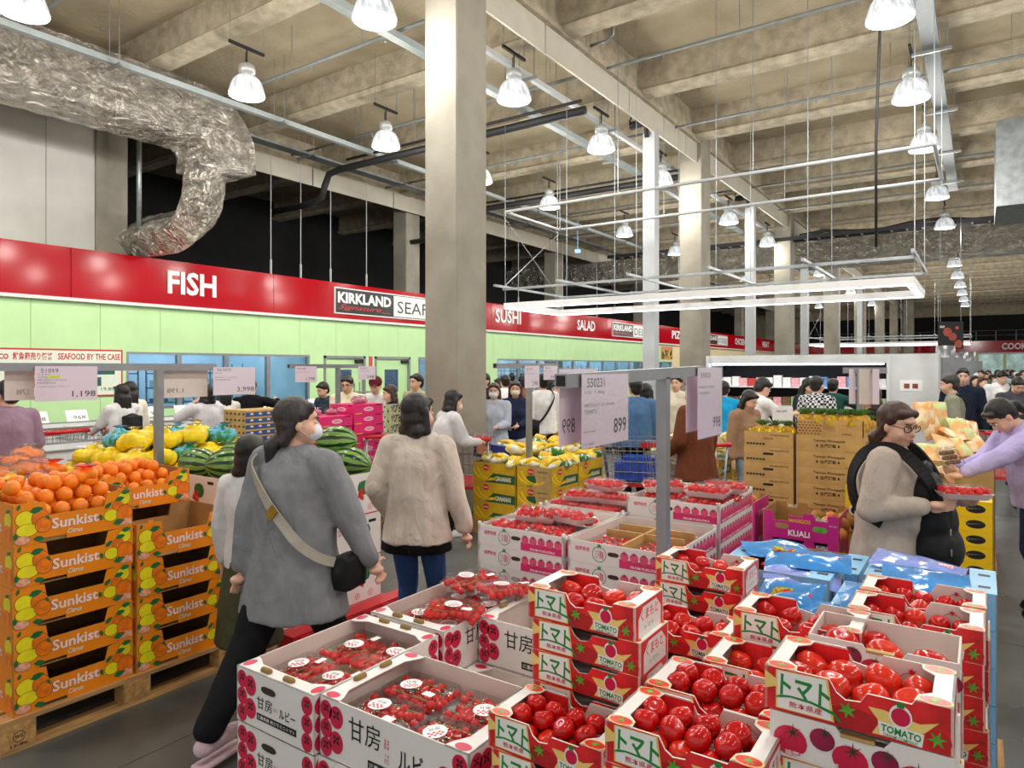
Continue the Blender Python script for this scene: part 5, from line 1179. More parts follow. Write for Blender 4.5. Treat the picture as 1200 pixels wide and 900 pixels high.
for L_ in range(3):
    for i in range(4-L_):
        for j in range(6-L_):
            x=-5.05-.26*i-.1*L_+q.uniform(-.04,.04); y=2.42+.22*j+.11*L_+q.uniform(-.03,.03); k+=1; z=.93+.13*L_
            if q.random()<.22: 
                o=citrusbag(x,y,z,.13,clear('blue_tint_film','8ccbe8',.3,.2,crumple=.5),two('blue_green_printed_net','5fb4d8','2f8a4c',22,.5,.3),'blue and green printed fruit bag, %s row back, %s from left, %s layer'%(ORD[i],ORD[j],('bottom','middle','top')[L_]),'blue fruit bags',7,k,'fruit_bag')
            else: citrusbag(x,y,z,.135,MLEMF,MLEM,'yellow net bag of lemons, %s row back, %s from left, %s layer'%(ORD[i],ORD[j],('bottom','middle','top')[L_]),'lemon bags',7,k,'lemon_bag')
# watermelons
pallet(-4.78,2.6,-3.5,3.56,'red plastic base under the watermelon cartons',.16,m=M('red_plastic','c81826',.4))
t=thing('red_step_base','red plastic base with ribbed corners standing by the watermelon cartons','base',(-3.42,3.1,0)); obj('body',MB().box((-.06,-.5,0),(.06,.5,.2)).mesh('body',M('red_plastic')),t)
for k in range(6): obj('rib',MB().box((.06,-.46+.17*k,.0),(.07,-.38+.17*k,.19)).mesh('rib',M('red_plastic')),t)
def melon_kind(nt,b,mx,mp,L,N):
    w=N('ShaderNodeTexWave'); w.wave_type='BANDS'; w.bands_direction='X'; w.inputs['Scale'].default_value=1.0; w.inputs['Distortion'].default_value=1.6; w.inputs['Detail'].default_value=3; w.inputs['Detail Scale'].default_value=4
    tc=N('ShaderNodeTexCoord'); sx=N('ShaderNodeSeparateXYZ'); L(tc.outputs['Object'],sx.inputs[0]); at=N('ShaderNodeMath'); at.operation='ARCTAN2'; L(sx.outputs['Y'],at.inputs[0]); L(sx.outputs['Z'],at.inputs[1])
    cb=N('ShaderNodeCombineXYZ'); L(at.outputs[0],cb.inputs[0]); ml=N('ShaderNodeMath'); ml.operation='MULTIPLY'; ml.inputs[1].default_value=4.5; L(sx.outputs['X'],ml.inputs[0]); L(ml.outputs[0],cb.inputs[1])
    w.inputs['Scale'].default_value=.62; L(cb.outputs[0],w.inputs['Vector']); r=N('ShaderNodeMapRange'); r.inputs[1].default_value=.55; r.inputs[2].default_value=.72; L(w.outputs['Fac'],r.inputs[0])
    m2=N('ShaderNodeMix'); m2.data_type='RGBA'; L(mx.outputs['Result'],m2.inputs['A']); m2.inputs['B'].default_value=lin('14301a'); L(r.outputs[0],m2.inputs['Factor']); L(m2.outputs['Result'],b.inputs['Base Color'])
MMEL=M('striped_watermelon_rind','6f9a45',.25,.2,7,kind=melon_kind,coat=.3)
WM=MB().ell((0,0,0),(.155,.118,.118),24).mesh('watermelon',MMEL,True)
def melonc(cx,cy,n,desc):
    for k in range(n): place('melon',cx,cy,.161+.302*k,('open watermelon carton ' if k==n-1 else 'closed in watermelon carton %s '%('at the bottom','in the middle')[k])+desc,'white watermelon cartons')
melonc(-4.46,2.84,3,'in the left stack beside the citrus cartons'); melonc(-3.84,2.84,3,'in the stack behind the walking woman'); melonc(-4.46,3.29,3,'in the rear left stack'); melonc(-3.84,3.29,3,'in the right stack facing the aisle')
mp=[(-4.6,2.75,1.09,.3),(-4.32,2.8,1.1,1.2),(-4.5,3.0,1.12,.6),(-4.62,3.25,1.1,.2),(-4.34,3.3,1.1,1.0),(-3.98,2.76,1.1,.4),(-3.7,2.8,1.1,1.3),(-3.98,3.0,1.13,1.5),(-3.72,3.06,1.12,.2),(-3.98,3.26,1.1,1.0),(-3.7,3.36,1.1,.3),(-3.88,3.38,1.24,.6)]
mw=['leftmost in front','second from left in front','behind the two leftmost ones','at the rear left','rear, next to the woman','in front behind the woman','at the front near the aisle','in the middle of the pile','right beside the mask of the woman','rear middle','at the right end above the aisle','topmost at the back']
for (x,y,z,a),lab in zip(mp,mw):
    o=obj('watermelon',WM,None,(x,y,z+.02),(R.uniform(-.5,.5),R.uniform(-.2,.2),a)); tag(o,'striped green watermelon '+lab,'watermelon','watermelons in the white cartons')
for cx,cy in ((-4.46,2.84),(-3.84,2.84),(-4.46,3.29),(-3.84,3.29)):
    tag(obj('carton_insert',MB().box((-.27,-.2,0),(.27,.2,.22)).mesh('carton_insert',KR),None,(cx,cy,.771)),'kraft insert raising the watermelons, at %s %s'%('left' if cx<-4 else 'right','front' if cy<3 else 'rear'),'insert')
# ------------------------------------------------------------------ bananas
pallet(-4.62,5.93,-3.58,7.25,'pallet under the nearest banana cartons',.14); pallet(-3.4,7.6,-2.4,9.0,'pallet under the farther banana cartons',.14); pallet(-6.2,8.3,-4.5,9.6,'pallet under the rear banana cartons',.14)
def bananas(x,y,w,d,rot,n,desc):
    for k in range(n): place('banana',x,y,.141+.212*k,'banana carton %s, %s up'%(desc,ORD[k]),'banana cartons',rotz=rot)
bananas(-4.32,6.15,0,0,0,3,'at the front left of the nearest pallet'); bananas(-3.81,6.22,0,0,PI/2,3,'at the front right of the nearest pallet'); bananas(-3.81,6.78,0,0,PI/2,3,'at the rear right of the nearest pallet'); bananas(-4.32,6.62,0,0,0,3,'at the rear left of the nearest pallet')
for i in range(2):
    for j in range(2): bananas(-3.12+.45*i,7.9+.57*j,0,0,PI/2,3,'on the farther pallet, %s %s'%(('left','right')[i],('front','rear')[j]))
    for j in range(2): bananas(-5.9+.57*(i+1)-.2,8.6+.44*j,0,0,0,3,'on the rear pallet, %s %s'%(('left','right')[i],('front','rear')[j]))
MBAN=M('banana_peel','f2cc22',.4,.08,20,col2='dcae1c'); MBAG=two('banana_bag_film','f0f2ec','3f8c3e',16,.5,.18,.03); MBAG2=two('banana_bag_film_yellow','f4dc50','eef2ea',14,.5,.18,.03)
bb=MB()
for k in range(4):
    P=[(-.1+.028*i*1.0+0,(-.045+.03*k)+.0*i,.03+.035*math.sin(PI*i/7)) for i in range(8)]; bb.tube(P,[.006,.015,.018,.019,.019,.018,.014,.006],8)
BBM=bb.mesh('banana_bunch',MBAN,True)
def bagmesh(seed,m):
    g=MB().ell((0,0,.055),(.125,.085,.06),16); q=[]
    for v in g.v:
        p=Vector(v); n=mnoise.noise(p*14+Vector((seed,0,0)))*.03+mnoise.noise(p*34+Vector((seed,3,0)))*.012; d=(p-Vector((0,0,.05))).normalized(); q.append(tuple(p+d*n))
    g.v=q; return g.mesh('bag_film',m,True)
BG=[bagmesh(i,(MBAG,MBAG2)[i%2]) for i in range(6)]
nb=0
def bbag(x,y,z,label):
    global nb; nb+=1
    t=thing('banana_bag',label,'banana bag',(x,y,z),R.uniform(0,6),label.split(',')[0].replace('bag','bags',1)); t.rotation_euler=(R.uniform(-.3,.3),R.uniform(-.3,.3),R.uniform(0,6))
    obj('bag_film',BG[nb%6],t); 
    obj('banana_bunch',BBM,t,(0,0,.045 if nb%2 else .06),(0,0,R.uniform(-.4,.4))); return t
def bpile(x0,x1,y0,y1,z,lab,nx,ny,top=True):
    for i in range(nx):
        for j in range(ny):
            bbag(x0+(x1-x0)*(i+.5)/nx+R.uniform(-.03,.03),y0+(y1-y0)*(j+.5)/ny+R.uniform(-.03,.03),z+R.uniform(-.01,.03),lab+', %s back, %s from left'%(ORD[j],ORD[i]))
    if top:
        for k in range(int(nx*ny*.55)): bbag(R.uniform(x0+.15,x1-.15),R.uniform(y0+.15,y1-.15),z+.09+R.uniform(0,.04),lab+', upper layer %s'%ORD[k%15])
bpile(-4.6,-3.58,5.95,7.2,.73,'bag of bananas, nearest pallet',5,6)
bpile(-3.35,-2.42,7.65,8.95,.73,'bag of bananas, farther pallet',4,6)
bpile(-5.9,-4.6,8.4,9.3,.73,'bag of bananas, rear pallet',5,4)
bb_=plain_carton('blue_citrus_carton',.5,.12,.16,M('dark_blue_board','1c2c86',.4,.03),KRI,lambda p,w,d,h:(p.disc((.09,h*.55),.07,*fr('f',w,d),1,18,.065),p.disc((.09,h*.55),.058,(-w/2,-d/2-.0014,0),X3,Z3,2,18,.052),p.text('Sunkist',(.19,.04),.2,.05,*fr('f',w,d),0,.02),p.flat([(0,0),(w,0),(.3,.03),(0,.035)],*fr('f',w,d),3)),[WP,OPR,PINKS,DG],True)
x,y=W(575,7.9); bb_.location=(x+.22,y-.2,.785); bb_.rotation_euler=(.0,.12,.25); bb_['label']='dark blue carton lid with cut orange picture lying on the banana cartons'
# ------------------------------------------------------------------ pineapple, mango, yellow
pallet(-1.62,5.0,-.62,6.7,'pallet under the pineapple cartons',.14); pallet(-1.68,4.24,-.64,4.62,'pallet under the mango cartons',.14)
zt=1.445; place('pinetop',-1.06+.21,5.03+.16,zt-.108,'open pineapple carton on top with brown pineapple drawing',group='pineapple cartons')
for k in range(1,11): place('pine',-1.06+.21,5.03+.16,zt-.108-.109*k,'kraft pineapple carton in the main stack, %s below the open one'%('one','two','three','four','five','six','seven','eight','nine','ten')[k-1],group='pineapple cartons')
for k in range(0,11): place('pineopen' if k==0 else 'pineside',-1.42+.17,5.03+.16,zt-.1-.108-.109*k,('open plain kraft carton left of the pineapple stack' if k==0 else 'plain kraft carton left of the pineapple stack, %s under the open one'%ORD[k]),group='plain kraft cartons')
for k in range(0,11): place('pineopen' if k==0 else 'pineside',-.86,6.35,1.34-.108-.109*k,('open plain kraft carton behind the sign post' if k==0 else 'plain kraft carton behind the sign post, %s under the open one'%ORD[k]),group='plain kraft cartons rear')
def pineapple(x,y,z,label):
    t=thing('pineapple',label,'pineapple',(x,y,z),R.uniform(0,3),'pineapples in the open cartons'); obj('fruit',PB,t); obj('crown',PC,t); return t
PB=MB().lathe([(.0,0),(.035,.004),(.052,.04),(.055,.08),(.045,.12),(.02,.135)],n=14).mesh('fruit',M('pineapple_skin','c8962a',.7,.3,60,.6,50),True)
g=MB()
for r in range(4):
    for k in range(8):
        a=2*PI*k/8+r*.4; l=.075-.008*r; el=math.radians(35+r*16); b=Vector((math.cos(a)*.012,math.sin(a)*.012,.13)); d=Vector((math.cos(a)*math.cos(el),math.sin(a)*math.cos(el),math.sin(el))); s=Vector((-math.sin(a),math.cos(a),0))*.008
        g.add([tuple(b-s),tuple(b+s),tuple(b+d*l*.6+s*.7),tuple(b+d*l+Vector((0,0,-.01))),tuple(b+d*l*.6-s*.7)],[(0,1,2,3,4)])
PC=g.mesh('crown',M('pineapple_leaf','4c7a34',.5,.25,30))
MPET=M('yellow_paper_wrap','f0e11c',.7,.05)
for k in range(10): pineapple(-1.02+.085*(k%5)+R.uniform(-.01,.01),5.1+.12*(k//5),zt-.1,'leafy topped pineapple, %s of the %s row in the open top carton'%(('first','second','third','fourth','last')[k%5],('front','rear')[k//5]))
for k in range(3): pineapple(-1.34+.09*k,5.24,zt-.2,'leafy topped pineapple, %s in the plain open carton'%('left','middle','right')[k]); pineapple(-.94+.09*k,6.35,1.235,'leafy topped pineapple, %s in the carton behind the sign post'%('left','middle','right')[k])
def tissue(x,y,z,label):
    g=MB(); q=random.Random(int(x*99))
    for k in range(26):
        a=q.uniform(0,6.28); b=Vector((q.uniform(-.17,.17),q.uniform(-.12,.12),0)); t_=Vector((math.cos(a)*.03,math.sin(a)*.03,q.uniform(.03,.06))); s=Vector((-math.sin(a),math.cos(a),0))*.022
        g.add([tuple(b-s),tuple(b+s),tuple(b+t_+s*.3),tuple(b+t_*1.2)],[(0,1,2,3)])
    tag(obj('tissue_wrap',g.mesh('tissue_wrap',MPET),None,(x,y,z)),label,'wrapping',None,'stuff')
tissue(-.85,5.14,zt-.035,'bright yellow tissue around the pineapples in the top carton'); tissue(-1.25,5.18,zt-.13,'bright yellow tissue in the plain open carton'); tissue(-.86,6.3,1.31,'bright yellow tissue in the carton behind the sign post')
def mg(x,y,zt,desc,n): 
    for k in range(n): place('mango',x+.21,y+.17,zt-.161*(k+1),('open magenta mango carton '+desc) if k==0 else 'magenta mango carton, %s under the open one %s'%(ORD[k-1],desc),'magenta mango cartons')
mg(-1.09,4.27,.945,'facing the aisle with white lettering',4); mg(-1.56,4.27,.98,'at the left with red fruit',5)
MMAN=M('mango_skin','7a9a3a',.35,.3,6,col2='b8402c'); MMN=MB().ell((0,0,0),(.055,.042,.04),14).mesh('mango',MMAN,True); MAP=MB().ell((0,0,0),(.042,.042,.038),14).mesh('mango',M('red_mango_skin','c23a30',.35,.3,7,col2='e0a050'),True)
for i in range(3):
    for j in range(4):
        fruit_at(MMN if (i+j)%2 else MAP,'mango','mango','green and red mango, %s across, %s row, in the carton facing the aisle'%(ORD[i],ORD[j]),'mangoes facing the aisle',(-.83+.085*i*.9,4.33+.075*j,.785+.05+.045*(j%2)),1)
for i in range(4):
    for j in range(3): fruit_at(MAP,'mango','mango','red blush mango, %s across, %s row, in the left mango carton'%(ORD[i],ORD[j]),'mangoes in left carton',(-1.5+.09*i,4.34+.09*j,.98-.05+.01*(i%2)),1)
tag(obj('carton_insert',MB().box((-.19,-.15,0),(.19,.15,.07)).mesh('carton_insert',KR),None,(-1.35,4.44,.825)),'kraft insert in the left open mango carton','insert')
pallet(-.69,4.64,-.21,5.0,'pallet under the left yellow cartons',.14)
for n_,(x,y,zt_,lay) in enumerate(((-.45,4.82,1.08,9),(-.18,5.63,.92,7))):
    if n_==1: pallet(-.42,5.44,.06,5.82,'pallet under the right yellow cartons',.14); pallet(-1.05,6.88,.11,8.27,'pallet under the bagged vegetables',.1)
    for k in range(lay): place('yellow',x,y,zt_-.101*(k+1)+.0,'yellow carton with black fruit drawing in the %s stack, %s'%(('left','right')[n_],('topmost','second down','third down','fourth down','fifth down','sixth down','seventh down','eighth down','ninth down')[k]),'yellow cartons')
# bagged vegetables pile
MVB=two('orange_green_printed_film','f0b070','cfe0a0',9,.5,.25,.06); MVB2=two('pale_mushroom_bag_film','f3e0b8','e8a868',8,.5,.25,.08)
bins(.1,6.9,2,3,.55,.45,.9,.101,KR,'bin','tall kraft bin below the bagged vegetables')
vl=['standing upright at the left','standing upright second from left','low at the left edge','in front of the standing ones','in the middle of the heap','at the right under the hand','at the back right','at the back left','lying flat on top','slumped at the front','at the far right','behind the heap','between the standing bags','at the near corner','over the kraft edge','in the far row left','in the far row right','topmost of the heap']
vp=[(1083,6.6,.0),(1098,6.7,.0),(1080,6.2,-.18),(1094,6.1,-.14),(1108,6.2,-.1),(1120,6.3,-.1),(1132,6.6,-.04),(1110,6.8,-.04),(1118,6.5,.0),(1100,6.0,-.2),(1140,6.4,-.08),(1125,6.9,-.02),(1090,6.6,-.08),(1085,5.95,-.22),(1112,5.9,-.22),(1105,7.1,.0),(1135,7.1,.0),(1126,6.5,.05)]
for k,((px,D,dz),lab) in enumerate(zip(vp,vl)):
    x,y=W(px,D); st=k in (0,1,12)
    t=pouch(x,y,(1.33 if st else 1.17)+dz,.2,.28,.09,(1.35 if st else R.uniform(.3,.9),R.uniform(-.3,.3),YAW+R.uniform(-.3,.3)),MVB if k%2 else MVB2,'orange and green printed vegetable bag '+lab); t['group']='vegetable bags'
# ------------------------------------------------------------------ farther stacks at left
pallet(-6.25,4.8,-5.75,5.85,'pallet under the magenta cartons',.14); pallet(-7.8,4.9,-7.25,5.65,'pallet under the blue and kraft cartons',.14)
for j in range(2): 
    for k in range(11 if j else 10): place('magenta',-6.01+R.uniform(-.015,.015),5.07+.47*j,.141+.113*k,'hot pink carton in the %s column, %s from the floor'%(('left','right')[j],ORD[k]),'hot pink cartons',0)
for k in range(15): place('bluekraft',-7.53,5.27,.141+.076*k,'blue and kraft shallow carton, %s up in the tall stack'%ORD[k],'blue and kraft cartons')
pallet(-7.3,5.9,-6.3,7.7,'pallet under the patterned grape cartons',.14)
for j in range(4):
    for k in range(9): place('grape',-6.7,6.15+.42*j,.141+.131*k,'patterned grape carton, %s column from left, %s from the floor'%(ORD[j],ORD[k]),'patterned grape cartons',parts=True)
for k,(x,y) in enumerate(((-6.1,5.0),(-6.05,5.2),(-5.95,5.5),(-6.05,5.65))): 
    t=citrusbag(x,y,.141+.113*(10 if y<5.3 else 11)+.003,.07,MCLB,M('dusty_grape_skin','c06a88',.3,.2,20),'pink film bag on the hot pink cartons, %s'%('leftmost','second from left','third','rightmost')[k],'pink film bags',6,k+60,'grape_bag')
# ------------------------------------------------------------------ refrigerated cases and counters
MFRZ=M('case_white','d9dcdc',.35,.03,3); MGREY=M('case_grey','8d9294',.4,.05,3); MBUMP=M('red_bumper','c41c24',.35,.05)
PACKS=[M('pack_white','ece8e2',.4,.1,20),M('pack_pink','e6a3a8',.4,.15,20),M('pack_blue','5f8fc8',.4,.15,20),M('pack_red','c43a34',.4,.15,20),M('pack_green','9cc08a',.4,.15,20),M('pack_brown','7a5638',.5,.15,20)]
def freezer(x0,y0,x1,y1,h,label,bump=True,goods=True,axis='y',seed=0):
    t=thing('chest_case',label,'freezer',((x0+x1)/2,(y0+y1)/2,0)); a,b=(x1-x0)/2,(y1-y0)/2
    obj('cabinet',MB().box((-a,-b,.1),(a,b,h-.22)).box((-a,-b,h-.22),(-a+.05,b,h)).box((a-.05,-b,h-.22),(a,b,h)).box((-a+.05,-b,h-.22),(a-.05,-b+.05,h)).box((-a+.05,b-.05,h-.22),(a-.05,b,h)).mesh('cabinet',MFRZ),t)
    obj('plinth',MB().box((-a+.05,-b+.05,0),(a-.05,b-.05,.1)).mesh('plinth',MBLK),t)
    obj('kick_panel',MB().box((-a-.006,-b-.006,.1),(a+.006,b+.006,.34)).mesh('kick_panel',MGREY),t)
    if bump: obj('bumper',MB().box((-a-.03,-b-.03,h*.5),(a+.03,b+.03,h*.5+.07)).mesh('bumper',MBUMP),t)
    obj('handrail',MB().box((-a-.01,-b-.01,h),(a+.01,-b+.05,h+.02)).box((-a-.01,b-.05,h),(a+.01,b+.01,h+.02)).box((-a-.01,-b+.05,h),(-a+.05,b-.05,h+.02)).box((a-.05,-b+.05,h),(a+.01,b-.05,h+.02)).mesh('handrail',MALU),t)
    if goods:
        q=random.Random(seed); L_=max(a,b)*2; n=int(L_/.42)
        for k in range(n):
            for r in range(2):
                u=-L_/2+.12+(L_-.3)*k/max(1,n-1); v=(-.22 if r else .18)
                x,y=((u,v) if a>b else (v,u)); m=PACKS[q.randrange(6)] if seed>4 else PACKS[(0,0,1,0,4)[q.randrange(5)]]
                o=obj('packed_goods',MB().box((-.15,-.15,0),(.14,.15,.09)).box((-.13,-.14,.09),(.14,.12,q.uniform(.12,.2)),0).mesh('packed_goods',m),None,((x0+x1)/2+x,(y0+y1)/2+y,h-.22)); tag(o,'packed goods, %s %s, in %s'%(ORD[k%15] if k<15 else 'last',('rear','front')[r],' '.join(label.split()[:7])),'packed food','packed goods in the '+label)
    return t
def cardrow(x,y0,y1,z,n,label,tilt=.5):
    for k in range(n):
        y=y0+(y1-y0)*(k+.5)/n; o=obj('shelf_card',MB().prism(rect(.32,.2),(0,-.16,0),Y3,(-math.sin(tilt),0,math.cos(tilt)),.004).text('%d'%(198+k*110),(.0,.04),.18,.06,(.003,-.06,.0),Y3,(-math.sin(tilt),0,math.cos(tilt)),1).mesh('shelf_card',[WP,BK]),None,(x,y,z)); tag(o,label+', %s'%(['first','second','third','fourth','fifth','sixth','seventh','eighth','ninth','tenth'][k]+' from the left'),'price card','shelf cards over the cases')
freezer(-12.0,.6,-10.9,5.6,.92,'long open white chest case in front of the seafood board',False,seed=1)
freezer(-12.0,5.8,-10.9,10.4,.92,'long open white chest case below the prep room windows',False,seed=2)
freezer(-12.2,10.8,-11.2,15.8,.9,'open white chest case in front of the doors',False,seed=3)
freezer(-9.0,2.2,-8.1,4.6,.9,'open grey case with boxed goods behind the bagged oranges',True,seed=4)
cardrow(-12.0,.8,5.4,.94,8,'white card above the seafood chest case'); cardrow(-12.0,6.0,10.2,.94,7,'white card above the window chest case')
freezer(-8.6,13.2,-5.2,14.3,.85,'grey chest case beyond the big column',True,seed=5)
freezer(-10.6,18.0,-7.4,19.1,.85,'distant chest case in front of the sushi counter',True,seed=6)
freezer(-3.3,8.75,-1.75,9.7,.92,'white chest case with red bumper beside the brown coat',True,seed=7)
freezer(-5.0,10.6,-3.3,11.6,.9,'white chest case behind the denim shirt',True,seed=8)
# wire shelf trolley and service counter boxes
def rack(x,y,label,h=1.5):
    t=thing('wire_rack',label,'rack',(x,y,0)); 
    for z in (.3,.65,1.0,1.3): obj('rack_shelf',MB().box((-.25,-.3,z),(.25,.3,z+.02)).mesh('rack_shelf',MALU),t)
    for a in (-.25,.25):
        for b in (-.3,.3): obj('rack_leg',MB().tube([(a,b,0),(a,b,h)],.013,6).mesh('rack_leg',MALU),t)
rack(-10.4,9.6,'slim metal rack with trays in front of the window bays'); 
# open wall case with shelves
t=thing('shelved_display_case','tall white refrigerated case with lit shelves of packed goods','display case',(-2.8,13.4,0))
CW0,CW1=-1.5,1.5
obj('canopy',MB().box((CW0,-.45,1.88),(CW1,.45,2.03)).mesh('canopy',MFRZ),t)
obj('canopy_light',MB().box((CW0+.05,-.43,1.85),(CW1-.05,-.36,1.88)).mesh('canopy_light',M('case_light','eef4ff',.5,0,emit=7)),t)
obj('back_panel',MB().box((CW0,.38,.3),(CW1,.45,1.88)).mesh('back_panel',MBLK),t); obj('base',MB().box((CW0,-.5,0),(CW1,.45,.42)).mesh('base',MFRZ),t)
for z in (.75,1.08,1.43): obj('case_shelf',MB().box((CW0,-.25,z),(CW1,.38,z+.025)).mesh('case_shelf',MFRZ),t)
for nm,xx in (('end_panel',CW0-.05),('end_panel',CW1)): obj(nm,MB().box((xx,-.5,0),(xx+.05,.45,2.03)).mesh(nm,MFRZ),t)
q=random.Random(5)
gm=[MB().box((-.07,-.05,0),(.07,.05,.17)).mesh('goods_pack',m) for m in PACKS]
for zi,z in enumerate((.775,1.105,1.455,.42)):
    for k in range(19):
        o=obj('goods_pack',gm[q.choice([0,0,0,1,2,3] if zi==2 else [0,1,3,5,4,2])],None,(-2.8+CW0+.1+.155*k,13.4-.12+q.uniform(-.03,.03),z)); o.scale=(1,1,q.uniform(.8,1.2)); lv=('second','third','top','bottom')[zi]
        tag(o,'small pack, %s from the left on the %s shelf of the lit case'%((ORD+['sixteenth','seventeenth','eighteenth','nineteenth'])[k],lv),'pack','packs on the %s shelf of the lit case'%lv)
t=thing('partition_panel','plain white panel with a small notice beside the lit case','panel',(-.93,13.3,0)); obj('board',MB().box((-.36,-.35,0),(.36,.45,2.03)).mesh('board',MFRZ),t)
g=MB().box((-.18,-.356,1.42),(.14,-.35,1.6)).mesh('notice',WP); n_=obj('notice',g,t); obj('notice_picture',MB().box((-.12,-.358,1.46),(-.04,-.356,1.54),0).box((.0,-.358,1.46),(.08,-.356,1.54),0).mesh('notice_picture',M('notice_print','8a4636',.4,.3,40)),n_)
# tall stainless units and hanging poster at far right
for k,(px,D,h,w_) in enumerate(((1108,17,2.35,.5),(1122,18.5,2.2,.45),(1134,21,2.3,.5))):
    x,y=W(px,D); t=thing('steel_oven_unit','tall stainless unit in the crowd at far right, %s'%('nearest','middle','farthest')[k],'oven',(x,y,0),YAW); obj('cabinet',MB().box((-w_/2,-.3,0),(w_/2,.3,h-.3)).mesh('cabinet',MALU),t); obj('hood',MB().lathe([(w_*.45,h-.3),(w_*.4,h),(.0,h)],n=14).mesh('hood',MALU,True),t)
x,y=W(1114,20); t=thing('hanging_poster','dark hanging poster with pictures of red meat','poster',(x,y,2.35),YAW); obj('board',MB().box((-.37,-.01,0),(.37,.01,.8)).mesh('board',MBKP),t)
g=MB(); 
for a,b,r in ((-.1,.5,.13),(.05,.36,.12),(.22,.15,.12),(.18,.62,.05)): g.disc((a,b),r,(0,-.0115,0),X3,Z3,0,14)
g.text('BEEF',(-.32,.62),.14,.06,(0,-.012,0),X3,Z3,1,.02)
obj('poster_picture',g.mesh('poster_picture',[M('meat_print','a84a3a',.4,.35,30),WP]),t); obj('hanging_wire',MB().tube([(-.3,0,.8),(-.3,0,5.2)],.006,5).tube([(.3,0,.8),(.3,0,5.2)],.006,5).mesh('hanging_wire',MGALV),t)
x,y=W(812,17); 
t=thing('food_poster','small poster with food pictures on the distant green wall','poster',(-14.0,onX(775,-14.0),1.9)); obj('board',MB().box((-.02,0,.35),(0,1.6,1.05)).mesh('board',M('poster_orange','d88a5a',.4,.05)),t); obj('food_picture',MB().box((0,.1,.4),(.006,1.5,.85)).mesh('food_picture',two('food_print','2a1a12','e8b850',4,rough=.3)),t)
for k,(a,b) in enumerate(((-.3,.2),(.25,-.1),(.1,.35))): pass
# board with recipe leaflet in front of the shelves
x,y=W(917,8.0); t=thing('leaflet_holder','white recipe sheet on a holder behind the plain kraft cartons','sign',(x,y,0),YAW); obj('sheet',MB().box((-.12,-.004,1.02),(.12,.0,1.34)).text('RECIPE',(-.07,1.28),.12,.022,(0,-.0045,0),X3,Z3,1,.01).mesh('sheet',[WP,BK]),t); obj('pole',MB().tube([(0,0.01,0),(0,.01,1.3)],.01,6).mesh('pole',MALU),t); obj('foot',MB().box((-.12,-.12,0),(.12,.12,.02)).mesh('foot',MALU),t)
# ------------------------------------------------------------------ shopping carts
def cart(x,y,rot,label,load=None):
    t=thing('shopping_cart',label,'shopping cart',(x,y,0),rot)
    def wires(side):
        g=MB(); return g
    b=[(-.27,-.42),(.27,-.42),(.22,.45),(-.22,.45)]
    g=MB()
    for z,s in ((.5,.86),(.62,.91),(.74,.95),(.86,.98),(.98,1.0)):
        P=[(a*s,c*s,z) for a,c in b]; g.tube(P+[P[0]],.005,5)
    for i in range(4):
        p,q2=b[i],b[(i+1)%4]; m=7 if i%2==0 else 11
        for k in range(m): 
            u=k/m; a=p[0]+(q2[0]-p[0])*u; c=p[1]+(q2[1]-p[1])*u; g.tube([(a*.86,c*.86,.5),(a,c,.98)],.003,4)
    for k in range(6): g.tube([(-.2+.08*k,-.36,.5),(-.2+.08*k,.38,.5)],.003,4)
    obj('wire_basket',g.mesh('wire_basket',MGALV),t)
    obj('frame',MB().tube([(-.24,-.45,1.0),(-.24,-.38,.45),(-.22,-.36,.2),(-.22,.4,.16)],.014,8).tube([(.24,-.45,1.0),(.24,-.38,.45),(.22,-.36,.2),(.22,.4,.16)],.014,8).tube([(-.22,.4,.16),(-.2,.36,.5)],.012,6).tube([(.22,.4,.16),(.2,.36,.5)],.012,6).mesh('frame',MGALV,True),t)
    obj('handle',MB().tube([(-.27,-.47,1.02),(.27,-.47,1.02)],.022,10).mesh('handle',MBUMP,True),t)
    obj('bumper',MB().box((-.25,.43,.9),(.25,.47,.96)).mesh('bumper',MBUMP),t)
    obj('bumper',MB().box((-.25,-.4,.46),(.25,.42,.49)).mesh('bumper',MBUMP),t)
    for a in (-.22,.22):
        for c in (-.34,.38): obj('wheel',MB().tube([(a-.015,c,.06),(a+.015,c,.06)],.06,12).box((a-.01,c-.01,.06),(a+.01,c+.01,.19)).mesh('wheel',MBLK,True),t)
    if load:
        tag(obj('blue_pack',MB().box((-.2,-.3,0),(.2,.3,.2)).box((-.15,-.2,.2),(.15,.2,.26)).mesh('blue_pack',M('blue_shrink_wrap','2f55b8',.2,.2,8)),None,(x,y,.52),(0,0,rot)),'blue shrink wrapped bottles lying in the cart by the denim shirt man','packed drinks')
    return t
x,y=W(752,7.9); cart(x,y,YAW+PI/2-.2,'shopping cart with red handle and blue pack right of the sign post',True)
x,y=W(549,7.9); cart(x,y,YAW+.0,'shopping cart pushed by the woman in white sweatshirt at the column')
x,y=W(800,7.3); cart(x,y,YAW+.3,'shopping cart in front of the person in brown coat')
x,y=W(1175,8.5); cart(x,y,YAW-.4,'shopping cart at the far right behind the lavender sweater')
x,y=W(60,8.6); cart(x,y,YAW+.9,'shopping cart at the far left beyond the bagged oranges')
x,y=W(110,9.2); cart(x,y,YAW+1.2,'shopping cart by the woman with black backpack')
x,y=W(445,8.2); cart(x,y,YAW+.4,'shopping cart behind the hot pink cartons')
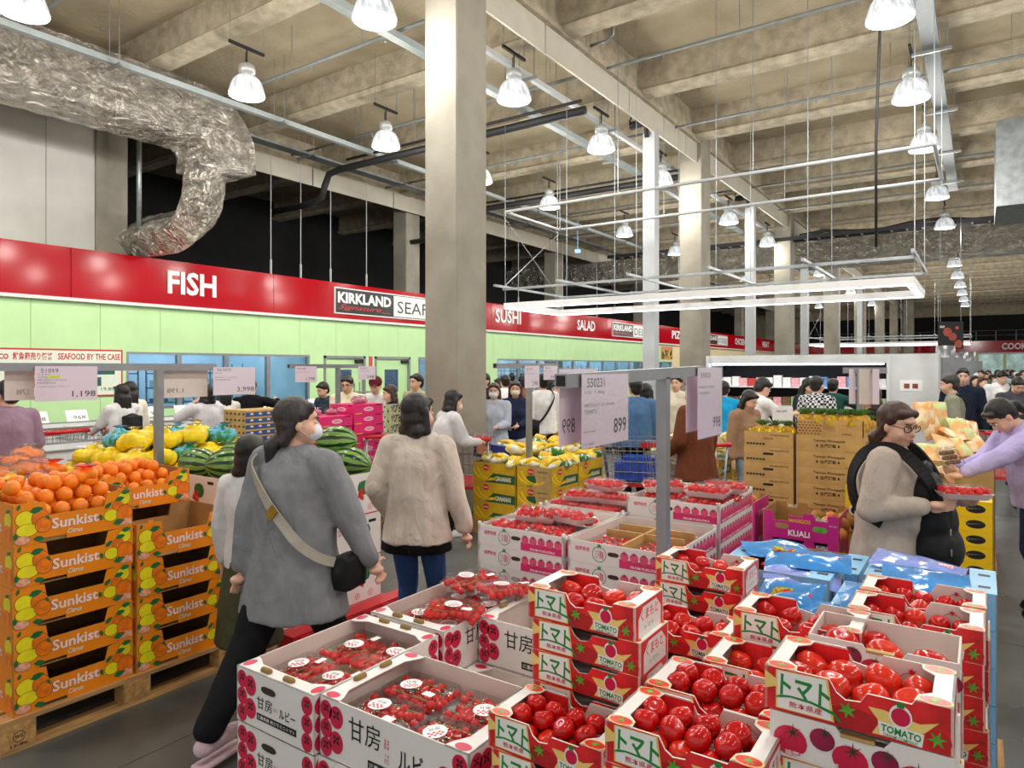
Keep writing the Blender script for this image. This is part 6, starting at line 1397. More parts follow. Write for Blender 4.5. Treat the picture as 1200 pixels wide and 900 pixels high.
# ------------------------------------------------------------------ people
MSK=M('skin','dcae94',.5,.05,10); MSK2=M('skin_tan','c98f6c',.5,.05,10)
MHB=M('black_hair','1d1817',.35,.3,6,.6,30,stretch=(14,14,1.2),col2='0e0b0b'); MHG=M('greying_black_hair','3a3535',.4,.3,10,.6,30,stretch=(14,14,1.2),col2='1c1919'); MHR=M('brown_hair','4a2a1e',.38,.3,8,.6,30,stretch=(14,14,1.2),col2='2c1813')
MRIM=M('dark_plum_frame','24141a',.6,.02,spec=.1); MEYE=M('eye_white','efeae6',.2,.02); MIRI=M('dark_iris','1e120d',.1,.1); MLIP=M('lips','b8605c',.45,.05); MMASK=M('pale_mask','dfe3ea',.7,.03); MMASKC=M('cream_mask','e8dcc4',.7,.03)
_cl={}
def wrinkle(nt,b,mx,mp,L,N,amt=.55,sc=5.5,dist=.03):
    n=N('ShaderNodeTexNoise'); n.inputs['Scale'].default_value=sc; n.inputs['Detail'].default_value=2.5; n.inputs['Distortion'].default_value=1.6
    p=N('ShaderNodeMapping'); p.inputs['Scale'].default_value=(1.3,1.3,.75); L(mp.outputs[0],p.inputs[0]); L(p.outputs[0],n.inputs['Vector'])
    w=N('ShaderNodeTexNoise'); w.inputs['Scale'].default_value=260; L(mp.outputs[0],w.inputs['Vector'])
    a=N('ShaderNodeMath'); a.operation='MULTIPLY_ADD'; a.inputs[1].default_value=.02; L(w.outputs['Fac'],a.inputs[0]); L(n.outputs['Fac'],a.inputs[2])
    q=N('ShaderNodeBump'); q.inputs['Strength'].default_value=amt; q.inputs['Distance'].default_value=dist; L(a.outputs[0],q.inputs['Height']); L(q.outputs[0],b.inputs['Normal'])
def cloth(c,bump=.35,sc=18,rough=.85): 
    if c not in _cl: _cl[c]=M('cloth_'+c,c,rough,.07,10,spec=.2,kind=wrinkle)
    return _cl[c]
def rotm(pitch=0,roll=0,yaw=0): return Matrix.Rotation(yaw,4,'Z')@Matrix.Rotation(-pitch,4,'X')@Matrix.Rotation(roll,4,'Y')
def ik(a,b,l1,l2,pole):
    a=Vector(a);b=Vector(b);d=b-a;L_=min(d.length,(l1+l2)*.999); d.normalize(); b=a+d*L_
    x=(l1*l1-l2*l2+L_*L_)/(2*L_); h=math.sqrt(max(0,l1*l1-x*x)); p=Vector(pole); p=(p-d*p.dot(d)); p=p.normalized() if p.length>1e-4 else Vector((0,-1,0))
    return a+d*x+p*h,b
def person(px,D,face,label,h=1.6,top='ffffff',bottom='20222c',hair='short',hm=None,skin=None,w=1.0,lean=0,hp=0,hy=0,hr=0,hl=None,hR=None,topkind='shirt',sleeve=1.0,hem=.0,legs='pants',mask=None,glasses=False,vox=.018,feet=None,shoes='1c1c1e',near=False,pole=None,belly=0,disp=.006,extras=None,pat=None,gender='f',hat=None,xy=None,group=None):
    x,y=xy or W(px,D); s=h/1.6; skin=skin or MSK; hm=hm or MHB
    t=thing('person',label,'person',(x,y,0),YAW+math.radians(face),group)
    S=lambda v:Vector((v[0]*s,v[1]*s,v[2]*s))
    hip=Vector((0,0,.84)); UM=Matrix.Translation(hip)@rotm(lean)@Matrix.Translation(-hip)
    U=lambda v:S(UM@Vector(v))
    nk=Vector((0,.005,1.36)); HM=UM@Matrix.Translation(nk)@rotm(hp,hr,hy)@Matrix.Translation(-nk)
    hc=Vector((0,.02,1.492)); Hh=lambda v:S(HM@(hc+Vector(v)))
    HR=(HM.to_3x3())
    sw=.165*w**.5*(1.12 if gender=='m' else 1); R3=UM.to_3x3()
    hands={}
    arms=[]
    for sd,tg in ((-1,hl),(1,hR)):
        sh=UM@Vector((sd*sw,0,1.30)); tg=Vector(tg) if tg else UM@Vector((sd*(sw+.075*w),.03,.80)) if not lean else Vector((sd*(sw+.08),.25,.8))
        pl=(pole or (sd*.6,-1,-.4)); el,wr=ik(sh,tg,.265,.245,(pl[0] if not pole else sd*abs(pl[0]),pl[1],pl[2])); arms.append((sd,sh,el,wr))
    ft=feet or ((-.09,.0,.0),(.09,.05,.0)); lg=[]
    for sd,f in zip((-1,1),ft):
        hj=Vector((sd*.085,0,.82)); an=Vector((f[0],f[1],f[2]+.075)); kn,an=ik(hj,an,.385,.385,(0,1,0)); lg.append((sd,hj,kn,an,f))
    def torso(g,e=0,wf=1):
        for c,r in (((0,.0,1.18),(.15,.105,.155)),((0,.0,1.03),(.128,.095,.14)),((0,-.005,.88),(.155,.112,.12))):
            g.ell(U(c),tuple((q+e)*s*(w if i<2 else 1) for i,q in enumerate(r)),14,0,R3)
        g.cap(U((-sw*.9,0,1.295)),U((sw*.9,0,1.295)),(.056+e)*s,(.056+e)*s,12)
        g.cap(U((-.07,0,1.31)),U((.07,0,1.31)),(.07+e)*s,(.07+e)*s,10)
        if gender=='f' : 
            for sd in (-1,1): g.ell(U((sd*.065,.085*w,1.16)),tuple((q+e)*s for q in (.06,.05,.06)),10,0,R3)
        if belly: g.ell(U((0,.06+belly*.4,1.0)),((.15+e)*s*w,(.10+e+belly)*s,(.16+e)*s),14,0,R3)
    # ---- body: one continuous surface
    g=MB(); torso(g)
    g.cap(U((0,-.005,1.32)),Hh((0,-.015,-.09)),.055*s,.052*s,12)
    g.ell(Hh((0,-.012,.03)),(.076*s,.094*s,.088*s),16,0,HR); g.ell(Hh((0,.022,-.03)),(.066*s*min(w,1.15)**.5,.066*s,.078*s),14,0,HR)
    g.ell(Hh((0,.05,-.085)),(.034*s*w**.5,.032*s,.026*s),10,0,HR); 
    for sd in (-1,1): 
        g.ell(Hh((sd*.076,-.008,-.012)),(.011*s,.018*s,.031*s),8,0,HR); g.ell(Hh((sd*.036*w**.4,.058,-.038)),(.028*s,.024*s,.03*s),8,0,HR)
    g.cap(Hh((0,.082,.006)),Hh((0,.1,-.026)),.008*s,.0125*s,8); g.ell(Hh((0,.096,-.029)),(.018*s,.012*s,.01*s),8,0,HR)
    g.ell(Hh((0,.084,-.06)),(.022*s,.012*s,.010*s),8,0,HR); g.ell(Hh((0,.072,.035)),(.045*s,.02*s,.012*s),8,0,HR)
    for sd,sh,el,wr in arms:
        g.cap(S(sh),S(el),.044*s*w**.6,.036*s*w**.5,10); g.cap(S(el),S(wr),.035*s*w**.4,.024*s,10)
        d=(wr-el).normalized(); hd=wr+d*.045; pn=Vector((sd,0,0)); pn=(pn-d*pn.dot(d)).normalized() if abs(pn.dot(d))<.95 else Vector((0,0,1)); fw=d.cross(pn).normalized(); fw=fw if fw.y>=0 else -fw
        grip=hands.get(sd)
        if tg_hand(hl if sd<0 else hR): # holding: palm up, fingers curl forward/up
            fwd=Vector((0,1,0)); 
            g.ell(S(hd+d*.01),(.04*s,.046*s,.022*s),10,0,(Matrix(((1,0,0),(0,1,0),(0,0,1)))))
            for k in range(4):
                b=hd+d*.045+fw*(.031-.021*k); l=(.034,.04,.038,.03)[k]; m_=b+d*l*.9+Vector((0,0,.004)); e_=m_+d*l*.4+Vector((-sd*.0,0,.022)); g.cap(S(b),S(m_),.0084*s,.0078*s,8); g.cap(S(m_),S(e_),.0078*s,.0066*s,8)
            b=hd+fw*.03-d*.01; g.cap(S(b),S(b+fw*.028+Vector((0,0,.025))+d*.02),.012*s,.0095*s,8); g.cap(S(b+fw*.028+Vector((0,0,.025))+d*.02),S(b+fw*.03+Vector((0,0,.036))+d*.042),.0095*s,.0085*s,8)
        else:
            g.ell(S(hd),(.015*s,.038*s,.046*s),10,0,Matrix((pn,fw,d)).transposed())
            for k in range(4):
                b=hd+d*.035+fw*(.03-.0205*k); l=(.036,.042,.039,.03)[k]; m_=b+d*l; e_=m_+d*l*.6-pn*.012; g.cap(S(b),S(m_),.008*s,.0074*s,8); g.cap(S(m_),S(e_),.0074*s,.0062*s,8)
            b=hd+fw*.03-d*.02; g.cap(S(b),S(b+fw*.02+d*.03-pn*.008),.0115*s,.0095*s,8); g.cap(S(b+fw*.02+d*.03-pn*.008),S(b+fw*.024+d*.055-pn*.014),.0095*s,.008*s,8)
    for sd,hj,kn,an,f in lg:
        g.cap(S(hj),S(kn),.078*s*w**.6,.05*s,12); g.cap(S(kn+Vector((0,-.008,-.02))),S(an+Vector((0,0,.02))),.05*s*w**.4,.032*s,12); g.cap(S(an+Vector((0,-.02,-.04))),S(an+Vector((0,.13,-.045))),.034*s,.03*s,10)
    remesh(obj('body',g.mesh('body',skin),t),vox if not near else .0078,3 if not near else 4)
    cv=vox if not near else .011
    # ---- clothing
    cm=pat or cloth(top); g=MB(); e=.018
    if topkind!='dress' or True: torso(g,e)
    bot=.80-hem
    def ringloft(zs,mi=0,n=20,kk=1.0):
        V=[]
        for (z,rx,ry,cy) in zs:
            for j in range(n): a=2*PI*j/n; V.append(tuple(U((rx*w*math.cos(a)*kk,cy+ry*w*math.sin(a)*kk,z)) if z>.5 else U((rx*w*math.cos(a)*kk,cy+ry*w*math.sin(a)*kk,z))))
        k=len(zs); F=[(i*n+j,i*n+(j+1)%n,(i+1)*n+(j+1)%n,(i+1)*n+j) for i in range(k-1) for j in range(n)]+[tuple(range(n-1,-1,-1)),tuple(range((k-1)*n,k*n))]
        g.add(V,F)
    loose={'shirt':.0,'loose':.03,'coat':.03,'dress':.02}[topkind]
    zs=[(bot,.175+loose*1.6+hem*.12,.13+loose*1.5+hem*.12,-.0),(.9,.168+loose,.125+loose,0),(1.05,.152+loose,.118+loose,.0),(1.2,.168+loose*.6,.128+loose*.5,.0),(1.27,.172+loose*.4,.108+loose*.3,-.004),(1.325,.13,.082,-.006),(1.35,.08,.07,-.004)]
    if hem>.3: zs.insert(0,(bot-.0,.21,.16,0))
    ringloft(zs)
    for sd,sh,el,wr in arms:
        q=.018 if topkind=='shirt' else .026
        if sleeve>.5: 
            g.cap(S(sh),S(el),(.052+q)*s*w**.6,(.042+q)*s*w**.5,12); e2=el+(wr-el)*((sleeve-.5)*2)*.93; g.cap(S(el),S(e2),(.042+q)*s*w**.5,(.030+q*.7)*s,12)
        else: e2=sh+(el-sh)*sleeve*2*.9; g.cap(S(sh),S(e2),(.052+q)*s,(.05+q)*s,12)
    g.cap(U((0,-.01,1.33)),U((0,-.008,1.352)),.066*s,.062*s,12)
    to=obj('top' if topkind!='coat' else 'coat',g.mesh('top',cm),t); remesh(to,cv,3,disp if near else disp*.8,9)
    if legs!='none':
        g=MB(); g.ell(S((0,-.005,.86)),((.158+.012)*s*w,(.117+.012)*s*w,.11*s),14)
        if legs=='skirt': 
            V=[];n=20;zz=((.34,.23,.2),(.6,.2,.165),(.9,.16,.115))
            for z,a_,b_ in zz:
                for j in range(n): a=2*PI*j/n; V.append(tuple(S((a_*w*math.cos(a),b_*w*math.sin(a),z))))
            g.add(V,[(i*n+j,i*n+(j+1)%n,(i+1)*n+(j+1)%n,(i+1)*n+j) for i in range(2) for j in range(n)]+[tuple(range(n-1,-1,-1)),tuple(range(2*n,3*n))])
        else:
            for sd,hj,kn,an,f in lg:
                if legs=='shorts': g.cap(S(hj),S(hj+(kn-hj)*.55),.09*s*w**.6,.085*s,12)
                else: k=.018 if legs=='wide' else 0; g.cap(S(hj),S(kn),(.09+k)*s*w**.6,(.064+k)*s,12); g.cap(S(kn),S(an+Vector((0,0,.03))),(.063+k)*s*w**.4,(.048+k)*s,12)
        remesh(obj('skirt' if legs=='skirt' else 'shorts' if legs=='shorts' else 'trousers',g.mesh('bottom',cloth(bottom)),t),cv,2,.004 if near else .003,8)
    for sd,hj,kn,an,f in lg:
        g=MB().cap(S(an+Vector((0,-.03,-.035))),S(an+Vector((0,.15,-.042))),.043*s,.036*s,10).box(S((an.x-.04,an.y-.07,f[2])),S((an.x+.04,an.y+.18,f[2]+.025)))
        remesh(obj('shoe',g.mesh('shoe',cloth(shoes,.1,30,.5)),t),.011,2)
    # ---- hair
    g=MB(); g.ell(Hh((0,-.024,.042)),(.085*s,.098*s,.09*s),18,0,HR)
    if hair=='short': g.ell(Hh((0,-.055,-.01)),(.078*s,.056*s,.075*s),12,0,HR)
    elif hair=='bob':
        g.ell(Hh((0,-.06,-.03)),(.08*s,.055*s,.11*s),12,0,HR)
        for sd in (-1,1): g.cap(Hh((sd*.074,-.015,.02)),Hh((sd*.08,-.01,-.11)),.026*s,.03*s,10)
        g.cap(Hh((-.05,-.06,-.1)),Hh((.05,-.06,-.1)),.045*s,.045*s,10)
    elif hair=='long':
        g.ell(Hh((0,-.06,-.03)),(.082*s,.055*s,.11*s),12,0,HR)
        for sd in (-1,1): g.cap(Hh((sd*.074,-.02,.02)),Hh((sd*.085,-.015,-.2)),.026*s,.028*s,10); g.cap(Hh((sd*.04,-.07,-.05)),Hh((sd*.05,-.075,-.27)),.05*s,.035*s,10)
        g.cap(Hh((0,-.07,-.05)),Hh((0,-.08,-.3)),.055*s,.04*s,10)
    elif hair in('tail','lowtail'):
        g.ell(Hh((0,-.05,.0)),(.08*s,.06*s,.085*s),12,0,HR); z0=-.0 if hair=='tail' else -.085
        for sd in (-1,1): g.cap(Hh((sd*.06,.0,.04)),Hh((sd*.045,-.07,z0)),.03*s,.03*s,8)
        g.cap(Hh((0,-.095,z0+.01)),Hh((0,-.125,z0-.02)),.03*s,.036*s,10)
        if hair=='tail': g.cap(Hh((0,-.125,z0-.02)),Hh((0,-.13,z0-.2)),.034*s,.016*s,10)
        else: g.cap(Hh((0,-.12,z0-.02)),Hh((-.01,-.125,z0-.1)),.04*s,.026*s,10).cap(Hh((-.02,-.12,z0-.04)),Hh((-.04,-.13,z0-.09)),.025*s,.012*s,8)
    if not hat: g.cap(Hh((-.045,.052,.075)),Hh((.045,.052,.075)),.024*s,.024*s,10)
    remesh(obj('hair',g.mesh('hair',hm),t),.012 if not near else .008,3,.003 if near else .002,30)
    if hat:
        g=MB().ell(Hh((0,-.02,.055)),(.095*s,.108*s,.085*s),16,0,HR); g.ell(Hh((0,.09,.05)),(.065*s,.06*s,.008*s),12,0,HR); remesh(obj('cap',g.mesh('cap',cloth(hat)),t),.012,2)
    for sd in (-1,1):
        o=obj('eye',MB().ell((0,0,0),(.0125*s,.009*s,.0068*s),10).mesh('eye',MEYE,True),t,Hh((sd*.03,.079,.004))); o.rotation_euler=HM.to_euler(); 
        if D<12: obj('iris',MB().ell((0,.0062*s,0),(.0055*s,.004*s,.0058*s),10).mesh('iris',MIRI,True),o); 
        if D<12: b=obj('eyebrow',MB().cap(Hh((sd*.016,.09,.026)),Hh((sd*.047,.077,.026)),.0032*s,.0024*s,6).mesh('eyebrow',hm,True),t); obj('eyelid',MB().cap(Hh((sd*.018,.0895,.0105)),Hh((sd*.042,.0835,.0095)),.0026*s,.002*s,6).mesh('eyelid',MIRI,True),t)
    if not mask: obj('lips',MB().ell(Hh((0,.0955,-.059)),(.019*s,.004*s,.0042*s),10,0,HR).ell(Hh((0,.0945,-.0665)),(.016*s,.004*s,.0042*s),10,0,HR).mesh('lips',MLIP,True),t)
    else:
        g=MB().ell(Hh((0,.052,-.045)),(.062*s,.062*s,.048*s),14,0,HR); m_=obj('face_mask',g.mesh('face_mask',mask,True),t)
        g=MB(); 
        for sd in (-1,1): g.tube([Hh((sd*.058,.05,-.03)),Hh((sd*.078,.0,-.005))],.0015*s,5); g.tube([Hh((sd*.055,.05,-.07)),Hh((sd*.078,.0,-.03))],.0015*s,5)
        obj('ear_loop',g.mesh('ear_loop',mask),m_)
    if glasses:
        gl=obj('glasses',MB().cap(Hh((-.011,.095,.004)),Hh((.011,.095,.004)),.0018*s,.0018*s,6).mesh('glasses',MBLK),t)
        for sd in (-1,1):
            P=[]
            for k in range(15): a=2*PI*k/14; P.append(Hh((sd*.034+.023*math.cos(a)*(1),.093-.012*abs(.034+.023*math.cos(a)*sd*sd-.0)/.06,.0+.0165*math.sin(a)+(.003 if math.sin(a)>0 else 0))))
            obj('rim',MB().tube(P,.0024*s,6,cap=False).mesh('rim',MRIM,True),gl); obj('temple',MB().tube([Hh((sd*.057,.081,.004)),Hh((sd*.076,.04,.006)),Hh((sd*.08,-.01,.003))],.0022*s,6).mesh('temple',MRIM,True),gl)
    return t,U,S,Hh,arms
def tg_hand(v): return v is not None
def strap(t,pts,name,m,wd=.03,th=.006):
    # flat strap along points with outward normals guessed from torso axis
    P0=[Vector(p) for p in pts]; P=[]
    for i in range(len(P0)-1):
        a,b,c,e=P0[max(i-1,0)],P0[i],P0[i+1],P0[min(i+2,len(P0)-1)]
        for q in range(5):
            u=q/5; P.append(.5*((2*b)+(c-a)*u+(2*a-5*b+4*c-e)*u*u+(3*b-a-3*c+e)*u**3))
    P.append(P0[-1]); V=[];k=len(P)
    for i,p in enumerate(P):
        d=(P[min(i+1,k-1)]-P[max(i-1,0)]).normalized(); n=Vector((p.x,p.y,0)); n=n.normalized() if n.length>.02 else Vector((0,0,1)); s=d.cross(n).normalized()*wd/2
        V+=[tuple(p-s),tuple(p+s),tuple(p+s+n*th),tuple(p-s+n*th)]
    F=[(i*4+j,i*4+(j+1)%4,(i+1)*4+(j+1)%4,(i+1)*4+j) for i in range(k-1) for j in range(4)]+[(3,2,1,0),(4*k-4,4*k-3,4*k-2,4*k-1)]
    return obj(name,MB().add(V,F).mesh(name,m),t)
def bag(t,c,r,name,m,rot=None):
    g=MB().ell(c,r,14); g.box((c[0]-r[0]*.8,c[1]-r[1]*.75,c[2]-r[2]*.8),(c[0]+r[0]*.8,c[1]+r[1]*.75,c[2]+r[2]*.8)); o=obj(name,g.mesh(name,m),t); remesh(o,.014,4,.006,9); return o
MBAGK=M('black_nylon','121316',.6,.15,12,.3,20,spec=.3); MTAN=M('olive_canvas','6a6048',.8,.1,20); MZIP=M('steel_zip','c8c8c8',.3,.05,metal=.9)
# --- walking woman in the grey cardigan
t,U,S,Hh,arms=person(345,3.35,-24,'woman walking past in a long grey cardigan, white mask and low ponytail',1.64,'84878b','17181c','lowtail',MHG,w=1.13,topkind='coat',hem=.20,mask=MMASK,near=True,vox=.011,hy=-.75,hl=(-.22,-.12,.80),hR=(.36,.16,.78),feet=((-.13,-.42,.03),(.1,.3,0)),shoes='d9bfc8',disp=.012,legs='wide')
strap(t,[U(p) for p in ((-.16,-.07,1.325),(-.13,-.135,1.29),(-.05,-.165,1.2),(.02,-.175,1.12),(.1,-.175,1.04),(.17,-.165,.97),(.225,-.10,.9),(.25,-.02,.86))],'bag_strap',M('beige_webbing','a8a396',.7,.05),.045)
obj('strap_buckle',MB().box((-.022,-.006,-.028),(.022,.004,.028)).mesh('strap_buckle',M('brass','b08a3a',.3,.1,metal=.9)),t,U((.035,-.188,1.1)),(0,.7,0))
bag(t,tuple(U((.27,.06,.8))),(.06,.11,.1),'shoulder_bag',MBAGK)
# --- child / woman behind her
person(292,3.75,-20,'person with black hair mostly hidden behind the woman in grey cardigan',1.42,'d8d8da','4a4a34','bob',w=.95,vox=.014,legs='skirt',hy=.2,shoes='222222',near=False)
# --- beige shirt woman
person(488,4.15,-12,'woman in crumpled beige shirt and jeans seen from behind',1.63,'cfc5b8','34558a','bob',w=.95,near=True,vox=.012,topkind='coat',hem=.06,pat=M('crumpled_linen','cfc5b8',.9,.06,8,spec=.2,kind=lambda *a:wrinkle(*a,amt=.5,sc=7,dist=.035)),hl=(-.2,.1,.86),hR=(.30,.05,.74),disp=.014,hy=-.5)
tt=[o for o in COL.objects if o.name.startswith('person')][-1]
ub=MB(); V=[];n=24
for z,a_,b_ in ((.70,.215,.165),(.80,.205,.155),(.92,.17,.13)):
    for j in range(n): V.append((a_*math.cos(2*PI*j/n)*(1+.03*math.sin(j*2.1)),b_*math.sin(2*PI*j/n)*(1+.03*math.sin(j*2.1)),z))
ub.add(V,[(i*n+j,i*n+(j+1)%n,(i+1)*n+(j+1)%n,(i+1)*n+j) for i in range(2) for j in range(n)]+[tuple(range(n-1,-1,-1))])
obj('black_undershirt_hem',ub.mesh('black_undershirt_hem',cloth('1c1c20'),True),tt)
# --- white sweatshirt woman leaning on cart
person(516,7.3,-62,'woman in white sweatshirt and black trousers with cream mask leaning on a cart',1.56,'d3d2d6','141418','bob',mask=MMASKC,lean=.22,hl=(-.12,.42,1.02),hR=(.12,.42,1.02),vox=.014,topkind='loose',shoes='e8e8e8',legs='wide',disp=.01)
# --- woman with glasses and black baby carrier
t5,U5,S5,H5,A5=person(1043,3.78,-128,'woman with glasses in beige cardigan and black carrier holding a tomato pack',1.60,'b9aca0','8d857e','lowtail',MHR,w=1.16,near=True,vox=.011,topkind='coat',hem=.25,glasses=True,hp=.2,hy=-.5,hl=(.02,.30,1.11),hR=(.2,.19,1.09),belly=.05,disp=.008,pole=(.5,-.5,-1.2))
g=MB(); 
for c,r in (((0,.2,.98),(.17,.12,.17)),((0,.22,.84),(.19,.13,.15)),((.0,.17,1.13),(.15,.09,.12))): g.ell(U5(c),tuple(q for q in r),16)
o=obj('baby_carrier',g.mesh('baby_carrier',MBAGK),t5); remesh(o,.012,4,.012,7)
for sd in (-1,1):
    strap(t5,[U5(p) for p in ((sd*.10,.22,1.12),(sd*.135,.19,1.22),(sd*.145,.10,1.335),(sd*.15,.0,1.375),(sd*.155,-.1,1.33),(sd*.165,-.155,1.2),(sd*.19,-.12,1.05),(sd*.22,.0,.98))],'carrier_strap',MBAGK,.06,.014)
for k,(a,b) in enumerate(((.17,.95),(.05,.9),(.14,.84))): obj('zip_pull',MB().cap((0,0,0),(0,0,.03),.004,.003,6).mesh('zip_pull',MZIP,True),o,U5((a,.30,b)))
g=MB().ell(U5((-.02,.17,1.25)),(.1,.035,.05),12); hd=obj('carrier_hood',g.mesh('carrier_hood',MBAGK),t5); remesh(hd,.012,3,.01,9)
Mw=Matrix.Translation(t5.location)@Matrix.Rotation(t5.rotation_euler.z,4,'Z')
hp_=Mw@S5((.13,.35,1.145))
loose_pack(hp_.x,hp_.y,hp_.z-.005,YAW-.25,'loose tomato pack held by the woman with glasses',(.0,.0),300,group='pack in hand')
# --- lavender sweater woman
t6,U6,S6,H6,A6=person(1222,5.0,82,'woman in lavender sweater bending over the bagged vegetables',1.64,'b9aee0','22334f','tail',w=1.08,near=True,vox=.012,lean=.3,hp=.6,hl=(-.1,.58,1.0),hR=(.08,.52,1.02),feet=((-.1,.0,0),(.1,-.1,0)),topkind='loose',disp=.01,shoes='101012')
strap(t6,[U6(p) for p in ((.13,.08,1.32),(.15,.0,1.36),(.12,-.12,1.3),(.0,-.165,1.15),(-.12,-.16,1.0),(-.22,-.05,.9))],'bag_strap',MBAGK,.04); bag(t6,tuple(U6((-.27,.05,.72))),(.06,.15,.16),'shoulder_bag',MBAGK)
Mw=Matrix.Translation(t6.location)@Matrix.Rotation(t6.rotation_euler.z,4,'Z'); q6=Mw@Vector((-.01,.66,1.12))
pk=thing('brown_fruit_pack','clear pack of brown kiwi fruit with label held by the woman in lavender','fruit pack',tuple(q6),YAW+1.2); pk.rotation_euler=(1.0,0,YAW+.5); obj('clamshell',SH_F,pk)
g=MB(); 
for i in range(5):
    for j in range(3): g.ell((-.07+.035*i,-.04+.04*j,.03),(.019,.019,.018),8)
obj('packed_fruit',g.mesh('packed_fruit',M('kiwi_skin','7a5a2c',.7,.2,30),True),pk)
# --- people behind
def simple(px,D,face,label,h,top,bottom,hair='short',**k): return person(px,D,face,label,h,top,bottom,hair,vox=k.pop('vox',.017),**k)
a=simple(10,6.0,75,'person in mauve short-sleeved shirt at the far left edge',1.68,'8f7488','22222a','short',gender='m',sleeve=.5,topkind='loose')
b,Ub,_,_,_=simple(143,8.6,65,'woman in white jacket with black backpack in front of the chest cases',1.58,'dcdcde','26262e','long',hl=(-.1,.4,1.0),hR=(.1,.42,1.0))
bag(b,tuple(Ub((.0,-.2,1.08))),(.13,.08,.17),'backpack',MBAGK)
simple(152,9.3,60,'dark haired woman in cream top behind the black backpack',1.6,'e6e0d2','1c1c22','long')
c_,Uc,_,_,_=simple(243,8.9,60,'woman in pale grey sweatshirt with raised hand near the lemon bags',1.56,'cfccd2','17171c','bob',hl=(-.08,.2,1.35),topkind='loose')
c_,Uc,_,_,_=simple(263,9.7,40,'woman in cream sweater and denim shorts with white tote',1.55,'e8e2da','5a7396','long',legs='shorts',shoes='e6e6e6')
bag(c_,tuple(Uc((.12,-.14,.98))),(.12,.06,.13),'tote_bag',M('cream_canvas','dcd6c8',.8,.05))
simple(294,9.9,10,'person in black top reaching toward the window bays',1.62,'131316','202028','short',hR=(.3,.35,1.3),gender='m')
simple(390,10.6,150,'person in dark blue top bending behind the kraft stack',1.6,'3a4656','22222a','short',lean=.3)
simple(408,9.6,175,'man with glasses in cream sweater leaning on the patterned cartons',1.68,'e9dec2','2a2a30','short',gender='m',glasses=True,hl=(-.1,.28,1.1),hR=(.05,.26,1.15),hp=.2)
simple(441,9.8,178,'person in white printed T-shirt and dark red cap behind the hot pink cartons',1.66,'e8e8ea','2a2a30','short',gender='m',hat='5e1f26',sleeve=.45,hl=(-.08,.3,1.0),hR=(.1,.3,1.0),hp=.3)
simple(466,9.4,115,'woman with brown bob in black top leaning forward beside the cap',1.56,'15151a','22222a','bob',hm=MHR,hl=(-.1,.4,1.02),hR=(.1,.4,1.02),lean=.15,sleeve=.55)
simple(489,9.9,140,'young man in beige jacket over white shirt next to the big column',1.7,'b0a682','23242c','short',gender='m',topkind='loose',hl=(-.08,.3,1.0))
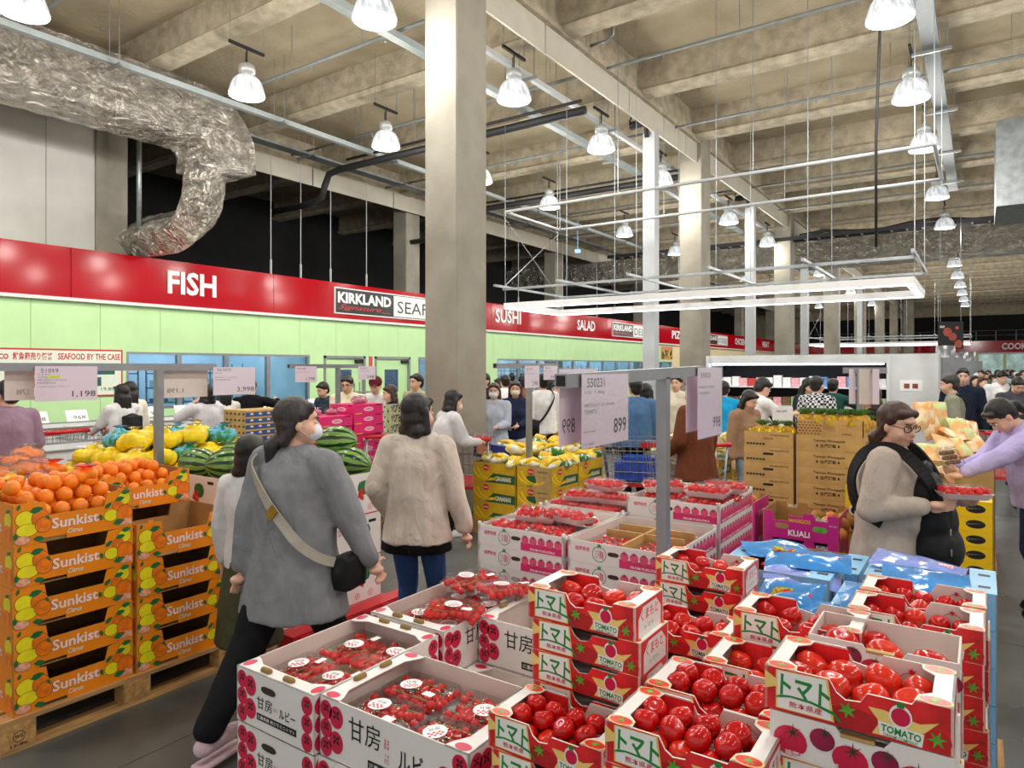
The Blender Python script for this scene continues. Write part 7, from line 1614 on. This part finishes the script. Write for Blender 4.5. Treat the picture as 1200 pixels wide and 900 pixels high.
for (px,D,fc,lab,h,tc,bc,hr,kw) in (
 (579,9.4,175,'woman with grey mask in pale blue long top right of the column',1.58,'b9c0d2','a8aec0','bob',dict(mask=MMASK,hm=MHR,hl=(-.08,.3,1.02),topkind='coat',hem=.2)),
 (604,9.7,178,'woman in navy jacket with white bag behind the bananas',1.6,'28304c','d8d8d0','bob',dict(mask=MMASKC,hl=(-.05,.28,1.0),hR=(.1,.25,.98))),
 (592,12.0,20,'person in white T-shirt seen from behind in the sushi queue',1.66,'eceae8','303038','short',dict(gender='m',sleeve=.5)),
 (568,11.0,150,'person in dark top just right of the column',1.7,'22252e','22222a','short',dict(gender='m')),
 (563,12.6,160,'person with black hair partly hidden by the column',1.6,'4a3a3a','22222a','long',{}),
 (585,13.5,60,'woman in cream cardigan farther back in the sushi queue',1.58,'d8ccae','30303a','long',{}),
 (636,9.9,30,'person in white shirt with black shoulder bag seen from behind',1.7,'ecebea','1c1c22','short',dict(gender='m',topkind='loose')),
 (652,10.6,170,'woman in white blouse with hands together right of the banana sign',1.56,'efeeec','3a4a68','long',dict(hl=(-.04,.2,1.05),hR=(.04,.2,1.05))),
 (660,13.0,30,'person in dark jacket behind the white blouse',1.62,'3a352e','222228','short',{}),
 (612,14.5,20,'person in rust top farther back in the sushi queue',1.62,'9a5a40','222228','bob',{}),
 (679,17,160,'staff member with white hat looking over the price card',1.7,'e8e8ec','333340','short',dict(hat='eceaea')),
 (745,8.4,10,'man in blue denim shirt and dark trousers behind the sign post',1.66,'4d7096','1c2030','short',dict(gender='m',topkind='loose')),
 (757,9.1,-30,'person with black hair right behind the denim shirt man',1.58,'2a2a30','22222a','bob',{}),
 (793,10.0,150,'man in cream sweater beside the price cards right of the post',1.68,'e2dac6','2a2c34','short',dict(gender='m',hl=(-.3,.2,1.15))),
 (816,6.7,40,'person in long brown jacket and plum trousers behind the price card',1.68,'6a3b26','35161e','long',dict(topkind='coat',hem=.12,hm=MHR,legs='wide',hl=(-.2,.2,.9))),
 (848,9.6,-20,'person in bright blue and navy jacket near the lit case',1.6,'1fa0d8','262c3c','short',{}),
 (873,7.9,-150,'young person in tan jacket and pale jeans with long dark hair',1.54,'9a7a60','7d8f9c','bob',dict(topkind='loose',hl=(-.12,.12,.84),hp=.4,legs='wide')),
 (887,8.5,-75,'man in white T-shirt with black strap reading a red packet',1.68,'eae9ea','7f93a8','short',dict(gender='m',sleeve=.5,hl=(-.05,.42,1.15),hR=(.1,.42,1.16),hp=.5)),
 (944,10.2,-150,'woman with glasses and black hair in front of the lit case',1.64,'2c3036','2a2a30','long',dict(glasses=True,hp=.3)),
 (976,10.6,-40,'person in dark green sweater reaching into the lit case',1.62,'23504a','2a2a30','short',dict(hR=(.25,.45,1.2))),
 (1021,7.0,80,'woman with long brown hair and black cardigan behind the sign post',1.6,'17171b','222228','long',dict(hm=MHR,hl=(-.05,.3,1.0))),
 (1117,8.8,60,'man in olive striped shirt with shoulder bag near the white panel',1.70,'8d8e7c','1b1c26','short',dict(gender='m',hm=MHG,hp=.15)),
 (1128,10.2,150,'man in navy jacket behind the olive shirt man',1.78,'1d2436','22222a','short',dict(gender='m')),
 (1151,13.5,180,'woman with long hair in short black dress facing the viewer',1.6,'141416','141416','long',dict(hm=MHR,legs='none',topkind='dress',hem=.28,shoes='0e0e10')),
 (1142,14.5,175,'woman in pink top left of the black dress',1.62,'ecc0cc','3a3a44','bob',{}),
 (1172,13.0,170,'man in white shirt with black diagonal strap in the right crowd',1.74,'efefef','3a3a44','short',dict(gender='m',topkind='loose',hp=.4,hl=(-.08,.25,1.1))),
 (1190,10.5,165,'man in grey jacket looking at a phone at the right edge',1.66,'4a4c56','26262e','short',dict(gender='m',topkind='loose',hp=.5,hl=(-.08,.3,1.1),hR=(.1,.3,1.08))),
):
    r_=simple(px,D,fc,lab,h,tc,bc,hr,**kw)
    if px in (636,):
        strap(r_[0],[r_[1](p) for p in ((.13,-.02,1.38),(.1,-.13,1.3),(.0,-.17,1.15),(-.12,-.17,1.0),(-.2,-.08,.9))],'bag_strap',MBAGK,.03); bag(r_[0],tuple(r_[1]((-.22,-.1,.9))),(.1,.08,.12),'shoulder_bag',MBAGK)
    if px in (1172,887): strap(r_[0],[r_[1](p) for p in ((-.13,.0,1.38),(-.1,.14,1.3),(.0,.17,1.15),(.12,.17,1.0),(.2,.08,.9))],'bag_strap',MBAGK,.04)
    if px==1117: strap(r_[0],[r_[1](p) for p in ((-.13,-.02,1.38),(-.1,-.13,1.3),(.0,-.17,1.15),(.12,-.17,1.0),(.2,-.08,.9))],'bag_strap',MBAGK,.03); bag(r_[0],tuple(r_[1]((.2,-.1,.85))),(.12,.06,.1),'shoulder_bag',MTAN)
def plaid(nt,b,mx,mp,L,N):
    c=N('ShaderNodeTexChecker'); c.inputs['Scale'].default_value=28; L(mp.outputs[0],c.inputs['Vector']); c.inputs[1].default_value=lin('d8dadc'); c.inputs[2].default_value=lin('1d222c'); L(c.outputs[0],b.inputs['Base Color'])
simple(957,9.4,-55,'man in black and white plaid shirt behind the pineapples',1.67,'808080','2a2a30','short',gender='m',pat=M('plaid_cloth','808080',.9,kind=plaid),sleeve=.9)
# crowd at far right and far middle
q=random.Random(21); cols=['202430','e8e6e2','4a5a70','8a3038','2c2c30','c8b8a0','6f7a58','d0d4da','3a2e2a','9aa8b8']
clab=['in the gap above the leaning woman','beside the steel unit','behind the black dress','in the deep right crowd','near the cream mullion','under the COOK sign','at the frame edge','by the hood','behind the pink top','in the distant aisle']
hats=[None,None,'8a1f24','ececec',None,None,None,'ececec',None,None]
for k in range(20):
    px=(1108,1120,1131,1145,1158,1166,1180,1192,1138,1175,1112,1125,1150,1163,1186,1198,1103,1170,1155,1194)[k]; D=18+q.uniform(0,10)
    person(px,D,q.uniform(120,220),'distant shopper %s, %s top%s'%(clab[k%10],('dark blue','white','slate','maroon','black','sand','olive','pale grey','brown','grey blue')[(k*3)%10],' farther back' if k>=10 else ''),q.uniform(1.55,1.75),cols[(k*3)%10],'2a2a32',('short','long','bob')[k%3],vox=.026,hat=hats[k%10] if k<10 else None)
for k in range(7):
    px=(655,672,566,600,645,700,724)[k]; D=16+q.uniform(0,3)
    person(px,D,q.uniform(-30,60),'distant shopper by the sushi windows with %s top, %s'%(('dark blue','white','slate','maroon','black','sand','olive')[k],('behind the white blouse','behind the black bag','left edge','behind the navy jacket','near the card','below SALAD','right of SALAD')[k]),q.uniform(1.55,1.7),cols[k],'2a2a32',('short','long','bob')[k%3],vox=.024)
flush()
